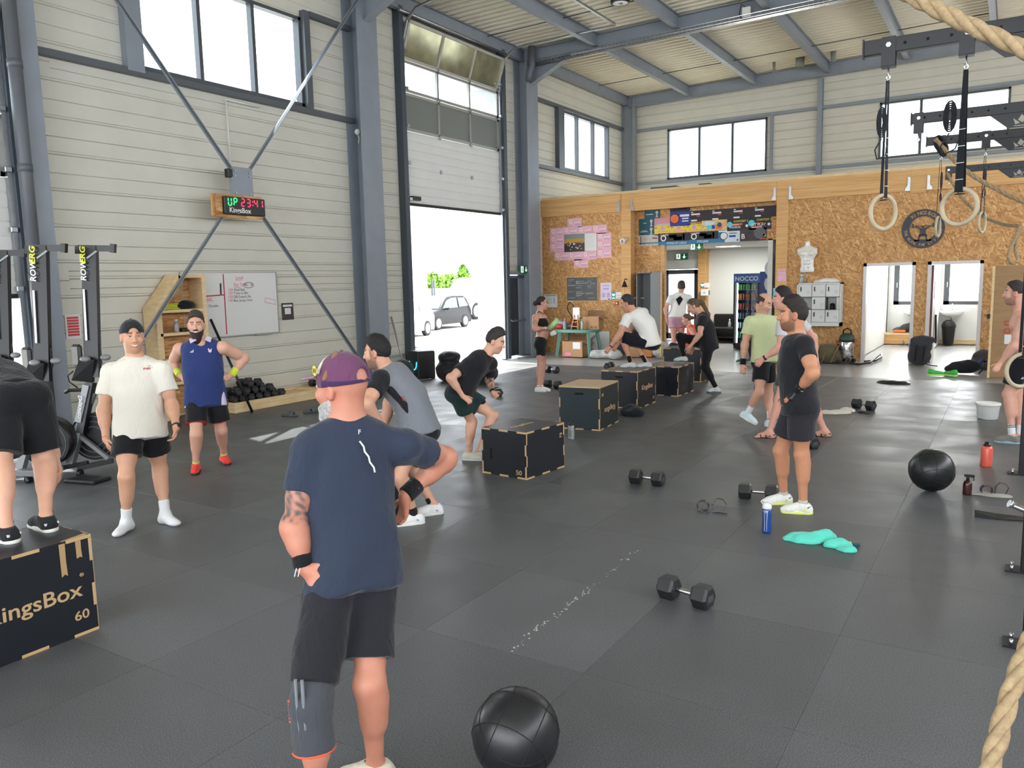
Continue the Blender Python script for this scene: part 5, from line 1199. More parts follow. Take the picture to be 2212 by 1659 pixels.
fa=thing('fire_alarm','red fire alarm button beside the squatting person','alarm',ony(1333,655,OY));MB().box((0,-.02,0),(.09,.04,.1),bev=.006).build('alarm_box',RED,fa);MB().box((0,-.042,0),(.04,.004,.045)).build('press_plate',PW_,fa)
cf,w,h=onwall('framed_certificate','framed white certificate above the green table','certificate',(1176,636,1205,664),PW_,OY,.012)
strip(cf,w,h,-.4,.36,.42,.44,mat('cert_green',(110,176,110),.6),'header',.0125);
for a in((-.52,-.53,-.49,.53),(.49,-.53,.52,.53),(-.52,-.53,.52,-.49),(-.52,.49,.52,.53)):strip(cf,w,h,*a,ALU,'frame_piece',.016)
for k in range(4):strip(cf,w,h,-.38,.2-.12*k,.1,.22-.12*k,GREYP,'text_line',.0125)
strip(cf,w,h,.2,-.2,.3,.28,LAV,'figure_print',.0125)
bl_=thing('bell','dark brass bell on a bracket on the timber post','bell',ony(1349,612,OY-.2));DBR=mat('dark_brass',(54,48,42),.4,.6)
MB().lathe([(.085,-.10),(.075,-.085),(.05,-.03),(.038,.02),(.02,.05),(.001,.06)],20).build('bell_body',DBR,bl_);MB().tube([(0,.17,.1),(0,.06,.12),(0,0,.1),(0,0,.05)],.012,6).build('bracket',BLACK,bl_);MB().tube([(0,0,-.06),(0,0,-.28)],.006,5).build('pull_cord',GLULAM,bl_)
sl=thing('spotlight','white wall spotlight high on the timber post','lamp',ony(1347,520,OY-.1));MB().cyl((-.02,-.06,-.02),(.0,.02,.01),.075,20).build('lamp_head',WHITE,sl);MB().cyl((-.024,-.066,-.022),(-.02,-.06,-.02),.05,18).build('lamp_glass',GALV,sl);MB().cyl((.03,.02,.02),(.03,.07,.03),.05,14).build('wall_mount',WHITE,sl)
HYF=HY-.002
def hp(label,r,base,bits,off=.004):
 x0,y0=C8(r[0],r[1],1370,440,6.9125);x1,y1=C8(r[2],r[3],1370,440,6.9125)
 o,w,h=onwall('competition_poster',label,'poster',(x0,y0,x1,y1),base,HYF,off,'competition posters over the corridor')
 for b in bits:
  if b[0]=='s':strip(o,w,h,*b[1:5],b[5],'print',off+.0015)
  elif b[0]=='d':disc(o,w,h,*b[1:4],b[4],'emblem_print',off+.003,*(b[5:6]))
  else:text(b[1],b[2],b[5],o,(b[3]*w,-off-.004,b[4]*h),(1,0,0),(0,0,1),name='poster_lettering',ext=.0003,bold=.001)
 return o
TEALP=mat('petrol_poster',(28,84,100),.6);DARKP=mat('dark_grey_poster',(52,48,52),.6,0,.4,.15,14);BLUEP=mat('blue_poster',(36,60,150),.6);YELP=mat('yellow_poster',(226,200,74),.6,0,.4,.08,14);PNK2=mat('rose_poster',(206,140,156),.6);CONT=mat('contest_black',(34,36,42),.6);BLU2=mat('steel_blue_poster',(44,116,160),.6);ICE=mat('ice_poster',(200,212,224),.6);BR=mat('brown_poster',(66,58,60),.6,0,.4,.2,10);MULT=mat('mural_poster',(206,186,120),.6,0,.4,.4,18);SAND=mat('sand_poster',(186,182,178),.6,0,.4,.2,10)
YT=mat('lettering_yellow',(214,204,70),.6);ORA=mat('print_orange',(226,112,60),.6);CY2=mat('print_cyan',(90,200,210),.6)
fig=lambda u,c:[('s',u-.03,-.3,u+.05,.1,c),('d',u+.01,.22,.04,c),('s',u-.07,-.38,u+.09,-.28,c)]
hp('petrol poster with a pale figure at the top left of the header',(155,105,388,215),TEALP,fig(.28,SAND)+[('s',-.42,-.02,.05,.05,PW_)])
hp('petrol poster with a pale figure, middle of the left column',(70,232,300,352),TEALP,fig(.3,SAND)+[('s',-.2,-.02,0,.05,PW_)],.006)
hp('petrol poster with a pale figure, third of the left column',(70,352,298,472),TEALP,fig(.3,SAND)+[('s',-.3,.05,0,.1,PW_),('s',-.4,-.08,.1,-.02,PW_)])
hp('pale beach scene poster at the bottom left of the header',(70,474,360,622),SAND,[('s',-.5,-.3,.5,-.22,BR),('s',-.42,-.4,-.38,.4,BR),('s',.2,.1,.45,.25,mat('boat_brown',(130,84,72),.6)),('s',-.3,-.14,.4,-.1,CY2)],.006)
hp('rose poster above the yellow ones',(300,222,535,330),PNK2,[('s',-.2,.1,.2,.16,SAL),('s',-.4,-.4,.5,-.2,SAND)])
for k,(x0,x1)in enumerate(((305,545),(545,785),(785,1008))):hp(['leftmost of the three yellow posters','middle one of the three yellow posters','rightmost of the three yellow posters'][k],(x0,332-8*k,x1,462-14*k),YELP,[('d',.0,.2,.05,LAV),('s',-.35,-.2,.3,-.06,SAL),('s',-.25,-.38,.2,-.32,ORA),('s',-.46,.2,-.36,.3,TEALP),('s',.3,.25,.4,.36,ORA),('s',.4,-.35,.47,-.1,PNK2)],.006+.001*k)
hp('dark poster with a blue lower half and a shield emblem',(538,60,835,325),BLUEP,[('s',-.5,.26,.5,.5,CONT),('s',-.1,.4,.35,.44,PW_),('d',-.27,-.1,.13,ORA),('d',-.27,-.1,.13,PW_,.115),('s',.0,-.02,.45,.1,PW_),('s',.1,-.15,.42,-.08,PW_),('s',.1,-.28,.42,-.22,PW_)],.008)
for k in range(4):
 x0=835+318*k;hp(['first of the dark textured posters beside the shield poster','second of the dark textured posters','third of the dark textured posters','last of the dark textured posters at the corner'][k],(x0,110-22*k,x0+330,262-24*k),DARKP,[('s',-.45,.12,-.05,.26,PW_),('s',-.45,.32,-.36,.4,PW_),('s',-.2,-.02,-.05,.06,PR_),('s',-.45,-.42,-.18,-.28,PW_)],.004+.001*k)
hp('bright mural-like poster with small figures',(1012,256,1388,420),MULT,[('s',-.4,.1,.0,.4,ICE),('s',-.3,-.2,-.1,.1,CY2),('s',.05,-.25,.3,.15,ORA),('d',.2,.1,.06,TEALP),('s',-.5,-.5,.5,-.38,PW_),('s',.3,-.1,.46,.3,SAL),('s',-.1,-.2,.02,.12,BLUEP)],.006)
hp('black contest poster reading THORAS',(1388,236,1715,395),CONT,[('t','CONTEST 2',.07,-.2,.22,YT),('t','THORAS',.075,-.4,-.28,PW_),('d',-.38,.05,.07,CY2),('s',-.4,-.05,.1,.1,SAL),('s',.05,-.02,.2,.12,ORA),('d',.4,-.12,.035,PW_)],.006)
hp('black contest poster reading FIT PLAY',(1715,212,2045,375),CONT,[('t','CONTEST 2',.07,-.15,.22,YT),('t','FIT PLAY',.09,-.38,-.2,PW_),('d',-.38,.05,.08,CY2),('s',-.38,-.36,.1,-.24,SAL),('s',-.3,.0,.15,.06,ORA),('d',.4,-.1,.035,PW_)],.007)
for k,(x0,x1,y0,y1,nm_)in enumerate(((360,820,450,608,'TITOU ET LOLO'),(820,1258,425,580,'KYLLIAN'))):
 hp('blue and dark team poster reading %s'%nm_.title(),(x0,y0,x1,y1),BLU2,[('s',-.5,-.18,.5,.5,CONT),('d',-.33,.1,.08,PW_,.05),('s',-.15,.1,.1,.35,GREYP),('s',.0,-.1,.28,.2,STEELD),('s',.3,-.1,.36,.4,ICE),('t',nm_,.075,-.22,-.42,PW_),('t','LA QUEEN',.05,-.44,.32,PW_)],.006+.001*k)
hp('pale blue poster with a round white badge',(1258,395,1580,565),ICE,[('s',-.5,-.5,-.2,.5,BLU2),('d',-.25,.0,.10,PW_),('d',-.25,0,.10,GREYP,.085),('s',.0,.15,.35,.24,GREYP),('s',.0,-.12,.3,.04,BLUEP),('s',.35,-.42,.42,-.3,CONT)],.005)
hp('brown poster with a white script letter',(1580,375,1975,545),BR,[('t','B',.17,-.45,-.3,PW_),('d',-.28,.0,.12,BR),('d',.25,.1,.14,STEELD),('s',.05,.2,.32,.3,PW_),('s',.05,.05,.25,.14,PW_),('s',.25,-.4,.48,-.32,PR_),('d',.42,-.1,.035,YT)],.007)
exit_sign('green exit sign hanging under the poster wall',ony(1505,533,HY+.5),(1,0,0),(0,0,1),.34,.17)
exit_sign('green exit sign above the glazed corridor door',ony(1473,554,25.55),(1,0,0),(0,0,1),.40,.2)
# ---- steel cabinet with open door, little shelves
cb=thing('steel_cabinet','tall grey steel cabinet with its door open','cabinet',(-8.52,19.0,0));CG=mat('cabinet_grey',(120,122,124),.45,.1)
MB().bb((0,0,0),(.42,.02,2.2)).build('back_wall',CG,cb);cb.location.y=OY+.30
MB().bb((0,-.40,0),(.02,0,2.2)).bb((.40,-.40,0),(.42,0,2.2)).bb((0,-.40,2.18),(.42,0,2.2)).bb((0,-.4,0),(.42,0,.06)).build('carcass',CG,cb)
MB().bb((.42,-.40,.04),(.44,.0,2.18)).build('door',CG,cb);MB().bb((.70,-.42,.02),(.72,-.38,2.2)).bb((.44,-.41,.02),(.7,-.39,2.2)).build('door',CG,cb)
MB().bb((.695,-.425,.0),(.725,-.375,2.2)).build('wooden_edge',GLULAM,cb)
for z,r in((1.52,(1375,650,1398,652)),(1.0,(1372,718,1398,720))):
 tag(MB().bb((-.02,-.16,-.012),(.3,0,.012)).build('bracket_shelf',PINE,None,(P1b+.01,OY+.30,z+.0)),'small pine shelf beside the post, %s'%('the upper one' if z>1.3 else 'the lower one holding small boxes'),'shelf')
for k,(x,hh,m)in enumerate(((P1b+.02,.16,PW_),(P1b+.12,.2,PW_),(P1b+.22,.19,mat('box_mint',(180,200,196),.6)))):tag(MB().bb((0,-.1,0),(.09,-.02,hh),bev=.003).build('carton',m,None,(x,OY+.28,1.013)),['white carton on the lower shelf, nearest the post','white carton in the middle of the lower shelf','mint carton on the lower shelf'][k],'carton')
# ---- corridor: first-aid box, low table, sofa, fridge
af,w,h=onwall('aed_sign','green heart sign in the corridor beside the glass door','sign',(1514,611,1521,621),mat('sign_teal',(44,150,122),.5),25.28);heart(af,w,h,0,.0,.06,SIGNW)
onwall('notice','white notice beside the corridor heart sign','notice',(1521,611,1533,621),PW_,25.28)
aed=thing('aed_cabinet','white first-aid cabinet on the corridor post','cabinet',ony(1523,632,25.2));MB().box((0,0,0),(.26,.16,.22),bev=.02).build('case',WHITE,aed);MB().box((.13,0,0),(.01,.1,.14)).build('hinge',BLACK,aed);MB().box((0,-.082,.0),(.05,.004,.02)).build('latch',BLACK,aed)
lt=thing('low_table','low black coffee table at the corridor wall','table',(-7.45,24.6,0));
MB().bb((-.55,-.3,.42),(.55,.3,.47),bev=.005).build('table_top',BLACK,lt)
for sx_ in(-1,1):
 for sy in(-1,1):MB().bb((sx_*.5-.04,sy*.26-.04,0),(sx_*.5+.04,sy*.26+.04,.42)).build('leg',BLACK,lt)
MB().bb((-.5,-.25,.16),(.5,.25,.18)).build('lower_shelf',BLACK,lt)
so_=thing('sofa','dark bench seat behind the low table','sofa',(-7.3,25.25,0));MB().bb((-.9,-.25,.05),(.9,.25,.42),bev=.04).build('seat',LEA,so_);MB().bb((-.9,.15,.4),(.9,.3,.85),bev=.04).build('backrest',LEA,so_)
bottle('pump_bottle','clear pump bottle on the low table','bottle',None,[(.04,0),(.045,.02),(.045,.15),(.02,.2)],CLR,[(.02,.2),(.02,.25),(.005,.27)],WHP,loc=(-7.4,24.5,.47))
tag(MB().box((0,0,.08),(.2,.16,.16),bev=.02).build('tissue_basket',mat('basket_tan',(150,146,124),.7),None,(-7.12,24.5,.47)),'small tan basket on the low table','basket')
fr=thing('drinks_fridge','tall blue drinks fridge with a glass door marked NOCCO','fridge',(-6.35,22.6,0));FBL=mat('fridge_blue',(28,62,128),.4);fx=.36
MB().bb((-fx,.0,.08),(-fx+.03,.6,2.12)).build('side_panel',FBL,fr);MB().bb((fx-.03,.0,.08),(fx,.6,2.12)).build('side_panel',FBL,fr);MB().bb((-fx,.57,.08),(fx,.6,2.12)).build('back_panel',FBL,fr);MB().bb((-fx,0,2.09),(fx,.6,2.12)).bb((-fx,0,0),(fx,.6,.1)).build('carcass',BLACK,fr)
MB().bb((-fx,-.05,1.86),(fx,.0,2.12)).build('header',mat('nocco_blue',(46,96,170),.4),fr);text('NOCCO',.17,WHP,fr,(0,-.054,1.92),(1,0,0),(0,0,1),name='brand_print',align='CENTER',bold=.004)
MB().bb((-fx,-.05,.1),(-fx+.05,0,1.86)).bb((fx-.05,-.05,.1),(fx,0,1.86)).bb((-fx,-.05,.1),(fx,0,.16)).build('door_frame',BLACK,fr);MB().bb((-fx+.05,-.03,.16),(fx-.05,-.025,1.86)).build('door_glass',GLASS,fr);MB().bb((-fx+.07,.02,.16),(-fx+.1,.05,1.86)).build('light_strip',mat('fridge_light',(235,245,240),.5,emit=1.3),fr)
for k in range(6):MB().bb((-fx+.04,.03,.3+.27*k),(fx-.04,.5,.31+.27*k)).build('shelf',GALV,fr)
cans={c:mat('can_%d'%i,c,.35,.3)for i,c in enumerate(((120,190,90),(206,120,60),(190,90,70),(120,130,130),(180,190,190),(90,150,120)))};ci=list(cans.values())
can_me=MB().lathe([(.028,0),(.03,.01),(.03,.15),(.024,.165)],10).mesh('can')
for k in range(6):
 me=can_me.copy();me.materials.append(ci[5-k])
 for j in range(7):
  o=inst(me,'can',None,(-6.35-fx+.1+.075*j,22.72,.31+.27*k));tag(o,'%s %s drink can from the left on the %s fridge shelf'%(('first','second','third','fourth','fifth','sixth','last')[j],('grey','silver','dark grey','red','orange','green')[k],('lowest','second','third','fourth','fifth','top')[k]),'can','cans in the drinks fridge')
sd=thing('side_banner','blue banner with large white lettering beside the fridge','banner',(-5.64,22.55,0));MB().bb((-.34,0,.1),(.34,.03,2.16)).build('banner_board',FBL,sd);text('NOCCO',.62,mat('banner_white',(206,212,218),.5),sd,(.22,-.004,.12),(0,0,1),(-1,0,0),name='brand_print',bold=.012)
o,w,h=onwall('notice','pink flyer on the timber post above the blue tray','flyer',(1680,582,1698,608),PINKP,OY-.033);strip(o,w,h,-.4,.3,.4,.4,SAL,'headline')
lt_=thing('leaflet_tray','light blue leaflet tray with an orange card on the timber post','tray',ony(1685,640,OY-.034));MB().bb((-.16,-.08,-.12),(.16,0,.02),bev=.01).bb((-.16,-.02,.02),(.16,0,.2)).build('tray_body',mat('tray_blue',(120,186,204),.5),lt_);MB().bb((-.07,-.05,.0),(.1,-.04,.12)).build('orange_card',ORA,lt_)
# ---- lockers
lo_a=ony(1722,612,OY-.3);lo_b=ony(1815,705,OY-.3)
lk=thing('locker_unit','white nine-door steel locker unit hung on the strand board','lockers',(lo_a.x,OY-.30,lo_b.z));LW,LH=lo_b.x-lo_a.x,lo_a.z-lo_b.z;LKW=mat('locker_white',(208,208,204),.45);LKD=mat('locker_inside',(96,98,100),.5)
MB().bb((0,.28,0),(LW,.30,LH)).bb((0,0,LH-.03),(LW,.3,LH)).bb((0,0,0),(LW,.3,.09)).bb((0,0,0),(.03,.3,LH)).bb((LW-.03,0,0),(LW,.3,LH)).build('carcass',LKW,lk)
cwid,chg=(LW-.06)/3,(LH-.12)/3
for i in range(1,3):MB().bb((.03+cwid*i-.006,.02,.09),(.03+cwid*i+.006,.28,LH-.03)).build('divider',LKD,lk);MB().bb((.03,.02,.09+chg*i-.006),(LW-.03,.28,.09+chg*i+.006)).build('divider',LKD,lk)
for i in range(3):
 for j in range(3):
  x0,z0=.03+cwid*i,.09+chg*j
  if(i,j)==(0,1):continue
  if(i,j)==(2,1):
   d=MB().bb((x0+cwid-.01,-.30,z0+.008),(x0+cwid+.01,0.0,z0+chg-.008)).build('door',LKW,lk);MB().bb((x0+cwid-.016,-.28,z0+chg*.4),(x0+cwid-.01,-.25,z0+chg*.7)).build('lock',BLACK,d);continue
  d=MB().bb((x0+.006,-.012,z0+.006),(x0+cwid-.006,.004,z0+chg-.006),bev=.003).build('door',LKW,lk)
  MB().bb((x0+.05,-.022,z0+chg*.45),(x0+.075,-.012,z0+chg*.8)).build('lock',BLACK,d)
  m=MB()
  for q in range(4):m.bb((x0+cwid*.62,-.0135,z0+chg*.28+.02*q),(x0+cwid*.85,-.012,z0+chg*.28+.02*q+.008))
  m.build('vent_slots',mat('slot_grey',(176,176,172),.5),d)
tag(MB().lathe([(.05,0),(.055,.02),(.05,.12),(.02,.14)],14).build('coiled_item',BLACK,None,(lo_a.x+.03+cwid*2.4,OY-.14,lo_b.z+.096+chg)),'dark round object inside the open locker','object')
ztop=lo_a.z
mq=thing('torso_mannequin','glossy white male torso mannequin standing on the lockers','mannequin',(ony(1743,600,OY-.17).x,OY-.17,ztop));GLW=mat('gloss_white_plastic',(226,224,218),.12,0,.6)
zb_=ony(1743,588,OY-.17).z-ztop;zt_=ony(1743,523,OY-.17).z-ztop;S_=(zt_-zb_)/.72;b=Sdf(.03)
Z=lambda v:zb_+v*S_
b.el((0,0,Z(.06)),np.array((.17,.10,.12))*S_,k=.05,cuts=[((0,0,Z(.0)),(0,0,-1))]);b.el((0,0,Z(.24)),np.array((.155,.095,.2))*S_,k=.06);b.el((0,0,Z(.44)),np.array((.20,.115,.16))*S_,k=.05);b.rc((0,0,Z(.52)),(0,-.01,Z(.70)),.06*S_,.055*S_,k=.05)
for s in(-1,1):
 b.rc((s*.05*S_,0,Z(.57)),(s*.2*S_,0,Z(.5)),.06*S_,.07*S_,k=.04,cuts=[((s*.225*S_,0,0),(s,0,0))]);b.el((s*.085*S_,-.085*S_,Z(.45)),np.array((.085,.045,.06))*S_,k=.015)
 for q in range(3):b.el((s*.045*S_,-.09*S_,Z(.30-.085*q)),np.array((.04,.025,.037))*S_,k=.012)
v,f=b.mesh(.009);np_obj('torso',v,f,GLW,mq);MB().cyl((0,0,0),(0,0,zb_+.05),.012,10).build('stand_rod',GALV,mq);MB().cyl((0,0,0),(0,0,.012),.12,20).build('stand_base',GALV,mq)
bottle('bottle','clear bottle with a pale blue lid on the lockers','bottle',None,[(.035,0),(.04,.02),(.04,.14),(.03,.16)],CLR,[(.036,.16),(.036,.2),(.02,.21)],mat('pale_blue_cap',(170,196,206),.5),loc=(lo_a.x+.07,OY-.2,ztop))
q=ony(1785,606,OY-.15);blob('folded_shirt','white folded garment lying on the lockers','garment',[((q.x-.12,q.y,ztop+.03),(.16,.12,.045)),((q.x+.05,q.y,ztop+.05),(.2,.12,.06),.1),((q.x+.18,q.y,ztop+.03),(.12,.1,.035))],WHT if 'WHT' in globals()else cloth('white_cotton',(226,224,218)),.014,.008,6,float(ztop))
# ---- round wall logo
lc=ony(1994,494,OY-.02);R0=(ony(2041,494,OY-.02).x-ony(1948,494,OY-.02).x)/2
lg=thing('wall_logo','round black cut-metal logo with a weightlifter on the strand board','sign',lc);DKM=mat('dark_metal_sign',(40,42,48),.4,.4);n=48;r1=R0*.64
def ann(m,ro,ri,y0,y1):
 vs=[(q*math.cos(2*PI*i/n),y,q*math.sin(2*PI*i/n))for y in(y0,y1)for q in(ro,ri)for i in range(n)];fs=[]
 for i in range(n):
  j=(i+1)%n;fs+=[(i,n+i,n+j,j)[::-1][::-1],(2*n+i,2*n+j,3*n+j,3*n+i),(i,j,2*n+j,2*n+i),(n+i,3*n+i,3*n+j,n+j)]
 m.add(vs,fs)
m=MB();ann(m,R0,r1,-.006,.006);m.build('outer_ring',DKM,lg)
m=MB();k=r1
m.bb((-.95*k,-.006,.22*k),(.95*k,.006,.26*k))
for s in(-1,1):m.bb((s*.74*k-.05*k,-.008,.08*k),(s*.74*k+.05*k,.008,.42*k));m.bar((s*.55*k,0,.22*k),(s*.14*k,0,-.05*k),.09*k,.012,up=(0,1,0));m.bar((s*.22*k,0,-.55*k),(s*.30*k,0,-.95*k),.1*k,.012,up=(0,1,0))
m.bb((-.2*k,-.006,-.5*k),(.2*k,.006,.0));m.cyl((0,-.006,.1*k),(0,.006,.1*k),.11*k,14);m.bb((-.32*k,-.006,-.62*k),(.32*k,.006,-.45*k));m.bb((-.62*k,-.006,-1.0*k),(.62*k,.006,-.86*k));m.build('weightlifter_figure',DKM,lg)
LET=mat('logo_letter_tan',(176,132,84),.6)
def arc_text(s,rad,a0,a1,sz,inward=False):
 for i,chh_ in enumerate(s):
  if chh_==' ':continue
  a=a0+(a1-a0)*(i+.5)/len(s);d=Vector((math.cos(a),0,math.sin(a)));up_=-d if inward else d;xx=up_.cross(Vector((0,-1,0)))*-1;xx=Vector((up_.z,0,-up_.x))
  p0=d*rad-xx*sz*.32-up_*sz*.36;text(chh_,sz,LET,lg,(p0.x,-.0075,p0.z),tuple(xx),tuple(up_),name='cut_letter',bold=.002)
arc_text('KINGSBOX',(R0+r1)/2,2.35,.72,R0*.25);arc_text('THE ROYAL FAMILY MEMBER',(R0+r1)/2,3.2,6.22,R0*.20,True)
# ---- vacuum, army bag, backpack, trainers, bags on the concrete
vq_=ony(1828,779,OY-.26);vc=thing('vacuum_cleaner','green and steel drum vacuum cleaner against the strand board','vacuum',(vq_.x,OY-.26,0));VG=mat('vac_green',(46,66,56),.5)
MB().lathe([(.15,.1),(.16,.12),(.16,.48),(.15,.5)],24).build('drum',CHR,vc);MB().lathe([(.17,.5),(.175,.56),(.15,.64),(.08,.68),(.02,.69)],24).build('motor_head',VG,vc);MB().tube([(-.09,0,.66),(-.08,0,.76),(0,0,.80),(.08,0,.76),(.09,0,.66)],.018,8).build('handle',BLACK,vc)
for k in range(4):MB().tube([(.166*math.cos(a),.166*math.sin(a),.18+.09*k)for a in[2*PI*i/20 for i in range(20)]],.006,5,closed=True).build('drum_band',GALV,vc)
for a in(.5,2.1,3.7,5.2):MB().sphere((.17*math.cos(a),.17*math.sin(a),.05),.05,10,8).build('caster',BLACK,vc)
for s in(-1,1):MB().box((s*.18,0,.5),(.03,.05,.08),bev=.006).build('clip',RED,vc)
rg0=Vector(vc.location);hpts=[Vector((vq_.x-.17,OY-.3,.42)),Vector((vq_.x-.2,OY-.45,.05)),fl(1830,784,.03),fl(1855,787,.03),fl(1880,783,.03),fl(1895,770,.05),fl(1904,763,.08),fl(1903,772,.05),fl(1890,779,.03),fl(1868,781,.03)]
hz=MB().tube([p_-rg0 for p_ in hpts],.026,8).build('hose',BLACK,vc)
ARM=cloth('olive_canvas',(96,88,64));q=fl(1778,783);ab=blob('kit_bag','olive army kit bag beside the vacuum','bag',[((q.x-.12,q.y+.05,.16),(.28,.2,.2)),((q.x+.1,q.y,.22),(.24,.2,.22)),((q.x+.26,q.y+.05,.14),(.16,.18,.16))],ARM,.018,.014,12)
for k in range(3):MB().tube([Vector((q.x-.2+.2*k,q.y-.2,.02))-ab.location,Vector((q.x-.12+.2*k,q.y-.18,.25))-ab.location,Vector((q.x-.05+.2*k,q.y,.42))-ab.location],.018,6).build('strap',cloth('olive_strap',(120,108,80)),ab)
DGB=cloth('charcoal_backpack_fabric',(58,58,62));q=ony(1985,786,OY-.24);bp=blob('backpack','grey roll-top backpack standing at the changing room door','backpack',[((q.x,q.y,.2),(.24,.13,.22),.15),((q.x+.02,q.y,.42),(.23,.12,.2),.15),((q.x+.06,q.y,.56),(.25,.08,.1),.15)],DGB,.016,.006,4)
for s in(-.07,.09):MB().tube([Vector((q.x+s,q.y-.13,.1))-bp.location,Vector((q.x+s+.01,q.y-.165,.28))-bp.location,Vector((q.x+s+.03,q.y-.14,.46))-bp.location],.024,8).build('shoulder_strap',STRAP,bp)
MB().tube([Vector((q.x+.1,q.y-.12,.06))-bp.location,Vector((q.x+.25,q.y-.2,.02))-bp.location,Vector((q.x+.38,q.y-.22,.015))-bp.location],.012,6).build('loose_strap',STRAP,bp)
q=fl(2078,806);hb_=blob('bum_bag','black duffel pouch on the concrete behind the green trainers','bag',[((q.x,q.y,.12),(.26,.13,.13)),((q.x+.14,q.y,.15),(.2,.12,.13)),((q.x-.2,q.y,.08),(.12,.1,.08))],STRAP,.014,.008,3)
MB().tube([Vector((q.x+.3,q.y-.02,.2))-hb_.location,Vector((q.x+.38,q.y-.1,.12))-hb_.location,Vector((q.x+.3,q.y-.16,.02))-hb_.location],.014,6).build('strap',STRAP,hb_)
NG=cloth('neon_green_mesh',(70,176,76));NGS=mat('neon_sole',(170,230,120),.5)
for lb,px,rz in(('neon green trainer lying on its side',(2022,811),.1),('neon green trainer standing in front of the duffel pouch',(2052,812),2.6)):
 t=thing('trainer',lb,'shoe',fl(*px),rz,'neon green trainers');b=Sdf(.02);b.rc((-.10,0,.06),(.10,0,.045),.055,.04,k=.02);b.el((-.09,0,.09),(.05,.045,.06),k=.03);b.rc((-.085,0,.10),(-.085,0,.2),.028,.035,k=.006,sub=True);v,f=b.mesh(.011,cut=[(np.array((0,0,.02)),np.array((0,0,-1.)))]);np_obj('upper',v,f,NG,t)
 b=Sdf(.01);b.rc((-.10,0,.012),(.10,0,.012),.055,.05,k=.01,cuts=[((0,0,.03),(0,0,1)),((0,0,0),(0,0,-1))]);v,f=b.mesh(.011);np_obj('sole',v,f,NGS,t)
q=fl(2125,790);blob('rucksack','dark rucksack slumped beside the brown panel','bag',[((q.x,OY-.26,.18),(.22,.16,.2)),((q.x-.08,OY-.34,.1),(.2,.14,.12))],cloth('dark_taupe',(64,58,58)),.016,.01,8)
q=fl(2114,798);blob('blue_cloth','crumpled blue cloth in front of the rucksack','cloth',[((q.x,q.y,.06),(.07,.06,.09)),((q.x+.03,q.y,.12),(.05,.05,.08))],cloth('royal_blue',(40,100,180)),.012,.01,8)
bottle('drinking_bottle','black drinking bottle beside the blue cloth','bottle',(2126,799),[(.05,0),(.055,.02),(.055,.16),(.045,.18)],BLACK,[(.05,.18),(.05,.22),(.02,.24)],BLACK)
bottle('drinking_bottle','clear blue drinking bottle against the brown panel','bottle',(2131,792),[(.04,0),(.045,.02),(.045,.24),(.03,.26)],mat('pale_blue_plastic',(150,180,200),.25),[(.035,.26),(.035,.3),(.01,.31)],mat('tray_blue',(120,186,204),.5))
# ---- changing rooms: basins, bin, bench, bag, shoes
PORC=mat('white_porcelain',(232,232,230),.15,0,.6)
for lb,X0 in(('white wash basin in the changing room beside the lockers',-2.35),('white wash basin above the black bin',-1.42)):
 s=thing('wash_basin',lb,'basin',(X0,FY-.36,.86));b=Sdf(.02);b.el((0,0,.08),(.30,.24,.16),k=.02,cuts=[((0,0,.1),(0,0,1))]);b.el((0,-.02,.12),(.25,.18,.11),k=.02,sub=True);v,f=b.mesh(.014,cut=[(np.array((0,.235,0)),np.array((0,1.,0)))]);np_obj('bowl',v,f,PORC,s)
 MB().tube([(0,.16,.1),(0,.16,.24),(0,.1,.28),(0,.04,.25)],.014,8).build('tap',CHR,s);MB().cyl((0,.05,-.16),(0,.05,-.05),.03,10).build('drain_trap',CHR,s)
bn_=thing('waste_bin','black swing-top waste bin under the basin','bin',(-1.47,FY-.55,0));MB().lathe([(.12,0),(.13,.01),(.17,.48),(.175,.5)],20).build('bin_body',BLACK,bn_);MB().lathe([(.18,.5),(.185,.54),(.15,.64),(.08,.70),(.01,.71)],20).build('bin_lid',BLACK,bn_)
tag(MB().add([(0,0,0),(.0,.14,-.02),(.02,.16,-.6),(.02,-.05,-.66),(.03,0,0),(.03,.14,-.02),(.06,.16,-.6),(.06,-.05,-.66)],[(0,1,2,3)[::-1],(4,5,6,7),(0,1,5,4),(1,2,6,5),(2,3,7,6),(3,0,4,7)]).build('hand_towel',cloth('black_towel',(32,32,36)),None,(D2[0]+.12,OY+.85,1.07)),'black towel hanging from the changing room door handle','towel')
be=thing('timber_bench','low pine bench in the changing room beside the lockers','bench',(-2.62,FY-.38,0));MB().bb((-.48,-.2,.26),(.5,.2,.32),bev=.005).build('seat_board',PINE,be);MB().bb((-.48,-.18,0),(.5,-.14,.26)).build('front_board',GLULAM,be);MB().bb((-.48,.1,0),(-.42,.16,.26)).bb((.44,.1,0),(.5,.16,.26)).build('leg',PINE,be)
blob('sports_bag','olive and orange sports bag on the pine bench','bag',[((-2.7,FY-.4,.40),(.22,.14,.08)),((-2.5,FY-.4,.48),(.2,.13,.12)),((-2.32,FY-.4,.42),(.18,.13,.1))],cloth('dark_olive',(62,64,54)),.016,.016,15,.32)
tag(MB().box((0,0,.05),(.34,.06,.08),bev=.02).build('orange_pocket',ORA,None,(-2.72,FY-.53,.32)),'orange pouch in front of the sports bag','pouch')
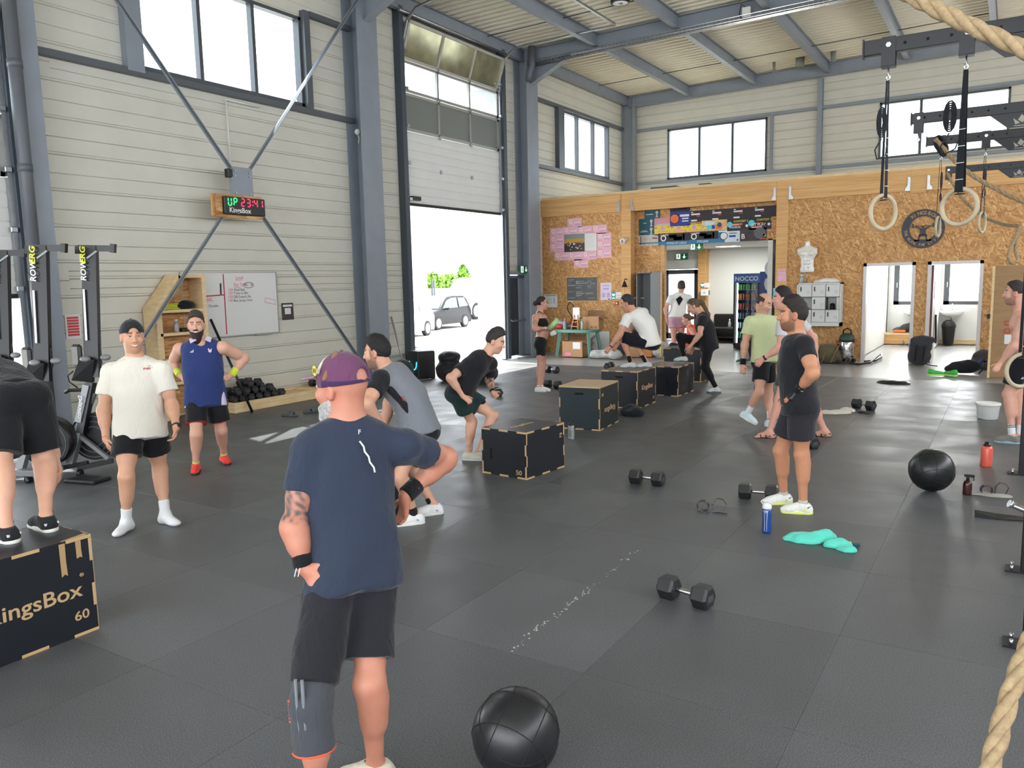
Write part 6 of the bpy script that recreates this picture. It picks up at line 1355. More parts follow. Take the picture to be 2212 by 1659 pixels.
for k in range(2):
 t=thing('worn_trainer',['grey trainer under the bench, the one nearer the door frame','grey trainer under the bench, the one nearer the basin'][k],'shoe',(-2.62+.16*k,FY-.62,0),-1.57);b=Sdf(.02);b.rc((-.1,0,.05),(.1,0,.04),.05,.04,k=.02);b.el((-.09,0,.08),(.05,.045,.055),k=.03);v,f=b.mesh(.013,cut=[(np.array((0,0,0)),np.array((0,0,-1.)))]);np_obj('upper',v,f,cloth('taupe_shoe',(150,140,132)),t);MB().sphere((-.08,0,.11),(.025,.025,.02),8,6).build('heel_tab',RED,t)
tag(MB().box((0,0,0),(.06,.05,.09),bev=.008).build('door_bell_unit',BLACK,None,ony(2136,683,OY-.03)),'small black switch on the strand board beside the brown panel','switch')
# ---- table with cartons
TGR=mat('green_garden_plastic',(92,142,126),.45);CARD=mat('cardboard',(176,136,100),.75,0,.3,.05,8);CARDD=mat('cardboard_dark',(134,98,68),.8)
tb=thing('garden_table','green plastic garden table against the strand board','table',(-9.85,19.05,0),.0)
pts=[(.62*math.copysign(abs(math.cos(t))**.6,math.cos(t)),.42*math.copysign(abs(math.sin(t))**.6,math.sin(t)))for t in[2*PI*i/32 for i in range(32)]]
MB().prism(pts,.70,.735).build('table_top',TGR,tb);MB().prism([(x*.95,y*.95)for x,y in pts],.66,.70).build('table_apron',TGR,tb)
for sx_,sy in((-1,-1),(1,-1),(-1,1),(1,1)):MB().tube([(sx_*.42,sy*.26,.68),(sx_*.5,sy*.34,0)],[.06,.042],4,smooth=False).build('leg',TGR,tb)
def carton(label,c,d,rz=0.,flaps=True,marks=()):
 o=thing('cardboard_box',label,'box',c,rz);x,y,z=d[0]/2,d[1]/2,d[2];t=.006
 MB().bb((-x,-y,0),(x,-y+t,z)).bb((-x,y-t,0),(x,y,z)).bb((-x,-y,0),(-x+t,y,z)).bb((x-t,-y,0),(x,y,z)).bb((-x,-y,0),(x,y,t)).build('carton_body',CARD,o)
 if flaps:
  for s in(-1,1):
   MB().add([(s*x,-y,z),(s*x,y,z),(s*(x+.16),y,z-.06),(s*(x+.16),-y,z-.06),(s*x,-y,z-t),(s*x,y,z-t),(s*(x+.16),y,z-.06-t),(s*(x+.16),-y,z-.06-t)],[(0,1,2,3),(7,6,5,4),(0,4,5,1),(1,5,6,2),(2,6,7,3),(3,7,4,0)]).build('flap',CARD,o)
  MB().add([(-x,y,z),(x,y,z),(x,y+.06,z+.15),(-x,y+.06,z+.15)],[(0,1,2,3)]).build('flap',CARDD,o)
 for mk_ in marks:MB().bb((mk_[0],-y-.002,mk_[1]),(mk_[2],-y,mk_[3])).build('label_sheet',mk_[4],o)
 return o
carton('open cardboard box on the floor under the green table',(-9.9,18.98,0),(.62,.42,.42),0,True,((.02,.22,.24,.40,PW_),(-.22,.04,-.04,.12,mat('pink_sticker',(226,130,160),.6))))
c2=carton('open cardboard box on the green table',(-9.45,19.12,.735),(.46,.36,.34),.1,True);text('A 13',.09,BLACK,c2,(.0,-.185,.03),(1,0,0),(0,0,1),name='stencil')
def on_table(px,py,dy=0.):q=ony(px,py,19.0+dy);return(q.x,q.y,.735)
for k,px in enumerate((1220,1258)):bottle('water_bottle',['clear water bottle standing left of the wooden easel','clear water bottle standing right of the wooden easel'][k],'bottle',None,[(.04,0),(.045,.02),(.043,.09),(.045,.16),(.035,.22),(.015,.26)],CLR,[(.018,.26),(.018,.29),(.008,.295)],mat('pale_blue_cap',(170,196,206),.5),loc=on_table(px,716,-.2+.02*k))
es=thing('table_easel','small orange wooden easel holding a paper sheet','easel',on_table(1243,716,-.1));ORW=woodmat('orange_wood',(200,136,78),(222,160,100),(3,3,8))
for s in(-1,1):MB().bar((s*.10,-.06,0),(s*.05,.04,.38),.022,.018).build('easel_leg',ORW,es)
MB().bar((-.1,-.05,.08),(.1,-.05,.08),.03,.022).build('easel_ledge',ORW,es);MB().bar((-.07,-.01,.2),(.07,-.01,.2),.02,.018).build('easel_bar',ORW,es);MB().box((.0,.06,.42),(.2,.01,.32)).build('paper_sheet',PW_,es)
blob('snack_pack','red and orange snack packet on the green table','packet',[((*on_table(1208,716)[:2],.80),(.12,.07,.07))],mat('red_packet',(190,60,48),.4,0,.5,.35,20),.014,.008,3,.735)
blob('snack_pack','lilac crumpled packet on the green table','packet',[((*on_table(1210,714,.15)[:2],.85),(.16,.08,.11))],mat('lilac_packet',(166,156,184),.4,0,.5,.25,20),.014,.008,5,.735)
blob('snack_pack','dark packet behind the clear bottles','packet',[((*on_table(1233,714,.12)[:2],.80),(.18,.08,.09))],mat('dark_packet',(70,62,78),.4,0,.5,.4,18),.014,.008,7,.735)
fe=thing('fire_extinguisher','red fire extinguisher on the wall behind the green table','extinguisher',(-10.45,OY-.12,.55));MB().lathe([(.06,0),(.07,.01),(.07,.36),(.03,.42)],18).build('cylinder',RED,fe);MB().tube([(0,0,.42),(0,-.02,.5),(-.1,-.03,.62),(-.13,-.03,.78),(-.05,-.03,.88),(.05,-.03,.8),(.09,-.03,.55),(.08,-.03,.3)],.013,7).build('hose',BLACK,fe)
tag(MB().bb((0,-.02,0),(.7,0,.62)).build('white_board',WHITE,None,(-10.05,OY-.02,.0)),'white sheet of board leaning under the table','board')
bt=thing('paper_pack','white and green paper pack held near the table','pack',ony(1197,700,12.75));MB().tube([(-.09,0,-.09),(.07,0,.08)],[.045,.05],12).build('roll',mat('pack_green',(170,206,150),.6,0,.4,.2,12),bt);MB().tube([(-.06,0,-.19),(.02,0,-.15)],[.05,.045],10).build('tissue',PW_,bt)
LGB=cloth('pale_grey_canvas',(176,174,172));DKB=cloth('dark_grey_canvas',(74,76,82))
q=fl(1310,774);blob('tote_bag','grey and white sports bag open on the concrete','bag',[((q.x-.25,q.y,.1),(.25,.16,.12)),((q.x+.1,q.y+.05,.12),(.3,.2,.14)),((q.x+.3,q.y-.1,.1),(.18,.14,.11))],LGB,.02,.02,22)
q=fl(1335,770);blob('tote_bag','dark grey holdall behind the squatting person','bag',[((q.x+.2,q.y+.5,.2),(.5,.2,.22)),((q.x+.5,q.y+.4,.14),(.3,.2,.16))],DKB,.022,.02,23)
q=fl(1292,764);blob('sack','white plastic sack against the strand board','sack',[((q.x,OY-.3,.22),(.15,.14,.28)),((q.x+.05,OY-.25,.42),(.08,.08,.16))],cloth('white_sack',(196,192,188)),.018,.014,24)
q=ony(1430,776,OY-.62);blob('tote_bag','pale tote bag with a yellow stripe in front of the steel cabinet','bag',[((q.x,q.y,.2),(.26,.18,.22)),((q.x-.1,q.y,.32),(.14,.12,.2)),((q.x+.15,q.y,.14),(.2,.16,.16))],cloth('pale_tote',(176,168,168)),.02,.014,25)
tag(MB().box((0,0,.15),(.014,.3,.3)).build('stripe_tag',YELB,None,(q.x+.05,q.y-.08,.06)),'yellow strap across the pale tote bag','strap')
for k,(px,m_,lb)in enumerate(((1372,CARD,'small brown carton between the squatting feet'),(1396,mat('orange_carton',(206,140,80),.7),'small orange carton beside the tote bag'))):tag(MB().box((0,0,.13),(.34,.26,.26),rz=.2*k,bev=.004).build('carton',m_,None,fl(px,770)),lb,'carton')
blob('jacket','black jacket dropped between the green and the black box','jacket',[((*fl(1366,898)[:2],.05),(.2,.14,.08)),((*fl(1362,896)[:2],.08),(.14,.12,.08))],cloth('black_jacket',(28,30,38)),.014,.014,33)
# ============================================================ OUTSIDE
GRD=mat('pale_sunlit_asphalt',(176,174,168),.9,0,.2,.05,1)
struct(MB().bb((-160,-60,-.3),(WX-.1,200,-.05)).build('ground_outside',GRD),'pale sunlit asphalt yard outside')
struct(MB().bb((WX-.1,FY+.1,-.3),(60,120,-.05)).build('ground_beyond',GRD),'pale yard beyond the far wall')
CLAD=mat('lavender_grey_cladding',(142,144,156),.55)
nbx=ony(918,600,52.)
nb=struct(thing('neighbour_building','lavender grey clad neighbouring building outside the doorway',None))
for k in range(12):MB().bb((nbx.x-1.6*(k+1)+.02,52,-.05),(nbx.x-1.6*k,52.3,16)).build('cladding_panel',CLAD,nb)
def car(name,label,c,rz,L,Wd,H,m,hood=.25,glass=True,van=False):
 o=thing(name,label,'car',c,rz);DG_=mat('car_glass',(70,86,88),.1,0,.6);TY=mat('tyre',(34,34,36),.8);RIM=mat('silver_rim',(206,206,204),.35,.4)
 if van:pr=[(-.5,.12),(-.5,.55),(-.49,.94),(-.44,1.0),(.16,1.0),(.24,.94),(.37,.58),(.46,.50),(.5,.40),(.5,.12)]
 else:pr=[(-.5,.22),(-.5,.50),(-.485,.62),(-.43,.90),(-.36,.99),(-.1,1.0),(.03,.97),(.10,.90),(.26,.62),(.42,.54),(.485,.44),(.5,.30),(.49,.14),(-.49,.14)]
 m_=MB();n=len(pr);rows=[]
 for t,ins in((-.5,.045),(-.46,0),(.46,0),(.5,.045)):
  for(x,z)in pr:
   tw=1-.16*max(0,(z-.55)/.45);zz=z-(ins*.5 if z>.5 else-ins*.3);rows.append((x*L*(1-ins*.3),t*Wd*tw,zz*H))
 fs=[(k*n+i,k*n+(i+1)%n,(k+1)*n+(i+1)%n,(k+1)*n+i)for k in range(3)for i in range(n)]+[tuple(range(n))[::-1],tuple(range(3*n,4*n))]
 body=m_.add(rows,[f[::-1]for f in fs]).build('car_body',m,o)
 def side(pts,nm,mm,s,off=.006):
  vs=[]
  for x,z in pts:tw=1-.16*max(0,(z-.55)/.45);vs.append((x*L,s*(.5*Wd*tw+off-(.0)),z*H))
  MB().add(vs,[tuple(range(len(pts)))]).build(nm,mm,o)
 for s in(-1,1):
  if van:side([(.03,.62),(.33,.60),(.22,.90),(.03,.92)],'side_window',DG_,s)
  else:
   side([(-.16,.63),(.22,.62),(.10,.86),(-.02,.93),(-.16,.94)],'side_window',DG_,s);side([(-.43,.66),(-.19,.64),(-.19,.93),(-.36,.92)],'side_window',DG_,s);side([(-.178,.2),(-.172,.2),(-.172,.94),(-.178,.94)],'door_seam',BLACK,s)
  MB().box((.14*L,s*(.5*Wd+.08),.62*H),(.14,.16,.11),bev=.03).build('wing_mirror',m,o)
  for x in(-.33,.33):
   w=MB().cyl((x*L,s*(.5*Wd-.14),.2*H),(x*L,s*(.5*Wd+.012),.2*H),.20*H,22).build('tyre',TY,o);MB().cyl((x*L,s*(.5*Wd+.012),.2*H),(x*L,s*(.5*Wd+.02),.2*H),.135*H,18).build('rim',RIM,w)
 if not van:MB().add([(.125*L,-.36*Wd,.87*H),(.125*L,.36*Wd,.87*H),(.27*L,.44*Wd,.632*H),(.27*L,-.44*Wd,.632*H)],[(0,3,2,1)]).build('windscreen',DG_,o)
 for s in(-1,1):MB().sphere((.475*L,s*.36*Wd,.45*H),(.06,.16,.07),10,8).build('headlight',mat('headlight',(216,218,218),.15),o)
 MB().box((.502*L,0,.27*H),(.01,.5,.11)).build('number_plate',PW_,o);MB().box((.5*L,0,.20*H),(.03,1.2,.10)).build('lower_grille',BLACK,o)
 if not van:MB().tube([(.5*L,.07*math.cos(t),.47*H+.07*math.sin(t))for t in[2*PI*i/16 for i in range(16)]],.012,5,closed=True).build('badge',GALV,o);text('VW',.07,GALV,o,(.503*L,-.045,.47*H-.025),(0,1,0),(0,0,1),name='badge_letters')
 return o
def park(name,label,wheel,ang,L,Wd,H,m,**k):
 """parked so that its near front wheel meets the ground at that pixel; ang: turn of the nose away from the line of sight"""
 w=fl(*wheel,-.05);v=Vector((w.x,w.y,0)).normalized();r=Vector((v.y,-v.x,0));hd=-v*math.cos(ang)-r*math.sin(ang);sd=Vector((-hd.y,hd.x,0))
 if sd.dot(v)<0:sd=-sd
 c=w-hd*.33*L+sd*(Wd*.5);c.z=-.05;return car(name,label,c,math.atan2(hd.y,hd.x),L,Wd,H,m,**k)
WCP=mat('white_car_paint',(214,214,216),.3,0,.5,coat=.5)
park('hatchback','dark grey small hatchback parked outside the doorway',(948,713),.56,3.6,1.65,1.5,mat('dark_grey_car_paint',(16,15,20),.45,.0,.25))
park('white_car','nose of a white car beside the dark door frame',(856,736),.5,4.0,1.75,1.5,WCP)
park('white_van','white van parked behind the hatchback',(1030,690),.6,5.2,2.0,2.35,WCP,van=True)
cn=thing('traffic_cone','red traffic cone beside the dark door frame','cone',fl(884,752,-.05));MB().lathe([(.16,.03),(.03,.62),(.02,.64)],18).build('cone_body',mat('cone_red',(214,62,70),.5),cn);MB().box((0,0,.015),(.4,.4,.03)).build('cone_base',BLACK,cn)
fnc=struct(thing('fence_outside','thin dark fence posts standing in the sunlit yard',None))
for k,px in enumerate((935,940,981)):q=fl(px,665,-.05);MB().bar((q.x,q.y,0),(q.x,q.y,2.3),.12,.12).build('fence_post',STEELD,fnc)
lp_=thing('lamp_post','thin dark pole standing in front of the white van','pole',fl(1040,690,-.05));MB().cyl((0,0,0),(0,0,2.9),.06,10).build('pole_shaft',STEELD,lp_);MB().cyl((0,0,0),(0,0,.05),.12,10).build('pole_base',STEELD,lp_)
LEAF=mat('sunlit_leaves',(118,156,66),.7,0,.3,.3,3);nt_of(LEAF)[3].inputs['Transmission Weight'].default_value=.0;BARK=mat('bark',(98,84,70),.9)
def tree(label,px,Y,zb,h,w,seed,kind='round'):
 rg=np.random.RandomState(seed);base=ony(px,615,Y);base.z=-.05;o=thing('tree',label,'tree',base,0,'trees beyond the yard')
 MB().tube([(0,0,0),(0,0,h*.4),(.05*h,0,h*.75)],[.03*h,.022*h,.008*h],8).build('trunk',BARK,o)
 n=1100;u=rg.normal(size=(n,3));u/=np.linalg.norm(u,axis=1)[:,None];r=rg.rand(n)**.4
 c=np.zeros((n,3))
 if kind=='cone':
  t=rg.rand(n);c[:,2]=h*(.22+.78*t);rad=w*.5*(1-t)**.8*(.35+.65*rg.rand(n));an=rg.rand(n)*6.28;c[:,0]=rad*np.cos(an);c[:,1]=rad*np.sin(an)
 else:c[:,:2]=u[:,:2]*r[:,None]*w*.5;c[:,2]=h*.62+u[:,2]*r*h*.38
 a=rg.normal(size=(n,3));a/=np.linalg.norm(a,axis=1)[:,None];b=np.cross(a,rg.normal(size=(n,3)));b/=np.linalg.norm(b,axis=1)[:,None];s=h*.045*(.6+rg.rand(n))[:,None]
 v=np.stack([c-a*s-b*s*.6,c+a*s-b*s*.6,c+a*s+b*s*.6,c-a*s+b*s*.6],1).reshape(-1,3);f=np.arange(n*4).reshape(-1,4)
 lo=np_obj('crown',v,f,LEAF,o);lo['kind']='stuff'
for k,(px,Y,h,w,kd,lb)in enumerate(((933,75,3.3,3.0,'round','bushy sunlit tree beside the neighbouring building'),(970,80,3.2,3.2,'round','low rounded sunlit tree in the middle of the yard row'),(1001,72,3.9,3.4,'cone','tall pointed sunlit tree behind the hatchback'),(1062,74,4.0,3.0,'round','sunlit tree partly hidden by the door jamb'))):tree(lb,px,Y,0,h,w,40+k,kd)
yw=struct(MB().bb((-110,66,-.05),(-20,66.4,1.45)).build('wall_outside',mat('white_render',(226,226,222),.7)),'white boundary wall across the sunlit yard')
gt=thing('yard_gate','white barred gate outside the corridor door','gate',(-9.4,31.5,0));
for k in range(16):MB().bar((-1.6+.2*k,0,0),(-1.6+.2*k,0,1.9),.04,.04).build('gate_bar',WHITE,gt)
MB().bar((-1.6,0,1.9),(1.4,0,1.9),.05,.06).build('gate_rail',WHITE,gt);MB().bar((-1.6,0,.2),(1.4,0,.2),.05,.06).build('gate_rail',WHITE,gt)
class Person:
 def __init__(s,label,H,ground,skin=(205,155,130),hair=(50,38,30),h=.009,bulk=1.,belly=0.,fem=0.,z=0.,group=None,hs=1.12):
  s.HS=hs;s.S=H/1.8;s.h=h;s.skin=np.array(s2l(skin));s.hair=hair;s.bulk=bulk;s.belly=belly;s.fem=fem
  g=fl(*ground,z);s.gz=z;s.D=depth(g);s.org=nv(g);s.label=label;s.parts=[];s.J={}
  s.marks=[];s.hands={};s.feet={}
 def heading(s,th):
  """0 = towards the camera, 90 = image right, 180 = away, 270 = image left"""
  c=unit((s.org[0],s.org[1],0));r=unit(np.cross(c,UP));t=math.radians(th);return-math.cos(t)*c+math.sin(t)*r
 def at(s,px,dz=0.):return P3(px[0],px[1],s.D+dz)
 def pose(s,pelvis,neck,face,chest=None,look=None,head=None,tilt=0.,pz=0.,nz=None,bend=0.,arms=None,legs=None,sh=None,hipw=None,nod=0.,shl=None,tl=.57):
  """pelvis, neck: pixels; face: heading of the hips; chest: heading of the chest; arms/legs: {'L':(elbow(px,py,sg), wrist(px,py,sg))}"""
  S=s.S;J=s.J
  J['P']=s.at(pelvis,pz);J['N']=s.at(neck,nz)if nz is not None else reach(J['P'],neck[0],neck[1],.52*S,1)
  u=unit(J['N']-J['P']);s.u=u;pl=float(np.linalg.norm(J['N']-J['P']));J['P']=J['N']-u*min(pl,tl*S)
  fp=s.heading(face);fc=s.heading(face if chest is None else chest)
  def fr(f):
   l=unit(np.cross(UP,f))
   l=unit(l-u*(l@u));return np.cross(l,u),l
  s.fp,s.lp=fr(fp);s.fc,s.lc=fr(fc)
  mid=(J['P']+J['N'])/2;J['M']=mid-s.fp*bend
  sw=(.185-.02*s.fem)*S*(.93+.07*s.bulk);hw=(.092+.01*s.fem)*S
  lp=unit(np.cross(UP,fp));
  for k,sg in(('L',1),('R',-1)):
   J['S'+k]=J['N']+s.lc*sg*sw-u*.055*S+s.fc*.0
   J['H'+k]=J['P']+s.lp*sg*hw-u*.02*S
   if shl and k in shl:J['S'+k]=s.at(shl[k][:2],shl[k][2])
  for k,(e,w)in(arms or{}).items():
   J['E'+k]=reach(J['S'+k],e[0],e[1],.295*S,e[2],s.D);J['W'+k]=reach(J['E'+k],w[0],w[1],.255*S,w[2],s.D)
  for k,(e,w)in(legs or{}).items():
   dz=w[2][0]if isinstance(w[2],tuple)else 0.
   if len(w)>3:A_=P3(w[0],w[1],s.D+dz)
   else:
    A_=P3(w[0],w[1],s.D+dz)
    if s.D<9 and not isinstance(w[2],tuple):A_=nv(fl(w[0],w[1],s.gz+.078*S))
    A_[2]=s.gz+.078*S
   J['A'+k]=A_
   if isinstance(e[2],tuple):J['K'+k]=P3(e[0],e[1],s.D+e[2][0]);continue
   m0=depth((J['H'+k]+A_)/2);best=None
   for t in np.linspace(-.42,.42,85):
    K=P3(e[0],e[1],m0+t);c=(np.linalg.norm(K-J['H'+k])-.43*S)**2+(np.linalg.norm(K-A_)-.41*S)**2-.004*float((K-(J['H'+k]+A_)/2)@s.fp)
    if best is None or c<best[0]:best=(c,K)
   J['K'+k]=best[1]
  lk=s.heading(look if look is not None else face);s.hu=unit(UP+lk*tilt);
  hf=unit(lk-UP*nod);s.hu=unit(UP-hf*(UP@hf)+np.cross(hf,UP)*tilt);s.hf=hf;s.hl=np.cross(s.hu,hf)
  J['C']=s.at(head[:2],head[2])if head is not None else J['N']+s.hu*.175*S+hf*.025
  return s
 def report(s):
  J=s.J;L=lambda a,b:round(float(np.linalg.norm(J[a]-J[b]))/s.S,2)
  out=[s.label[:34],'PN',L('P','N'),'NC',L('N','C')]
  for k in 'LR':
   for a,b in(('S','E'),('E','W'),('H','K'),('K','A')):
    if a+k in J and b+k in J:out+=[a+b+k,L(a+k,b+k)]
   if 'A'+k in J:out+=['zA',round(float(J['A'+k][2]),2)]
  print('POSE',*out)
# --- pieces of the figure as primitives
 def hand(s,k,tip=None,n=None,curl=.5,spread=.0,thumb=None):
  s.hands[k]=(tip,n,curl,spread,thumb)
 def foot(s,k,th,pitch=0.,toe=None):s.feet[k]=(s.heading(th),pitch)
 def torso(s,b,o=0.,hem=None,cuts=()):
  J,S=s.J,s.S*1.;B=s.bulk;u=s.u;um=unit(J['N']-J['M']);ul=unit(J['M']-J['P'])
  A=lambda l,f,uu:np.stack([l,f,uu]);f_=s.fem
  b.el(J['P']+ul*.03*S,((.152+.018*f_)*S+o,(.112+.01*f_)*S+o,.13*S+o),A(s.lp,s.fp,ul),k=.05,cuts=cuts)
  b.el((J['P']+J['M'])/2+ul*.06*S+s.fp*(.01+.05*s.belly),((.135-.012*f_+.02*s.belly)*S*B+o,(.098+.05*s.belly)*S+o,.15*S+o),A(s.lp,s.fp,ul),k=.06,cuts=cuts)
  lm=unit(s.lp+s.lc)
  b.el(J['M']+um*.07*S,((.152-.018*f_)*S*B+o,.112*S+o,.17*S+o),A(s.lc,s.fc,um),k=.06,cuts=cuts)
  b.el(J['N']-um*.115*S+s.fc*.008,((.165-.022*f_)*S*B+o,.104*S+o,.125*S+o),A(s.lc,s.fc,um),k=.05,cuts=cuts)
  for k,sg in(('L',1),('R',-1)):
   b.rc(J['N']-um*.012*S,J['S'+k],.050*S+o*.6,.052*S+o*.5,k=.05,cuts=cuts)
   if s.fem:b.el(J['N']-um*.21*S+s.fc*.085*S+s.lc*sg*.07*S,np.array((.068,.06,.062))*S+o,A(s.lc,s.fc,um),k=.035,cuts=cuts)
   else:b.el(J['N']-um*.155*S+s.fc*.07*S+s.lc*sg*.075*S,np.array((.08,.045,.06))*S+o,A(s.lc,s.fc,um),k=.04,cuts=cuts)
 def glutes(s,b,o=0.,cuts=()):
  J,S=s.J,s.S
  for k,sg in(('L',1),('R',-1)):
   d=unit(J['K'+k]-J['H'+k])if 'K'+k in J else-s.u
   b.el(J['P']+s.lp*sg*.078*S-s.fp*.055*S-s.u*.055*S,np.array((.088,.082,.095))*S+o,np.stack([s.lp,s.fp,s.u]),k=.04,cuts=cuts)
 def arm(s,b,k,o=0.,t1=1.,cuts=(),fore=True):
  J,S,B=s.J,s.S,s.bulk*(1-.12*s.fem);a,e,w=J['S'+k],J['E'+k],J['W'+k];d=e-a
  b.el(a,np.array((1,1,1))*.061*S*B+o,k=.04,cuts=cuts)
  b.rc(a,a+d*min(t1,1.),.056*S*B+o,(.056-.014*min(t1,1.))*S*B+o,k=.03,cuts=cuts)
  if t1>=1:
   b.rc(a+d*.3,a+d*.62,.051*S*B+o,k=.03,cuts=cuts)
   b.el(e,np.array((1,1,1))*.043*S*B+o,k=.03)
  if fore:
   g=w-e;b.rc(e,w,.041*S*B,.027*S*(.5+.5*B),k=.03);b.rc(e+g*.12,e+g*.42,.046*S*B,.042*S*B,k=.03)
 def leg(s,b,k,o=0.,t1=1.,cuts=(),shin=True,flare=0.):
  J,S,B=s.J,s.S,.55+.45*s.bulk;a,e,w=J['H'+k],J['K'+k],J['A'+k];d=e-a
  b.rc(a,a+d*min(t1,1.),(.086+.006*s.fem)*S*B+o,(.086-.030*min(t1,1.))*S*B+o+flare,k=.04,cuts=cuts)
  if t1>=1:b.el(e,np.array((1,1,1))*.057*S*B+o,k=.03,cuts=cuts)
  if t1>=.9:b.rc(a+d*.2,a+d*.6,.082*S*B+o,.074*S*B+o,k=.04,cuts=cuts)
  if shin:
   g=w-e;fr=unit(unit(g)-0*g);bk=-s.feet[k][0]if k in s.feet else-s.fp;bk=unit(bk-unit(g)*(bk@unit(g)))
   b.rc(e,w,.051*S*B,.034*S,k=.03);b.rc(e+g*.18+bk*.014*S,e+g*.45+bk*.012*S,.056*S*B,.046*S*B,k=.04)
 def handp(s,b,k):
  J,S=s.J,s.S;tip,n,curl,spread,thumb=s.hands.get(k,(None,None,.45,0.,None));w=J['W'+k];e=J['E'+k]
  d=unit(w-e)if tip is None else unit((s.at(tip[:2],tip[2])if len(tip)==3 else reach(w,tip[0],tip[1],.17*S,tip[3]))-w)
  n=unit(s.lp*(-1 if k=='L' else 1))if n is None else unit(n)
  n=unit(n-d*(n@d));a=np.cross(d,n)*(1 if k=='L' else-1)
  th=a if(a@s.fp>=0 or thumb is not None)else-a
  if thumb is not None:th=a*thumb
  q=.86*S
  b.rc(w,w+d*.03*q,.027*q,.03*q,k=.02)
  for i in(-1,0,1):b.rc(w+d*.03*q+th*i*.018*q,w+d*.095*q+th*i*.026*q,.0175*q,.016*q,k=.012,flat=None)
  for i,(o,L)in enumerate(((.034,.072),(.012,.082),(-.011,.076),(-.033,.06))):
   base=w+d*.1*q+th*o*q;dd=unit(d+th*o*3*spread);L=L*q;r=(.0098,.0102,.0098,.0088)[i]*q*1.05
   c1=curl*.7;d1=unit(dd*math.cos(c1)+n*math.sin(c1));d2=unit(dd*math.cos(c1+curl*1.1)+n*math.sin(c1+curl*1.1));d3=unit(dd*math.cos(c1+curl*1.8)+n*math.sin(c1+curl*1.8))
   p1=base+d1*L*.45;p2=p1+d2*L*.32;p3=p2+d3*L*.24
   b.rc(base,p1,r*1.06,r,k=.004);b.rc(p1,p2,r,r*.93,k=.004);b.rc(p2,p3,r*.93,r*.8,k=.004)
  t0=w+d*.03*q+th*.024*q;t1=t0+unit(d*.6+th*.75+n*.25)*.045*q;t2=t1+unit(d*.85+th*.35+n*.3*curl)*.034*q;t3=t2+unit(d+th*.1+n*.5*curl)*.026*q
  b.rc(t0,t1,.016*q,.0125*q,k=.012);b.rc(t1,t2,.0122*q,.011*q,k=.004);b.rc(t2,t3,.011*q,.009*q,k=.004)
 def footp(s,b,k,o=0.,shoe=False):
  J,S=s.J,s.S;f,pitch=s.feet.get(k,(unit(s.fp*(1,1,0)),0.));a=J['A'+k]
  up=unit(UP*math.cos(pitch)+f*math.sin(pitch));fw=unit(f*math.cos(pitch)-UP*math.sin(pitch));dn=-up
  base=a+dn*.078*S;l=np.cross(up,fw)
  return a,base,fw,up,l
 def barefoot(s,b,k):
  S=s.S;a,base,fw,up,l=s.footp(b,k)
  b.rc(a,base-fw*.035*S+up*.035*S,.036*S,.036*S,k=.03);b.rc(base-fw*.035*S+up*.033*S,base+fw*.12*S+up*.024*S,.034*S,.026*S,k=.03)
  b.rc(a-up*.01,base+fw*.10*S+up*.03*S,.034*S,.026*S,k=.04)
  sgn=1 if k=='L' else-1
  for i in range(5):t=(i-2)*.017*S;L=(.165,.172,.168,.158,.145)[i if sgn<0 else i]*S;b.rc(base+fw*.10*S+l*t*-sgn+up*.018*S,base+fw*L+l*t*-sgn*1.15+up*.011*S,.015*S,.011*S,k=.008)
 def headp(s,b):
  S,c,f,u,l=s.S,s.J['C'],s.hf,s.hu,s.hl;A=np.stack([l,f,u]);g=s.HS*S
  P=lambda x,y,z:c+(l*x+f*y+u*z)*g
  b.el(P(0,-.012,.028),np.array((.076,.096,.093))*g,A,k=.02);b.el(P(0,.022,-.04),np.array((.062,.072,.078))*g,A,k=.03)
  b.el(P(0,.058,-.095),np.array((.026,.024,.022))*g,A,k=.03);b.el(P(0,.074,.03),np.array((.05,.022,.014))*g,A,k=.02)
  b.rc(P(0,.088,.018),P(0,.110,-.026),.008*g,.0125*g,k=.014);b.el(P(.012,.098,-.030),np.array((.010,.011,.008))*g,A,k=.008);b.el(P(-.012,.098,-.030),np.array((.010,.011,.008))*g,A,k=.008)
  for sg in(1,-1):
   b.el(P(sg*.040,.066,-.022),np.array((.024,.022,.022))*g,A,k=.025)
   b.el(P(sg*.031,.100,.010),np.array((.017,.016,.011))*g,A,k=.016,sub=True)
   b.el(P(sg*.079,-.006,-.006),np.array((.010,.021,.033))*g,A,k=.008);b.el(P(sg*.087,.003,-.004),np.array((.006,.012,.018))*g,A,k=.006,sub=True)
  b.el(P(0,.087,-.056),np.array((.024,.011,.0075))*g,A,k=.008);b.el(P(0,.085,-.068),np.array((.02,.011,.008))*g,A,k=.008)
  b.rc(s.J['N']-s.u*.02*S,P(0,-.022,-.06),(.070 if not s.fem else.056)*S*(.55+.45*s.bulk),(.064 if not s.fem else.052)*S*(.7+.3*s.bulk),k=.035)
  b.rc(P(0,-.02,-.07),P(0,.04,-.085),.045*g,.03*g,k=.03)
 def body(s,bare=(),lips=True,stubble=0.,brow=None,tone=None):
  b=Sdf(.02)
  s.torso(b);s.glutes(b);s.headp(b)
  for k in 'LR':
   if 'E'+k in s.J:s.arm(b,k);s.handp(b,k)
   if 'K'+k in s.J:
    s.leg(b,k)
    if k in bare:s.barefoot(b,k)
    else:
     a,base,fw,up,l=s.footp(b,k);b.rc(a,base+fw*.1*s.S+up*.035*s.S,.032*s.S,.022*s.S,k=.03)
  v,f=b.mesh(s.h);col=np.repeat(s.skin[None],len(v),0)
  r=v-s.J['C'];q_=s.S*s.HS;x,y,z=r@s.hl/q_,r@s.hf/q_,r@s.hu/q_;hd=(np.abs(x)<.1)&(np.abs(z)<.14)&(np.abs(y)<.15)
  hc=np.array(s2l(s.hair))
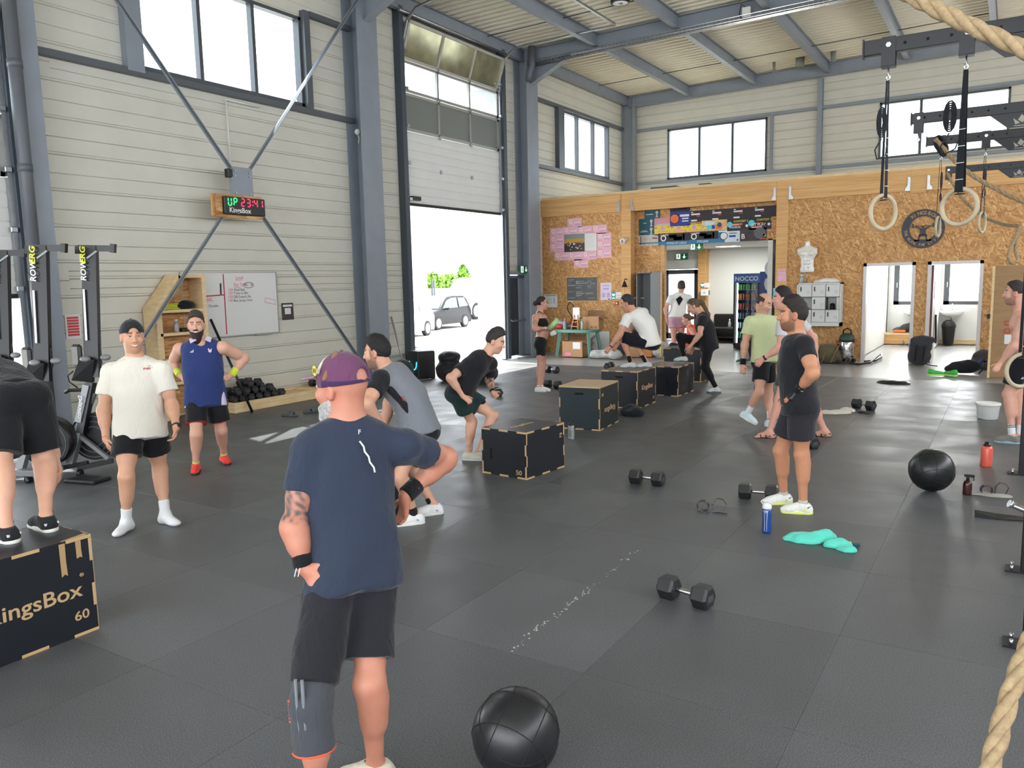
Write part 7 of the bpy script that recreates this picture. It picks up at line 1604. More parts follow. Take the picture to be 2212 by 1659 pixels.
  def blend(m,c,a):col[m]=col[m]*(1-a)+np.array(c)*a
  if lips:blend(hd&(np.abs(x)<.024)&(np.abs(z+.062)<.012)&(y>.078),s.skin*(.78,.48,.48),.7)
  blend(hd&(np.abs(x)>.012)&(np.abs(x)<.052)&(np.abs(z-.034-.05*(.03-np.abs(np.abs(x)-.032)))<.006)&(y>.06),hc if brow is None else s2l(brow),.85)
  if stubble:
   wt_=np.clip((-.016-.42*np.maximum(y,0)-z)/.014,0,1)*np.clip((y+.016)/.012,0,1)*np.clip((z+.13)/.012,0,1)*hd
   wt_=np.maximum(wt_,hd*(np.abs(x)>.05)*np.clip((.03-np.abs(y-.012))/.012,0,1)*(z<.04)*(z>-.05)*.9)
   wt_=np.maximum(wt_,hd*(np.abs(x)<.03)*(np.abs(z+.044)<.006)*(y>.07));wt_*=1-((np.abs(x)<.022)&(np.abs(z+.062)<.009)&(y>.08));wt_=(wt_*stubble)[:,None];col[:]=col*(1-wt_)+hc*wt_
  blend(hd&(np.abs(x)>.05)&(np.abs(z)<.05)&(y<.02)&(y>-.04),s.skin*(1.02,.82,.8),.5)
  for kk in 'LR':
   if 'W'+kk in s.J:
    dd=np.linalg.norm(v-(s.J['W'+kk]+unit(s.J['W'+kk]-s.J['E'+kk])*.09),axis=1);blend(dd<.1,s.skin*(1.0,.86,.82),.4)
    dd=np.linalg.norm(v-s.J['E'+kk],axis=1);blend(dd<.055,s.skin*(.98,.85,.82),.5)
  for mk in s.marks:mk(v,col,blend)
  o=np_obj('person',v-s.org,f,SKIN,None,s.org,col);tag(o,s.label,'person');s.o=o
  return o
 def add(s,name,b,m,noise=None,h=None,cut=(),it=1,label=None,col=None):
  v,f=b.mesh(h or s.h,noise,None,cut)
  if it:v=relax(v,f,it)
  o=np_obj(name,v-s.org,f,m,s.o,(0,0,0),None if col is None else col(v))
  if label:o['label']=label
  return o
 def eyes(s,smile=False):
  S,c,f,u,l=s.S*s.HS,s.J['C'],s.hf,s.hu,s.hl;P=lambda x,y,z:Vector(c+(l*x+f*y+u*z)*S-s.org)
  for sg in(1,-1):
   e=MB().sphere(P(sg*.031,.0825,.0105),(.0105*S,.0105*S,(.006 if smile else.0085)*S),12,8).build('eye',EYEW,s.o);MB().sphere(P(sg*.031,.0885,.0105),(.0062*S,.0062*S,(.0045 if smile else.0058)*S),10,6).build('iris',EYED,e)
  if smile:
   m=MB();n=10;vs=[]
   for j,zz in((0,1),(1,-1)):
    for i in range(n+1):
     t=i/n*2-1;xx=t*.026;curve=.007*t*t;th=.0065*(1-t*t)
     vs.append(P(xx,.0995-.012*t*t,-.060+curve+(th*.35 if zz>0 else-th)))
   fs=[(i,i+1,n+2+i,n+1+i)[::-1]for i in range(n)];m.add(vs,fs).build('teeth',TEETH,s.o)
 def tee(s,name,m,loose=.018,sleeve=.55,hem=.14,neck=.07,amp=.004,seed=1,label=None,slo=.016,col=None,vcut=0.,thick=.030):
  J,S=s.J,s.S;u=s.u;hp=J['P']-unit(J['M']-J['P'])*hem*S;ul=unit(J['M']-J['P'])
  b=Sdf(.02);cuts=[(hp,-ul)]
  s.torso(b,loose,cuts=cuts)
  A=np.stack([s.lp,s.fp,ul])
  b.rc(J['M'],hp-ul*.10*S-s.fp*.012*S,.120*S*s.bulk+loose,.134*S*(.6+.4*s.bulk)+loose*1.4,k=.06,cuts=cuts,flat=(s.lp,1.25))
  s.glutes(b,loose*.6,cuts=cuts)
  for k in 'LR':
   if 'K'+k in J:b.rc(J['H'+k],J['H'+k]+(J['K'+k]-J['H'+k])*.5,.088*S*(.55+.45*s.bulk)+thick,.075*S*(.55+.45*s.bulk)+thick,k=.04,cuts=cuts)
  if sleeve:
   for k in 'LR':
    if 'E'+k in J:
     d=J['E'+k]-J['S'+k];ct=[(J['S'+k]+d*sleeve,unit(d))]
     B=s.bulk;b.el(J['S'+k],np.array((1,1,1))*.062*S*B+slo*.35,k=.04);b.rc(J['S'+k],J['S'+k]+d*(sleeve+.1),.058*S*B+slo*.45,.052*S*B+slo*1.1,k=.03,cuts=ct)
  hd=unit(J['C']-J['N'])
  b.rc(J['N']+hd*.01*S,J['N']+hd*.2*S,neck*S,neck*1.2*S,k=.008,sub=True)
  if vcut:b.el(J['N']+s.fc*.085*S-u*.02*S,np.array((.05,.06,vcut))*S,np.stack([s.lc,s.fc,u]),k=.01,sub=True)
  if not sleeve:
   for k,sg in(('L',1),('R',-1)):b.el(J['S'+k]+s.lc*sg*.055*S-u*.03*S,np.array((.075,.10,.135))*S,np.stack([s.lc,s.fc,u]),k=.01,sub=True)
  return s.add(name,b,m,wrinkle(amp,seed),label=label,col=col,h=s.h*1.2,it=0)
 def shorts(s,m,length=.5,loose=.022,flare=.02,waist=.07,amp=.004,seed=3,name='shorts',label=None,lens=None,col=None):
  J,S=s.J,s.S;b=Sdf(.02);ul=unit(J['M']-J['P']);cw=[(J['P']+ul*waist*S,ul)]
  b.el(J['P']+ul*.01*S,np.array(((.152+.018*s.fem),.115+.01*s.fem,.13))*S+loose*.8,np.stack([s.lp,s.fp,ul]),k=.04,cuts=cw);s.glutes(b,loose*.8,cuts=cw)
  for k in 'LR':
   if 'K'+k in J:
    t=lens[k]if lens else length;d=J['K'+k]-J['H'+k]
    ct=[(J['H'+k]+d*t,unit(d))]
    if t<=1.02:s.leg(b,k,loose,max(t+.06,.1)if t<.9 else 1.,cuts=ct,shin=False,flare=flare)
    else:s.leg(b,k,loose,1.,shin=False)
  return s.add(name,b,m,wrinkle(amp,seed,(7,7,6)),label=label,col=col,h=s.h*1.25,it=0)
 def legging(s,m,t=1.,loose=.008,name='leggings',label=None,waist=.12):
  """tight garment down the shin to fraction t of the shin (0 = knee)"""
  J,S=s.J,s.S;b=Sdf(.02);ul=unit(J['M']-J['P']);cw=[(J['P']+ul*waist*S,ul)]
  s.torso(b,loose,cuts=cw);s.glutes(b,loose,cuts=cw)
  for k in 'LR':
   s.leg(b,k,loose,1.,shin=False);B=.55+.45*s.bulk
   e,w=J['K'+k],J['A'+k];g=w-e;bk=-s.feet[k][0];bk=unit(bk-unit(g)*(bk@unit(g)));ct=[(e+g*t,unit(g))]
   b.rc(e,w,.051*S*B+loose,.034*S+loose,k=.03,cuts=ct);b.rc(e+g*.18+bk*.014*S,e+g*.45+bk*.012*S,.056*S*B+loose,.046*S*B+loose,k=.04,cuts=ct)
  return s.add(name,b,m,wrinkle(.002,5),label=label)
 def band(s,name,m,a,b_,t0,t1,r,r2=None,label=None,taper=0.):
  """sleeve-like band around the bone a-b between fractions t0 and t1"""
  A,B=s.J[a],s.J[b_];d=B-A;b=Sdf(.005);n=unit(d)
  b.rc(A+d*(t0-.05),A+d*(t1+.05),r*s.S,(r if r2 is None else r2)*s.S,k=.004,cuts=[(A+d*t0,-n),(A+d*t1,n)])
  return s.add(name,b,m,h=min(s.h,.007),label=label,it=0)
 def sock(s,k,m,t=.75,label=None):
  J,S=s.J,s.S;a,base,fw,up,l=s.footp(None,k);b=Sdf(.02);e,w=J['K'+k],J['A'+k];g=w-e
  ct=[(e+g*t,-unit(g))];b.rc(e+g*.5,w,.048*S,.041*S,k=.02,cuts=ct)
  b.rc(a,base-fw*.035*S+up*.036*S,.042*S,.041*S,k=.03);b.rc(base-fw*.035*S+up*.036*S,base+fw*.15*S+up*.026*S,.039*S,.027*S,k=.03);b.rc(a-up*.01,base+fw*.1*S+up*.034*S,.038*S,.03*S,k=.04)
  b.el(base+fw*.12*S+up*.024*S,np.array((.046,.075,.024))*S,np.stack([l,fw,up]),k=.02)
  return s.add('sock',b,m,h=min(s.h,.007),label=label,cut=[(base,-up)])
 def shoe(s,k,m,sole,lace=None,label=None,big=.94,accent=None,socks=None,st=.82):
  J,S=s.J,s.S*big;a,base,fw,up,l=s.footp(None,k);base=base-up*.004
  if socks is not None:
   b=Sdf(.02);e,w=J['K'+k],J['A'+k];g=w-e;b.rc(e+g*.5,w-up*.02,.046*S,.041*S,k=.02,cuts=[(e+g*st,-unit(g))]);s.add('sock',b,socks,h=min(s.h,.007))
  b=Sdf(.02);ct=[(a+up*.012*S,up)]
  b.rc(a+up*.02*S-fw*.004*S,base-fw*.035*S+up*.045*S,.044*S,.046*S,k=.02,cuts=ct);b.rc(base-fw*.035*S+up*.042*S,base+fw*.145*S+up*.036*S,.046*S,.036*S,k=.03)
  b.el(base+fw*.12*S+up*.036*S,np.array((.047,.085,.036))*S,np.stack([l,fw,up]),k=.02);b.rc(a-up*.012*S+fw*.02*S,base+fw*.12*S+up*.05*S,.042*S,.03*S,k=.03,cuts=ct)
  b.rc(a+up*.0*S,a+up*.1*S,.03*S,.034*S,k=.006,sub=True)
  o=s.add('shoe',b,m,h=min(s.h,.006),cut=[(base+up*.018*S,-up)],label=label)
  c=Sdf(.01);ct=[(base+up*.028*S,up),(base,-up)];c.rc(base-fw*.04*S+up*.015*S,base+fw*.06*S+up*.015*S,.05*S,.045*S,k=.02,cuts=ct);c.rc(base+fw*.05*S+up*.015*S,base+fw*.155*S+up*.015*S,.047*S,.046*S,k=.02,cuts=ct)
  v,f=c.mesh(min(s.h,.006));so=np_obj('sole',v-s.org,f,sole,o)
  if lace is not None:
   mm=MB()
   for q in range(4):
    p=a+fw*(.045+.026*q)*S+up*(.012-.0135*q)*S;mm.tube([Vector(p+l*.028*S-up*.012-s.org),Vector(p+up*.011-s.org),Vector(p-l*.028*S-up*.012-s.org)],.0045*S,5)
   mm.build('lace',lace,o)
  if accent is not None:
   b=Sdf(.01);b.el(base+fw*(-.015)*S+up*.05*S,np.array((.056,.05,.022))*S,np.stack([l,unit(fw+up*.3),unit(up-fw*.3)]),k=.01);v,f=b.mesh(min(s.h,.006),cut=[(base+up*.02*S,-up)]);np_obj('accent_panel',v-s.org,f,accent,o)
  return o
 def hairdo(s,m,style='short',top=.016,label=None,line=.052,back=-.055,side=-.02):
  S,c,f,u,l=s.S*s.HS,s.J['C'],s.hf,s.hu,s.hl;A=np.stack([l,f,u]);P=lambda x,y,z:c+(l*x+f*y+u*z)*S;b=Sdf(.012)
  n=unit(f*.95-u*(-.0)-u*.62);ct=[(P(0,line,.075),unit(f*.80-u*.60)),(P(0,0,back),-u)]
  b.el(P(0,-.014,.030),np.array((.080,.100,.094+top*.4))*S,A,k=.01,cuts=ct)
  if top>.012:b.el(P(0,.004,.078+top*.3),np.array((.070,.080,.045+top))*S,A,k=.03,cuts=[(P(0,.02,.084),unit(-u*.95+f*.25)),(P(0,line+.030,.09),unit(f*.9-u*.25))])
  for sg in(1,-1):b.el(P(sg*.094,.02,-.02),np.array((.02,.042,.05))*S,A,k=.01,sub=True)
  if style=='pony':
   b.rc(P(0,-.10,.05),P(0,-.15,.0),.03*S,.035*S,k=.03);b.rc(P(0,-.15,.0),P(.0,-.16,-.22),.036*S,.03*S,k=.03);b.rc(P(0,-.16,-.22),P(0,-.12,-.40),.03*S,.012*S,k=.03)
  if style=='bun':b.el(P(0,-.125,.0),np.array((.045,.04,.045))*S,A,k=.015)
  return s.add('hair',b,m,wrinkle(.003,9,(40,40,40)),h=min(s.h,.007),label=label,it=0)
 def beard(s,m,long=.02,label=None,full=True):
  S,c,f,u,l=s.S*s.HS,s.J['C'],s.hf,s.hu,s.hl;A=np.stack([l,f,u]);P=lambda x,y,z:c+(l*x+f*y+u*z)*S;b=Sdf(.015)
  b.el(P(0,.024,-.046),np.array((.068,.078,.080+long*.6))*S,A,k=.01,cuts=[(P(0,0,-.030),unit(u*.8+f*.35)),(P(0,-.012,0),unit(-f*.9-u*.1))])
  if long>.02:b.el(P(0,.062,-.105-long*.4),np.array((.045,.04,.03+long*.7))*S,A,k=.03)
  b.el(P(0,.094,-.045),np.array((.030,.012,.007))*S,A,k=.008)
  b.el(P(0,.098,-.060),np.array((.021,.014,.0075))*S,A,k=.006,sub=True)
  return s.add('beard',b,m,wrinkle(.002,4,(50,50,50)),h=min(s.h,.006),label=label,it=0)
PEOPLE=[]
# ------------------------------------------------------------ the people, as posed in the photograph
WHT=cloth('white_cotton',(226,224,218));BLK=cloth('black_sport_fabric',(20,20,24));BLK2=cloth('black_cotton',(26,26,31))
SOLEW=mat('white_sole',(222,222,216),.5);SOLEB=mat('black_sole',(24,24,24),.6)
LACEW=mat('white_lace',(230,230,228),.7);LACEB=mat('black_lace',(22,22,24),.7)
WBAND=cloth('black_wristband',(16,16,18));GREYL=mat('print_white',(216,218,220),.6)
def printed(p,txt,size,m,px,fw,up_,off=.0,name='print',**k):
 """flat print on a garment: sits just proud of the cloth"""
 up_=unit(up_);x=unit(np.cross(up_,fw));return text(txt,size,m,p.o,tuple(px-p.org),tuple(x),tuple(up_),name=name,align='CENTER',**k)
p=Person('person in a navy t-shirt and purple cap seen from behind with hands on hips',1.80,(800,1692),skin=(188,126,104),hair=(150,148,146),h=.0075,bulk=1.12,belly=.2)
p.pose((766,1292),(752,912),205,chest=200,look=232,head=(738,838,.04),pz=.0,nz=.05,bend=-.02,nod=.03,shl={'L':(672,974,-.03),'R':(872,962,.12)},arms={'L':((636,1136,-1),(657,1226,(-.13,))),'R':((962,990,1),(876,1070,(.22,)))},legs={'L':((672,1520,0),(688,1745,0)),'R':((798,1478,1),(812,1652,1))})
p.foot('R',262);p.foot('L',235)
p.hand('L',tip=(704,1270,-.17),n=CFH*.9+CRH*.2,curl=.3,thumb=1);p.hand('R',tip=(868,1140,.25),n=p.lp,curl=.5)
def tattoo(j1,j2,t0,t1,side,c=(60,64,68),a=.75,f=26.,rr=.09):
 def fn(v,col,blend):
  A,B=p.J[j1],p.J[j2];d=B-A;t=(v-A)@d/(d@d);r=np.linalg.norm(v-A-t[:,None]*d,axis=1)
  n=np.sin(v[:,0]*f*2+np.sin(v[:,2]*f)*2)*np.sin(v[:,2]*f*1.7+np.sin(v[:,1]*f*1.3)*2.2)+.5*np.sin((v[:,0]+v[:,2])*f*3.1)
  m=(t>t0)&(t<t1)&(r<rr);
  w=np.clip(.55+n*.6,.15,1)*a;mm=np.nonzero(m)[0]
  edge=np.clip((t-t0)/.06,0,1)*np.clip((t1-t)/.06,0,1)
  for i in mm:col[i]=col[i]*(1-w[i]*edge[i])+np.array(s2l(c))*w[i]*edge[i]
 return fn
p.marks.append(tattoo('SL','EL',.42,1.0,1,a=.9,f=58))
p.report();p.body(stubble=0);p.eyes()
NAVY=cloth('navy_tee',(42,50,68))
p.tee('t_shirt',NAVY,.016,.56,.12,neck=.066,amp=.006,seed=11,slo=.014,thick=.012)
p.shorts(cloth('charcoal_shorts',(30,30,36)),lens={'L':.86,'R':.80},loose=.008,flare=.026,waist=.04,seed=5)
KS=cloth('charcoal_knee_sleeve',(66,68,74));ORG=mat('orange_knit',(214,92,58),.8)
J=p.J;b=Sdf(.02);d1=unit(J['KL']-J['HL']);d2=unit(J['AL']-J['KL'])
b.rc(J['KL']-d1*.16,J['KL'],.084,.078,k=.03);b.rc(J['KL'],J['KL']+d2*.22,.080,.081,k=.03,cuts=[(J['KL']+d2*.175,d2)]);ks=p.add('knee_sleeve',b,KS)
p.band('sleeve_trim',ORG,'KL','AL',.425,.452,.083)
e=J['KL'];f_=unit(p.heading(265));
for q in(-.018,.018):MB().tube([Vector(e+d2*z+unit(-CFH+CRH*(q*10-.25))*(.074 if z>0 else.08)-p.org)for z in(-.13,-.06,0,.07,.15)],.007,6).build('sleeve_stay',mat('grey_trim',(112,116,122),.7),ks)
for q in range(7):MB().box(tuple(e+d2*(-.03+.013*q)+unit(-CFH*.55-CRH)*.0755-p.org),(.022,.012,.006)).build('sleeve_stripe',ORG,ks)
for k,(a_,b_)in(('L',('EL','WL')),('R',('ER','WR'))):
 bd=p.band('wristband',WBAND,a_,b_,.70,1.0,.041);p.band('wristband_stripe',GREYL,a_,b_,.78,.80,.0418)
w=p.J['WL'];text('//',.05,GREYL,p.o,tuple(w+unit(-CFH)*.045-CRH*.03-UP*.02-p.org),tuple(CRH),(0,0,1),name='wristband_print')
def cap(p,m,m2=None,back=False,brim=True,m3=None,low=.03):
 S,c,f,u,l=p.S*p.HS,p.J['C'],p.hf,p.hu,p.hl;A=np.stack([l,f,u]);P=lambda x,y,z:c+(l*x+f*y+u*z)*S;sg=-1 if back else 1
 n=unit(-u-f*.10*sg);cut=[(P(0,0,low),n)]
 b=Sdf(.01);b.el(P(0,-.012,.030),np.array((.087,.108,.108))*S,A,k=.01,cuts=cut);b.el(P(0,-.112*sg-.01,.045),np.array((.040,.05,.034))*S,A,k=.006,sub=True)
 if m2 is not None:pass
 o=p.add('cap',b,m,h=min(p.h,.006),it=1)
 if brim:
  b=Sdf(.01);q=unit(f*sg-u*.16);uu=unit(u+f*.16*sg);c0=P(0,.085*sg-.01,.048)
  b.el(c0,np.array((.078,.105,.1))*S,np.stack([l,q,uu]),k=.004,cuts=[(c0+uu*.004,uu),(c0-uu*.004,-uu),(P(0,.06*sg,0),-f*sg)]);v,ff=b.mesh(.0035);np_obj('brim',v-p.org,ff,m3 or m,o)
 MB().sphere(Vector(P(0,-.012,.137)-p.org),.008,8,6).build('button',m,o)
 return o,P,A
CAPP=cloth('purple_cap',(98,58,88));CAPW=cloth('cream_cap_front',(214,204,188));CAPD=cloth('dark_purple_band',(62,36,78));CAPM=cloth('mauve_brim',(150,108,132))
o,P,A=cap(p,CAPP,m3=CAPM,low=.012)
b=Sdf(.01);b.el(P(0,-.012,.030),np.array((.0885,.1095,.1095))*p.S*p.HS,A,k=.01,cuts=[(P(0,.038,.045),-p.hf),(P(0,0,.06),-p.hu)]);v,f=b.mesh(.005);np_obj('front_panel',v-p.org,f,CAPW,o)
b=Sdf(.01);b.el(P(0,-.012,.030),np.array((.0885,.1095,.1095))*p.S*p.HS,A,k=.01,cuts=[(P(0,0,.036),p.hu),(P(0,0,.013),unit(-p.hu-p.hf*.1)),(P(0,.03,0),p.hf)]);b.el(P(0,-.122,.05),np.array((.028,.03,.02))*p.S*p.HS,A,k=.004,sub=True);v,f=b.mesh(.004);np_obj('cap_band',v-p.org,f,CAPD,o)
pc=P(.088,.045,.075);n_=unit(p.hl*.9+p.hf*.35);bd=MB();tx=unit(np.cross(p.hu,n_))
bd.add([Vector(pc+n_*.004+(tx*math.cos(t)*.018+p.hu*math.sin(t)*.022)-p.org)for t in[2*PI*i/10 for i in range(10)]],[tuple(range(10))]).build('cap_badge',mat('badge_yellow',(206,190,60),.6),o)
text('H',.03,mat('badge_black',(40,36,20),.6),o,tuple(pc+n_*.006-tx*.009-p.hu*.010-p.org),tuple(tx),tuple(p.hu),name='badge_letter')
b=Sdf(.01);b.rc(P(.085,.005,.045),P(.03,-.01,.132),.012,.012,k=.004);v,f=b.mesh(.005);np_obj('worn_seam',v-p.org,f,cloth('worn_seam',(128,96,74)),o)
p.beard(hairmat((168,166,164)),.022)
text('F',.028,GREYL,p.o,tuple(p.J['N']-p.fc*.113-UP*.055-CRH*.0-p.org),tuple(CRH),(0,0,1),name='collar_tab')
MB().tube([Vector(p.J['N']-p.fc*(.128+.004*i)+CRH*(.008*i+.006*(i%2))-UP*(.085+.022*i)-p.org)for i in range(7)],.004,5).build('back_stripe',GREYL,p.o)
p.shoe('R',cloth('beige_shoe',(196,190,172)),SOLEW,LACEB);p.shoe('L',cloth('beige_shoe',(196,190,172)),SOLEW,LACEB)
PEOPLE.append(p)
p=Person('person in a white t-shirt and backward black cap standing in white socks',1.80,(312,1142),skin=(206,156,128),hair=(70,52,38),h=.0075,bulk=1.12)
p.pose((304,950),(293,776),5,look=8,head=(286,728,-.02),pz=0,nz=.02,shl={'R':(240,805,.02),'L':(350,799,.04)},arms={'R':((224,886,1),(229,948,-1)),'L':((371,876,1),(381,922,-1))},legs={'R':((273,1030,-1),(273,1128,1)),'L':((346,1014,-1),(357,1112,1))})
p.foot('R',-30);p.foot('L',32)
p.hand('R',tip=(240,978,-.12),curl=.55);p.hand('L',tip=(374,962,-.12),curl=.6)
p.report();p.body(stubble=.18);p.eyes(True)
p.tee('t_shirt',cloth('off_white_cotton',(224,219,208)),.020,.6,.115,slo=.026,amp=.006,seed=2)
p.shorts(BLK,.58,loose=.026,flare=.03)
SOCKW=cloth('white_sock',(225,226,228))
p.sock('L',SOCKW,.68);p.sock('R',SOCKW,.68)
o,P,A=cap(p,cloth('black_cap',(34,36,42)),back=True)
c=p.J['N']+p.lc*.085-UP*.115+p.fc*.152
REDP=mat('red_print',(196,42,62),.7)
printed(p,'DEUS',.038,REDP,c,p.fc,UP,name='chest_print',bold=.0012);printed(p,'coffee',.014,REDP,c+UP*.038,p.fc,UP,name='chest_print');
p.band('watch_strap',BLACK,'EL','WL',.90,.98,.0345);w=p.J['WL']-unit(p.J['WL']-p.J['EL'])*.016;MB().cyl(Vector(w+(p.lc*.6+p.fc*.8)*.031-p.org),Vector(w+(p.lc*.6+p.fc*.8)*.043-p.org),.02,14).build('watch_case',BLACK,p.o)
p.band('bracelet',BLACK,'ER','WR',.93,.96,.033)
PEOPLE.append(p)
p=Person('bearded person in a blue sleeveless jersey and bright red shoes',1.80,(452,1018),skin=(214,164,142),hair=(58,44,36),h=.009,bulk=1.2,belly=.7)
p.pose((446,884),(434,738),-2,look=-6,head=(424,703,-.02),pz=0,nz=.02,shl={'R':(389,755,.02),'L':(482,751,.03)},arms={'R':((372,786,1),(389,810,-1)),'L':((527,773,1),(500,811,-1))},legs={'R':((424,938,-1),(423,1004,1)),'L':((478,930,-1),(484,985,1))})
p.foot('R',-6);p.foot('L',12)
p.hand('R',tip=(403,828,-.02),n=p.lp*.9-p.fp*.4,curl=.3);p.hand('L',tip=(470,826,-.12),n=p.lp*-.7-p.fp*.6,curl=.2,spread=.5)
p.report();p.body();p.eyes(True)
p.tee('sleeveless_jersey',cloth('french_blue',(40,56,108)),.022,0,.17,amp=.005,seed=8,vcut=.05)
p.shorts(BLK2,.74,loose=.028,flare=.02,label='black shorts with a red hem')
RT=mat('red_trim',(200,52,48),.7);LIM=cloth('lime_band',(206,222,70))
for k in 'LR':p.band('shorts_trim',RT,'H'+k,'K'+k,.725,.75,.112)
for k in 'LR':p.band('wristband',LIM,'E'+k,'W'+k,.62,1.0,.043)
LIL=cloth('lilac_collar',(206,190,214))
nb=p.J['N']
for sg in(1,-1):
 m=MB();a0=nb+p.fc*.085+p.lc*sg*.045+UP*.03;pts=[a0+UP*.02+p.lc*sg*.03-p.fc*.02,a0-UP*.03+p.fc*.05-p.lc*sg*.005,a0-UP*.06+p.fc*.045+p.lc*sg*.06,a0-UP*.005+p.lc*sg*.075-p.fc*.01]
 vs=[Vector(q-p.org)for q in pts]+[Vector(q+p.fc*.006+UP*.004-p.org)for q in pts];m.add(vs,[(0,1,2,3),(7,6,5,4),(0,4,5,1),(1,5,6,2),(2,6,7,3),(3,7,4,0)]).build('collar',LIL,p.o)
 b=Sdf(.01);q=p.J['P']+p.lp*sg*.165+p.fp*.06+p.u*.05;b.rc(q,q-p.u*.22+p.lp*sg*.012,.03,.05,k=.01,cuts=[(p.J['P']-p.u*.172,-p.u)]);p.add('side_panel',b,LIL)
c=nb-UP*.135+p.fc*.172
m=MB();
for i in range(3):m.add([Vector(c-p.lc*(.115-.013*i)+UP*0-p.org),Vector(c-p.lc*(.107-.013*i)-p.org),Vector(c-p.lc*(.101-.013*i)+UP*(.012+.009*i)*1-p.org),Vector(c-p.lc*(.108-.013*i)+UP*(.016+.009*i)-p.org)],[(0,1,2,3)])
m.build('three_stripe_print',GREYL,p.o)
m=MB();vs=[(.0,.0),(.018,-.012),(.036,.0),(.034,.016),(.042,.034),(.03,.03),(.024,.02),(.012,.026),(.004,.04),(-.004,.03),(.002,.016)]
m.add([Vector(c+p.lc*(.075+x)+UP*y-p.org)for x,y in vs],[tuple(range(len(vs)))]).build('rooster_emblem',mat('emblem_pink',(226,190,206),.6),p.o)
MB().tube([Vector(nb+p.fc*(.10+.05*math.sin(t))-p.lc*.05*math.cos(t)-UP*(.02+.085*math.sin(t))-p.org)for t in[PI*i/10 for i in range(11)]],.003,5).build('chain',GALV,p.o)
p.hairdo(hairmat((66,54,48)),top=.03,back=.015);p.beard(hairmat((44,34,30)),.055)
REDS=cloth('red_shoe',(236,62,56))
for k in 'LR':p.shoe(k,REDS,SOLEB,cloth('red_lace',(244,90,80)),socks=cloth('lime_sock',(190,200,110)),st=.86)
PEOPLE.append(p)
p=Person('person in black shorts bent over on top of the plyometric box',1.8,(92,1150),skin=(208,158,134),h=.009,bulk=1.15,z=.6)
p.pose((48,880),(-40,838),200,chest=200,pz=.1,nz=.52,bend=.09,look=200,nod=.9,head=(-70,905,.66),arms={'R':((105,960,1),(124,1015,(.42,))),'L':((-60,985,1),(-70,1060,(.4,)))},legs={'R':((96,1000,1),(99,1118,0)),'L':((2,1010,1),(14,1142,0))})
p.foot('R',205);p.foot('L',215);p.hand('R',curl=.5)
p.report();p.body()
p.tee('t_shirt',BLK2,.02,.5,.0,amp=.005);p.shorts(BLK,.80,loose=.03,flare=.025,waist=.1)
MB().tube([Vector(p.J['P']+p.u*.085-p.fp*.135+CRH*x-p.org)for x in(-.06,.0,.06)],.004,5).build('shorts_drawstring',GREYL,p.o)
for k in 'LR':
 p.shoe(k,cloth('black_trainer',(30,31,34)),SOLEW,LACEW,socks=BLK,st=.88)
 a,base,fw,up,l=p.footp(None,k);q=base-fw*.055+up*.05
 for sg in(1,-1):MB().box(tuple(q+l*sg*.035-p.org),(.03,.012,.014)).build('reflective_tab',GREYL,p.o)
PEOPLE.append(p)
p=Person('person in a grey polo shirt with black sleeves leaning forward onto the knees',1.80,(905,1132),skin=(206,156,130),hair=(30,26,26),h=.009,bulk=1.1)
p.pose((906,926),(836,800),268,chest=255,look=250,head=(815,762,-.05),nz=.0,bend=.06,nod=.1,shl={'L':(822,822,-.16),'R':(870,800,.16)},arms={'L':((792,872,-1),(838,950,(-.1,))),'R':((842,868,1),(828,932,(.15,)))},legs={'L':((862,1030,-1),(897,1112,1)),'R':((888,1010,-1),(938,1092,1))})
p.foot('L',282);p.foot('R',285)
p.report();p.body(stubble=.6);p.eyes()
GRY=cloth('grey_polo',(118,122,130))
p.tee('polo_shirt',GRY,.022,.5,.05,amp=.005,seed=21)
for k in 'LR':
 A_,d=p.J['S'+k],p.J['E'+k]-p.J['S'+k];b=Sdf(.02);b.el(A_,(.092,.092,.092),k=.02);b.rc(A_,A_+d*.62,.088,.08,k=.03,cuts=[(A_+d*.56,unit(d))]);p.add('sleeve',b,BLK2)
b=Sdf(.01);b.rc(p.J['N']+p.u*.0,p.J['N']+p.u*.055,.078,.068,k=.01);b.rc(p.J['N'],p.J['C'],.055,.05,k=.005,sub=True);p.add('collar',b,BLK2)
b=Sdf(.02);q0=p.J['N']-p.u*.16+p.lc*.165;q1=p.J['P']+p.lp*.165+p.u*.05;b.rc(q0,(q0+q1)/2+p.lc*.012-p.fc*.03,.04,.032,k=.02);b.rc((q0+q1)/2+p.lc*.012-p.fc*.03,q1,.032,.026,k=.02);p.add('side_stripe',b,BLK2)
MB().tube([Vector((q0+q1)/2+p.lc*.045-p.fc*.05+p.u*t-p.org)for t in(.03,.05,.07)],.006,5).build('red_logo',REDP,p.o)
p.shorts(BLK,.7,loose=.026);p.hairdo(hairmat((28,25,26)),top=.022,back=-.05)
GW=cloth('white_grey_trainer',(226,226,226));GAC=cloth('grey_heel',(160,162,166))
for k in 'LR':p.shoe(k,GW,SOLEW,LACEW,socks=BLK,st=.78,accent=GAC)
PEOPLE.append(p)
p=Person('person in a black t-shirt and dark green shorts crouching to jump on the box',1.76,(1012,994),skin=(214,164,140),hair=(58,50,46),h=.009,bulk=1.02)
p.pose((996,846),(1050,768),75,chest=68,look=72,head=(1070,738,-.02),nz=-.02,bend=.05,nod=.35,shl={'R':(1012,788,-.12),'L':(1060,786,.1)},arms={'R':((973,816,-1),(1000,856,(-.2,))),'L':((1057,820,1),(1065,848,-1))},legs={'R':((1020,912,-1),(1012,976,1)),'L':((1066,898,1),(1032,966,1))})
p.foot('R',72);p.foot('L',75)
p.hand('R',tip=(1022,872,-.25),n=p.fp*-.4-UP*.5+p.lp*.5,curl=.8);p.hand('L',tip=(1078,862,.05),n=-p.lp,curl=.9)
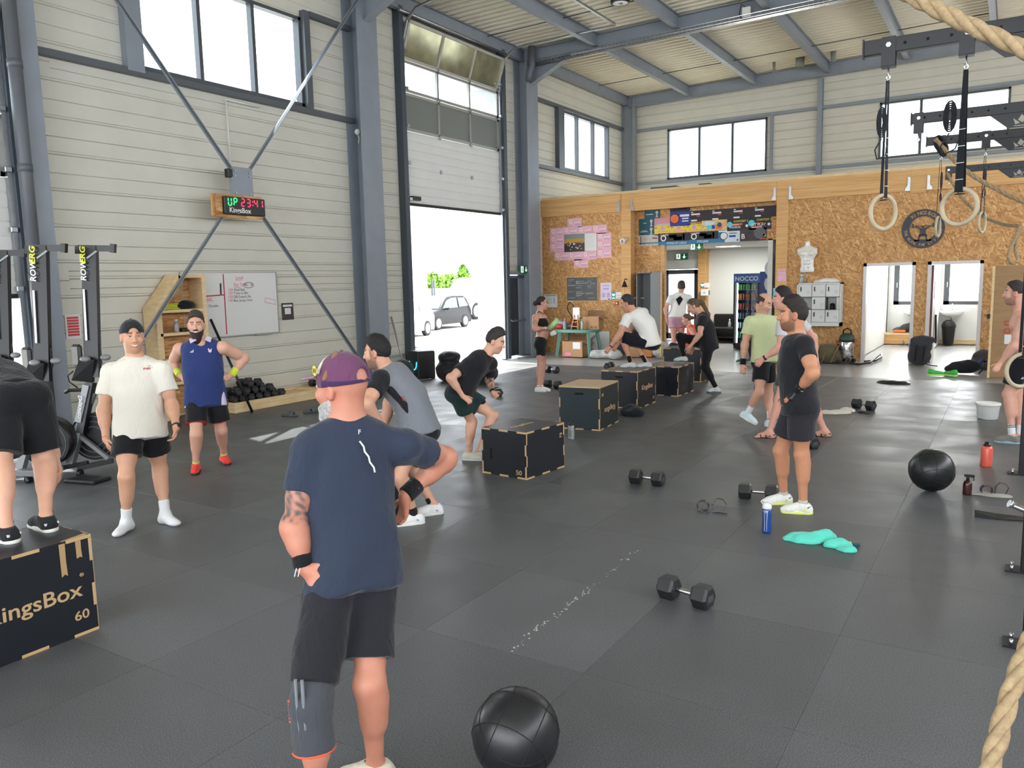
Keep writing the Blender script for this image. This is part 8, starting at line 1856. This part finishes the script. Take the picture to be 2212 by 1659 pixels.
p.marks.append(tattoo('EL','WL',.0,1.0,1,a=.7,f=40));p.marks.append(tattoo('SL','EL',.45,1.0,1,a=.6,f=40))
p.report();p.body();p.eyes()
p.tee('t_shirt',BLK2,.022,.58,.04,slo=.03,amp=.004,seed=31);p.shorts(cloth('dark_green_shorts',(26,50,48)),.58,loose=.03,flare=.03)
p.hairdo(hairmat((52,46,44)),top=.036,back=-.03)
p.band('watch_strap',BLACK,'EL','WL',.82,.98,.036)
for k in 'LR':p.shoe(k,cloth('cream_trainer',(222,218,206)),SOLEW,LACEW,socks=SOCKW,st=.70)
for t in(.74,.77,.80):p.band('sock_stripe',BLACK,'KR','AR',t,t+.012,.0445)
PEOPLE.append(p)
p=Person('person with a hair bun in a black sports bra near the green table',1.68,(1165,846),skin=(196,146,126),hair=(46,34,34),h=.010,bulk=1.2,fem=1,belly=.5)
p.pose((1168,741),(1165,677),92,look=95,head=(1171,655,0),nz=0,bend=-.02,shl={'R':(1157,686,-.13),'L':(1174,686,.13)},arms={'R':((1155,711,-1),(1180,709,1)),'L':((1176,712,1),(1189,704,1))},legs={'R':((1168,788,1),(1163,829,1)),'L':((1173,786,1),(1169,826,1))})
p.foot('R',55);p.foot('L',88);p.hand('R',tip=(1195,709,-.1),curl=.9);p.hand('L',curl=.9)
p.marks.append(tattoo('SR','ER',.35,.75,1,a=.5,f=40));p.marks.append(tattoo('ER','WR',.3,.6,1,a=.35,f=40))
p.report();p.body();p.eyes()
b=Sdf(.02);um=p.u;ct=[(p.J['N']-um*.285,-um),(p.J['N']-um*.11,um)]
s_=Sdf(.02);p.torso(b,.009,cuts=ct);p.add('sports_bra',b,BLK)
for sg in(1,-1):MB().tube([Vector(q-p.org)for q in(p.J['N']-um*.12+p.fc*.105+p.lc*sg*.08,p.J['N']-um*.02+p.fc*.06+p.lc*sg*.085,p.J['N']+p.lc*sg*.075+um*.03,p.J['N']-um*.03-p.fc*.08+p.lc*sg*.06,p.J['N']-um*.13-p.fc*.11+p.lc*sg*.05)],.011,6).build('bra_strap',BLK,p.o)
p.shorts(BLK,.62,loose=.010,flare=.004,waist=.14,amp=.001,name='cycling_shorts')
p.hairdo(hairmat((46,34,34)),'bun',top=.012,back=-.03)
hp=p.J['C'];m=MB()
for sg in(1,-1):m.tube([Vector(hp+p.hl*sg*.031*p.S+p.hf*.098+p.hu*.01+(p.hl*math.cos(t)+p.hu*math.sin(t)*.75)*.022-p.org)for t in[2*PI*i/10 for i in range(10)]],.003,5,closed=True);m.tube([Vector(hp+p.hl*sg*.053+p.hf*.095+p.hu*.012-p.org),Vector(hp+p.hl*sg*.083+p.hf*.0+p.hu*.012-p.org)],.003,5)
m.build('glasses',mat('glasses_dark',(52,26,30),.3),p.o)
for k in 'LR':p.shoe(k,cloth('white_trainer',(228,228,224)),SOLEW,LACEW,socks=SOCKW,st=.88)
p.band('watch_strap',mat('watch_pale',(206,206,204),.5),'ER','WR',.84,.96,.034)
WOMAN7=p;PEOPLE.append(p)
p=Person('person in a printed white t-shirt squatting low on top of a black box',1.76,(1375,795),skin=(196,142,116),hair=(46,46,52),h=.010,bulk=1.08,z=.6)
p.pose((1404,738),(1371,674),262,chest=245,look=252,head=(1356,656,-.05),nz=0.,bend=.07,nod=.25,shl={'L':(1355,688,-.16),'R':(1390,676,.18)},arms={'L':((1339,722,-1),(1318,750,1)),'R':((1362,712,1),(1335,745,0))},legs={'L':((1344,729,-1),(1364,777,0)),'R':((1362,724,1),(1398,773,0))})
p.foot('L',278);p.foot('R',276);p.hand('L',curl=.7)
p.report();p.body();p.eyes()
p.tee('t_shirt',WHT,.024,.55,.06,slo=.026,amp=.006,seed=41)
p.shorts(cloth('navy_black_shorts',(18,20,30)),.97,loose=.026,flare=.02,waist=.07)
p.hairdo(hairmat((48,47,52)),top=.018,back=-.045)
p.band('watch_strap',BLACK,'EL','WL',.88,.97,.033)
c=p.J['N']-p.u*.19-p.fc*.148;m=MB()
for q in range(5):m.tube([Vector(c+p.lc*(.07*math.cos(t))*(1-.15*q)+p.u*(.06*math.sin(t)-.012*q)-p.org)for t in[PI*i/9 for i in range(10)]],.0025,4)
m.build('back_print',mat('faded_orange_print',(206,150,130),.8),p.o)
GT=cloth('pale_grey_trainer',(186,190,190));
for k in 'LR':p.shoe(k,GT,mat('grey_sole',(92,98,104),.6),LACEB,socks=BLK,st=.70)
PEOPLE.append(p)
p=Person('person in a white open-back top and pink shorts walking towards the glass door',1.78,(1462,789),skin=(206,158,138),hair=(66,56,50),h=.010,bulk=1.0,fem=1,belly=.2)
p.pose((1462,693),(1469,635),184,look=178,head=(1472,620,.02),nz=.02,shl={'L':(1449,644,0),'R':(1488,643,.02)},arms={'L':((1437,668,-1),(1441,692,1)),'R':((1489,666,1),(1488,680,1))},legs={'L':((1456,734,1),(1457,770,0)),'R':((1471,732,1),(1470,770,0))})
p.foot('L',180);p.foot('R',178)
p.report();p.body()
p.tee('open_back_top',WHT,.022,.5,.0,amp=.004,seed=51);p.shorts(cloth('pink_shorts',(188,150,166)),.45,loose=.026,flare=.03,waist=.1)
c=p.J['N']-p.u*.19-p.fc*.162;m=MB();pts=[(0,.12),(.09,.04),(0,-.12),(-.075,.04)]
vs=[Vector(c+unit(np.cross(UP,-p.fc))*-x+p.u*y-p.org)for x,y in pts]+[Vector(c+p.fc*.05+unit(np.cross(UP,-p.fc))*-x+p.u*y-p.org)for x,y in pts]
m.add(vs,[(0,1,2,3),(3,2,1,0),(4,5,6,7)][:2]).build('back_opening',BLK,p.o)
p.hairdo(hairmat((70,60,52)),top=.014,back=-.05)
for k in 'LR':p.shoe(k,cloth('white_trainer',(228,228,224)),SOLEW,None,socks=SOCKW,st=.85)
PEOPLE.append(p)
p=Person('person with long hair in a black t-shirt and leggings stepping up onto a black box',1.70,(1545,848),skin=(206,156,134),hair=(86,70,56),h=.010,bulk=1.18,fem=1,belly=.35)
p.pose((1530,742),(1513,680),272,chest=262,look=268,head=(1499,662,-.02),nz=0,bend=.03,nod=.45,shl={'L':(1517,690,-.15),'R':(1520,686,.15)},arms={'L':((1512,722,-1),(1489,751,1)),'R':((1510,722,1),(1497,752,1))},legs={'L':((1522,792,-1),(1548,835,1)),'R':((1468,727,(.05,)),(1477,772,(.12,),1))})
p.foot('L',275);p.foot('R',272);p.hand('L',tip=(1484,768,-.1),curl=.4)
p.report();p.body();p.eyes()
p.tee('t_shirt',BLK2,.024,.5,.12,slo=.024,amp=.004,seed=61);p.legging(BLK,.95)
p.hairdo(hairmat((92,76,60)),'pony',top=.014,back=-.05)
for k in 'LR':p.shoe(k,cloth('pale_mint_trainer',(196,204,200)),mat('grey_sole',(92,98,104),.6),LACEW)
PEOPLE.append(p)
p=Person('balding person in a pale lime t-shirt and black shorts walking with head lowered',1.78,(1650,922),skin=(206,156,132),hair=(62,52,48),h=.009,bulk=1.05)
p.pose((1652,790),(1647,684),70,chest=62,look=68,head=(1650,655,-.03),nz=0,bend=-.01,nod=.4,shl={'R':(1620,696,-.06),'L':(1672,694,.1)},arms={'R':((1609,744,-1),(1605,786,1)),'L':((1678,742,1),(1682,785,1))},legs={'L':((1660,852,-1),(1664,905,0)),'R':((1640,848,1),(1614,893,1,1))})
p.foot('L',60);p.foot('R',70,.45);p.hand('R',tip=(1603,815,-.06),curl=.45)
p.report();p.body(stubble=.25);p.eyes()
p.tee('t_shirt',cloth('pale_lime_tee',(196,204,156)),.026,.55,.05,slo=.03,amp=.005,seed=71);p.shorts(BLK,.66,loose=.024,flare=.02)
b=Sdf(.01);S,c,f,u,l=p.S*p.HS,p.J['C'],p.hf,p.hu,p.hl;A=np.stack([l,f,u]);PP=lambda x,y,z:c+(l*x+f*y+u*z)*S
b.el(PP(0,-.014,.026),np.array((.080,.100,.085))*S,A,k=.01,cuts=[(PP(0,.02,.03),unit(f*.9-u*.1)),(PP(0,0,-.05),-u),(PP(0,0,.095),u)]);p.add('hair',b,hairmat((60,50,46)),h=.007)
p.band('wristband',WBAND,'ER','WR',.72,1.04,.042);p.band('wristband_stripe',GREYL,'ER','WR',.76,.79,.0428);p.band('wristband_stripe',GREYL,'ER','WR',.98,1.0,.0428)
PBL=cloth('pale_blue_trainer',(206,224,228))
for k in 'LR':p.shoe(k,PBL,SOLEW,LACEW,socks=SOCKW,st=.62)
PEOPLE.append(p)
p=Person('person in a pale grey t-shirt and black sandals walking behind the striped black t-shirt',1.80,(1690,946),skin=(208,152,134),hair=(36,32,36),h=.010,bulk=1.08)
p.pose((1712,798),(1702,678),272,chest=266,look=270,head=(1690,646,-.02),nz=0,shl={'L':(1692,700,-.14),'R':(1724,694,.15)},arms={'L':((1686,750,-1),(1649,775,1)),'R':((1756,728,1),(1764,780,1))},legs={'L':((1684,862,-1),(1662,928,0)),'R':((1752,866,1),(1782,928,1))})
p.foot('L',268);p.foot('R',262);p.hand('L',tip=(1634,791,.0),curl=.5)
p.report();p.body(bare='LR');p.eyes()
p.tee('t_shirt',cloth('pale_grey_tee',(196,194,196)),.024,.55,.05,slo=.028,seed=81);p.shorts(cloth('grey_shorts',(62,62,68)),.7,loose=.026)
p.hairdo(hairmat((34,30,34)),top=.026,back=-.02);p.band('watch_strap',BLACK,'EL','WL',.86,.97,.035)
for k in 'LR':
 a,base,fw,up,l=p.footp(None,k);Q=lambda x,y,z:Vector(base+l*x+fw*y+up*z-p.org);so=Sdf(.01);ct=[(base+up*.004,up),(base-up*.012,-up)]
 so.rc(base-fw*.045-up*.004,base+fw*.06-up*.004,.042,.04,k=.01,cuts=ct);so.rc(base+fw*.06-up*.004,base+fw*.14-up*.004,.04,.045,k=.01,cuts=ct);v,f=so.mesh(.006);s1=np_obj('sandal_sole',v-p.org,f,SOLEB,p.o)
 for y in(.03,.095):MB().tube([Q(-.045,y,0),Q(-.04,y+.01,.04),Q(0,y+.015,.068-.25*y),Q(.04,y+.01,.04),Q(.045,y,0)],.008,6).build('sandal_strap',BLACK,s1)
 MB().tube([Q(-.04,-.0,.03),Q(-.03,-.065,.05),Q(.03,-.065,.05),Q(.04,0,.03)],.008,6).build('sandal_strap',BLACK,s1)
PEOPLE.append(p)
p=Person('person in a black t-shirt with a red chest stripe and white-yellow trainers',1.78,(1722,1116),skin=(196,138,106),hair=(40,33,30),h=.0085,bulk=1.1)
p.pose((1727,885),(1722,726),278,chest=276,look=276,head=(1713,681,-.03),nz=.0,bend=-.02,shl={'L':(1738,744,-.17),'R':(1708,742,.17)},arms={'L':((1756,806,-1),(1722,846,1)),'R':((1716,812,1),(1700,858,-1))},legs={'L':((1732,982,-1),(1735,1090,0)),'R':((1686,974,1),(1693,1070,0))})
p.foot('L',276);p.foot('R',290);p.hand('L',tip=(1698,872,-.12),n=p.fp*.1-p.lp,curl=.5,thumb=1)
p.report();p.body(stubble=.62);p.eyes()
p.tee('t_shirt',cloth('black_training_tee',(28,29,34)),.014,.5,.10,slo=.014,amp=.003,seed=91,label='black t-shirt crossed by a red stripe')
b=Sdf(.01);um=p.u;q=p.J['N']-um*.25;s_.p=[];p.torso(b,.0165,cuts=[(q+um*.018,um),(q-um*.018,-um),(p.J['N']-p.fc*.02,-p.fc)]);p.add('chest_stripe',b,mat('coral_stripe',(236,74,62),.7),h=.006,it=0)
p.shorts(cloth('washed_black_shorts',(42,40,46)),.66,loose=.024,flare=.024,waist=.02)
p.hairdo(hairmat((40,33,30)),top=.034,back=-.05)
p.band('wristband',WBAND,'EL','WL',.66,1.02,.042);p.band('wristband_stripe',GREYL,'EL','WL',.69,.72,.0428)
w=(p.J['EL']*.15+p.J['WL']*.85);d=unit(p.J['WL']-p.J['EL']);sd=unit(-nv(CF));x=unit(np.cross(np.cross(sd,d),sd));text('VELITES',.026,GREYL,p.o,tuple(w+sd*.0435-x*.05-p.org),tuple(x),tuple(np.cross(sd,x)),name='wristband_print',sx=.8)
b=Sdf(.012);w=p.J['WL'];dd=unit(p.at((1698,872),-.12)-w);b.rc(w,w+dd*.085,.034,.036,k=.01,cuts=[(w+dd*.095,dd)]);p.add('hand_grip',b,BLACK,h=.007)
YEL=cloth('neon_yellow',(214,230,60));WTR=cloth('white_trainer_mesh',(226,226,222))
for k in 'LR':p.shoe(k,WTR,mat('yellow_white_sole',(226,232,130),.5),LACEW,accent=YEL,socks=cloth('grey_sock',(190,188,184)),st=.90)
for k in 'LR':
 a,base,fw,up,l=p.footp(None,k);q=base-fw*.035*p.S+up*.07+l*(.052 if k=='L' else.052);MB().add([Vector(q+fw*x+up*y-p.org)for x,y in((-.03,.012),(-.002,-.012),(.012,-.012),(.0,-.002))],[(0,1,2,3)]).build('swoosh',BLACK,p.o)
PEOPLE.append(p)
p=Person('shirtless person in black shorts standing beside the rig post',1.80,(2186,958),skin=(212,160,140),hair=(52,44,42),h=.009,bulk=1.12)
p.pose((2212,786),(2206,672),268,chest=262,look=268,head=(2193,634,-.02),nz=0,shl={'L':(2212,694,-.16),'R':(2208,688,.16)},arms={'L':((2190,748,-1),(2160,786,1)),'R':((2220,740,1),(2206,786,1))},legs={'L':((2178,852,-1),(2188,930,0)),'R':((2206,854,1),(2204,948,0))})
p.foot('L',270);p.foot('R',272);p.hand('L',tip=(2146,806,-.1),curl=.35)
p.report();p.body(stubble=.5);p.eyes()
p.shorts(BLK,.74,loose=.024,flare=.02,waist=.03);p.hairdo(hairmat((52,44,42)),top=.014,back=-.0)
m=MB();q=p.J['HL']+(p.J['KL']-p.J['HL'])*.55+unit(-nv(CF))*.128
for i in range(3):m.add([Vector(q+CRH*(-.012+.012*i)-p.org),Vector(q+CRH*(-.004+.012*i)-p.org),Vector(q+CRH*(.0+.008*i)+UP*(.012+.007*i)-p.org),Vector(q+CRH*(-.008+.008*i)+UP*(.012+.007*i)-p.org)],[(0,1,2,3)])
m.build('three_stripe_print',GREYL,p.o)
for k in 'LR':p.shoe(k,cloth('grey_knit_trainer',(120,122,118)),mat('pale_blue_sole',(150,170,190),.6),None,socks=SOCKW,st=.70)
for t in(.72,.76):p.band('sock_stripe',BLACK,'KL','AL',t,t+.018,.0485)
PEOPLE.append(p)
p=Person('person in an orange top and dark leggings crouching behind the long-haired stepper',1.68,(1455,792),skin=(206,156,134),hair=(96,74,58),h=.011,bulk=1.0,fem=1)
p.pose((1500,752),(1490,704),272,look=270,nz=-.08,nod=.3,bend=.05,pz=.1,arms={'L':((1502,732,-1),(1500,757,1)),'R':((1508,730,1),(1494,752,1))},legs={'L':((1452,746,-1),(1447,784,0)),'R':((1472,748,1),(1474,786,0))})
p.foot('L',270);p.foot('R',270);p.hand('L',curl=.7)
p.report();p.body();p.tee('vest_top',cloth('orange_vest',(232,88,62)),.012,0,.02);p.legging(cloth('charcoal_leggings',(36,36,42)),1.0);p.hairdo(hairmat((96,74,58)),'bun',top=.012)
for k in 'LR':p.shoe(k,BLK2,SOLEB,None)
PEOPLE.append(p)
p=Person('person in dark trousers and blue trainers bending behind the pale lime t-shirt',1.74,(1606,783),skin=(206,156,134),hair=(50,40,36),h=.011,bulk=1.0)
p.pose((1640,728),(1650,690),262,look=250,nz=.12,nod=.6,bend=.06,pz=.1,arms={'L':((1640,715,-1),(1634,740,1)),'R':((1652,718,1),(1646,740,1))},legs={'L':((1606,738,-1),(1606,777,0)),'R':((1622,738,1),(1624,777,0))})
p.foot('L',285);p.foot('R',280)
p.report();p.body();p.tee('sweatshirt',cloth('dark_sweatshirt',(44,42,50)),.02,.9,.05);p.legging(cloth('dark_trousers',(46,42,50)),1.0,.02,'trousers');p.hairdo(hairmat((50,40,36)),top=.016)
for k in 'LR':p.shoe(k,cloth('blue_trainer',(52,84,132)),mat('lime_sole',(196,206,120),.6),LACEW)
PEOPLE.append(p)
# ============================================================ DAYLIGHT AT THE SMALL ROOMS, ADDED FILL LAMPS
skylight('daylight_room_lockers',(-2.45,FY+.06,1.77),(0,-1,-.1),1.0,1.2,18)
skylight('daylight_room_bin',(-1.0,FY+.06,1.77),(0,-1,-.1),1.2,1.2,26)
LPAN=mat('lamp_diffuser',(240,240,236),.6,emit=.9)
for nm_,c,lb in(('ceiling_panel',(-7.2,23.6,2.95),'square ceiling panel lamp in the corridor'),('ceiling_panel',(-2.45,22.5,2.7),'square ceiling panel lamp in the room beside the lockers'),('ceiling_panel',(-.4,22.5,2.7),'square ceiling panel lamp in the room with the bin')):  # out-of-view lamps added only to brighten the corridor and changing rooms
 t=thing(nm_,lb,'lamp',c);MB().bb((-.32,-.32,-.02),(.32,.32,0)).build('panel_frame',WHITE,t);MB().bb((-.29,-.29,-.026),(.29,.29,-.02)).build('diffuser',LPAN,t)
 l_=skylight('panel_light',(c[0],c[1],c[2]-.04),(0,0,-1),.58,.58,20 if c[0]<-5 else 8,(1,.98,.94));l_.parent=None
# ------------------------------------------------------------ lettering becomes plain mesh
_dg=bpy.context.evaluated_depsgraph_get();_dg.update()
for _o in[o for o in bpy.data.objects if o.type=='FONT']:
 _me=bpy.data.meshes.new_from_object(_o.evaluated_get(_dg));_n=bpy.data.objects.new(_o.name.split('.')[0],_me);COL.objects.link(_n)
 _n.parent=_o.parent;_n.matrix_local=_o.matrix_local.copy()
 for _k in('label','category','group','kind'):
  if _k in _o:_n[_k]=_o[_k]
 bpy.data.objects.remove(_o,do_unlink=True)
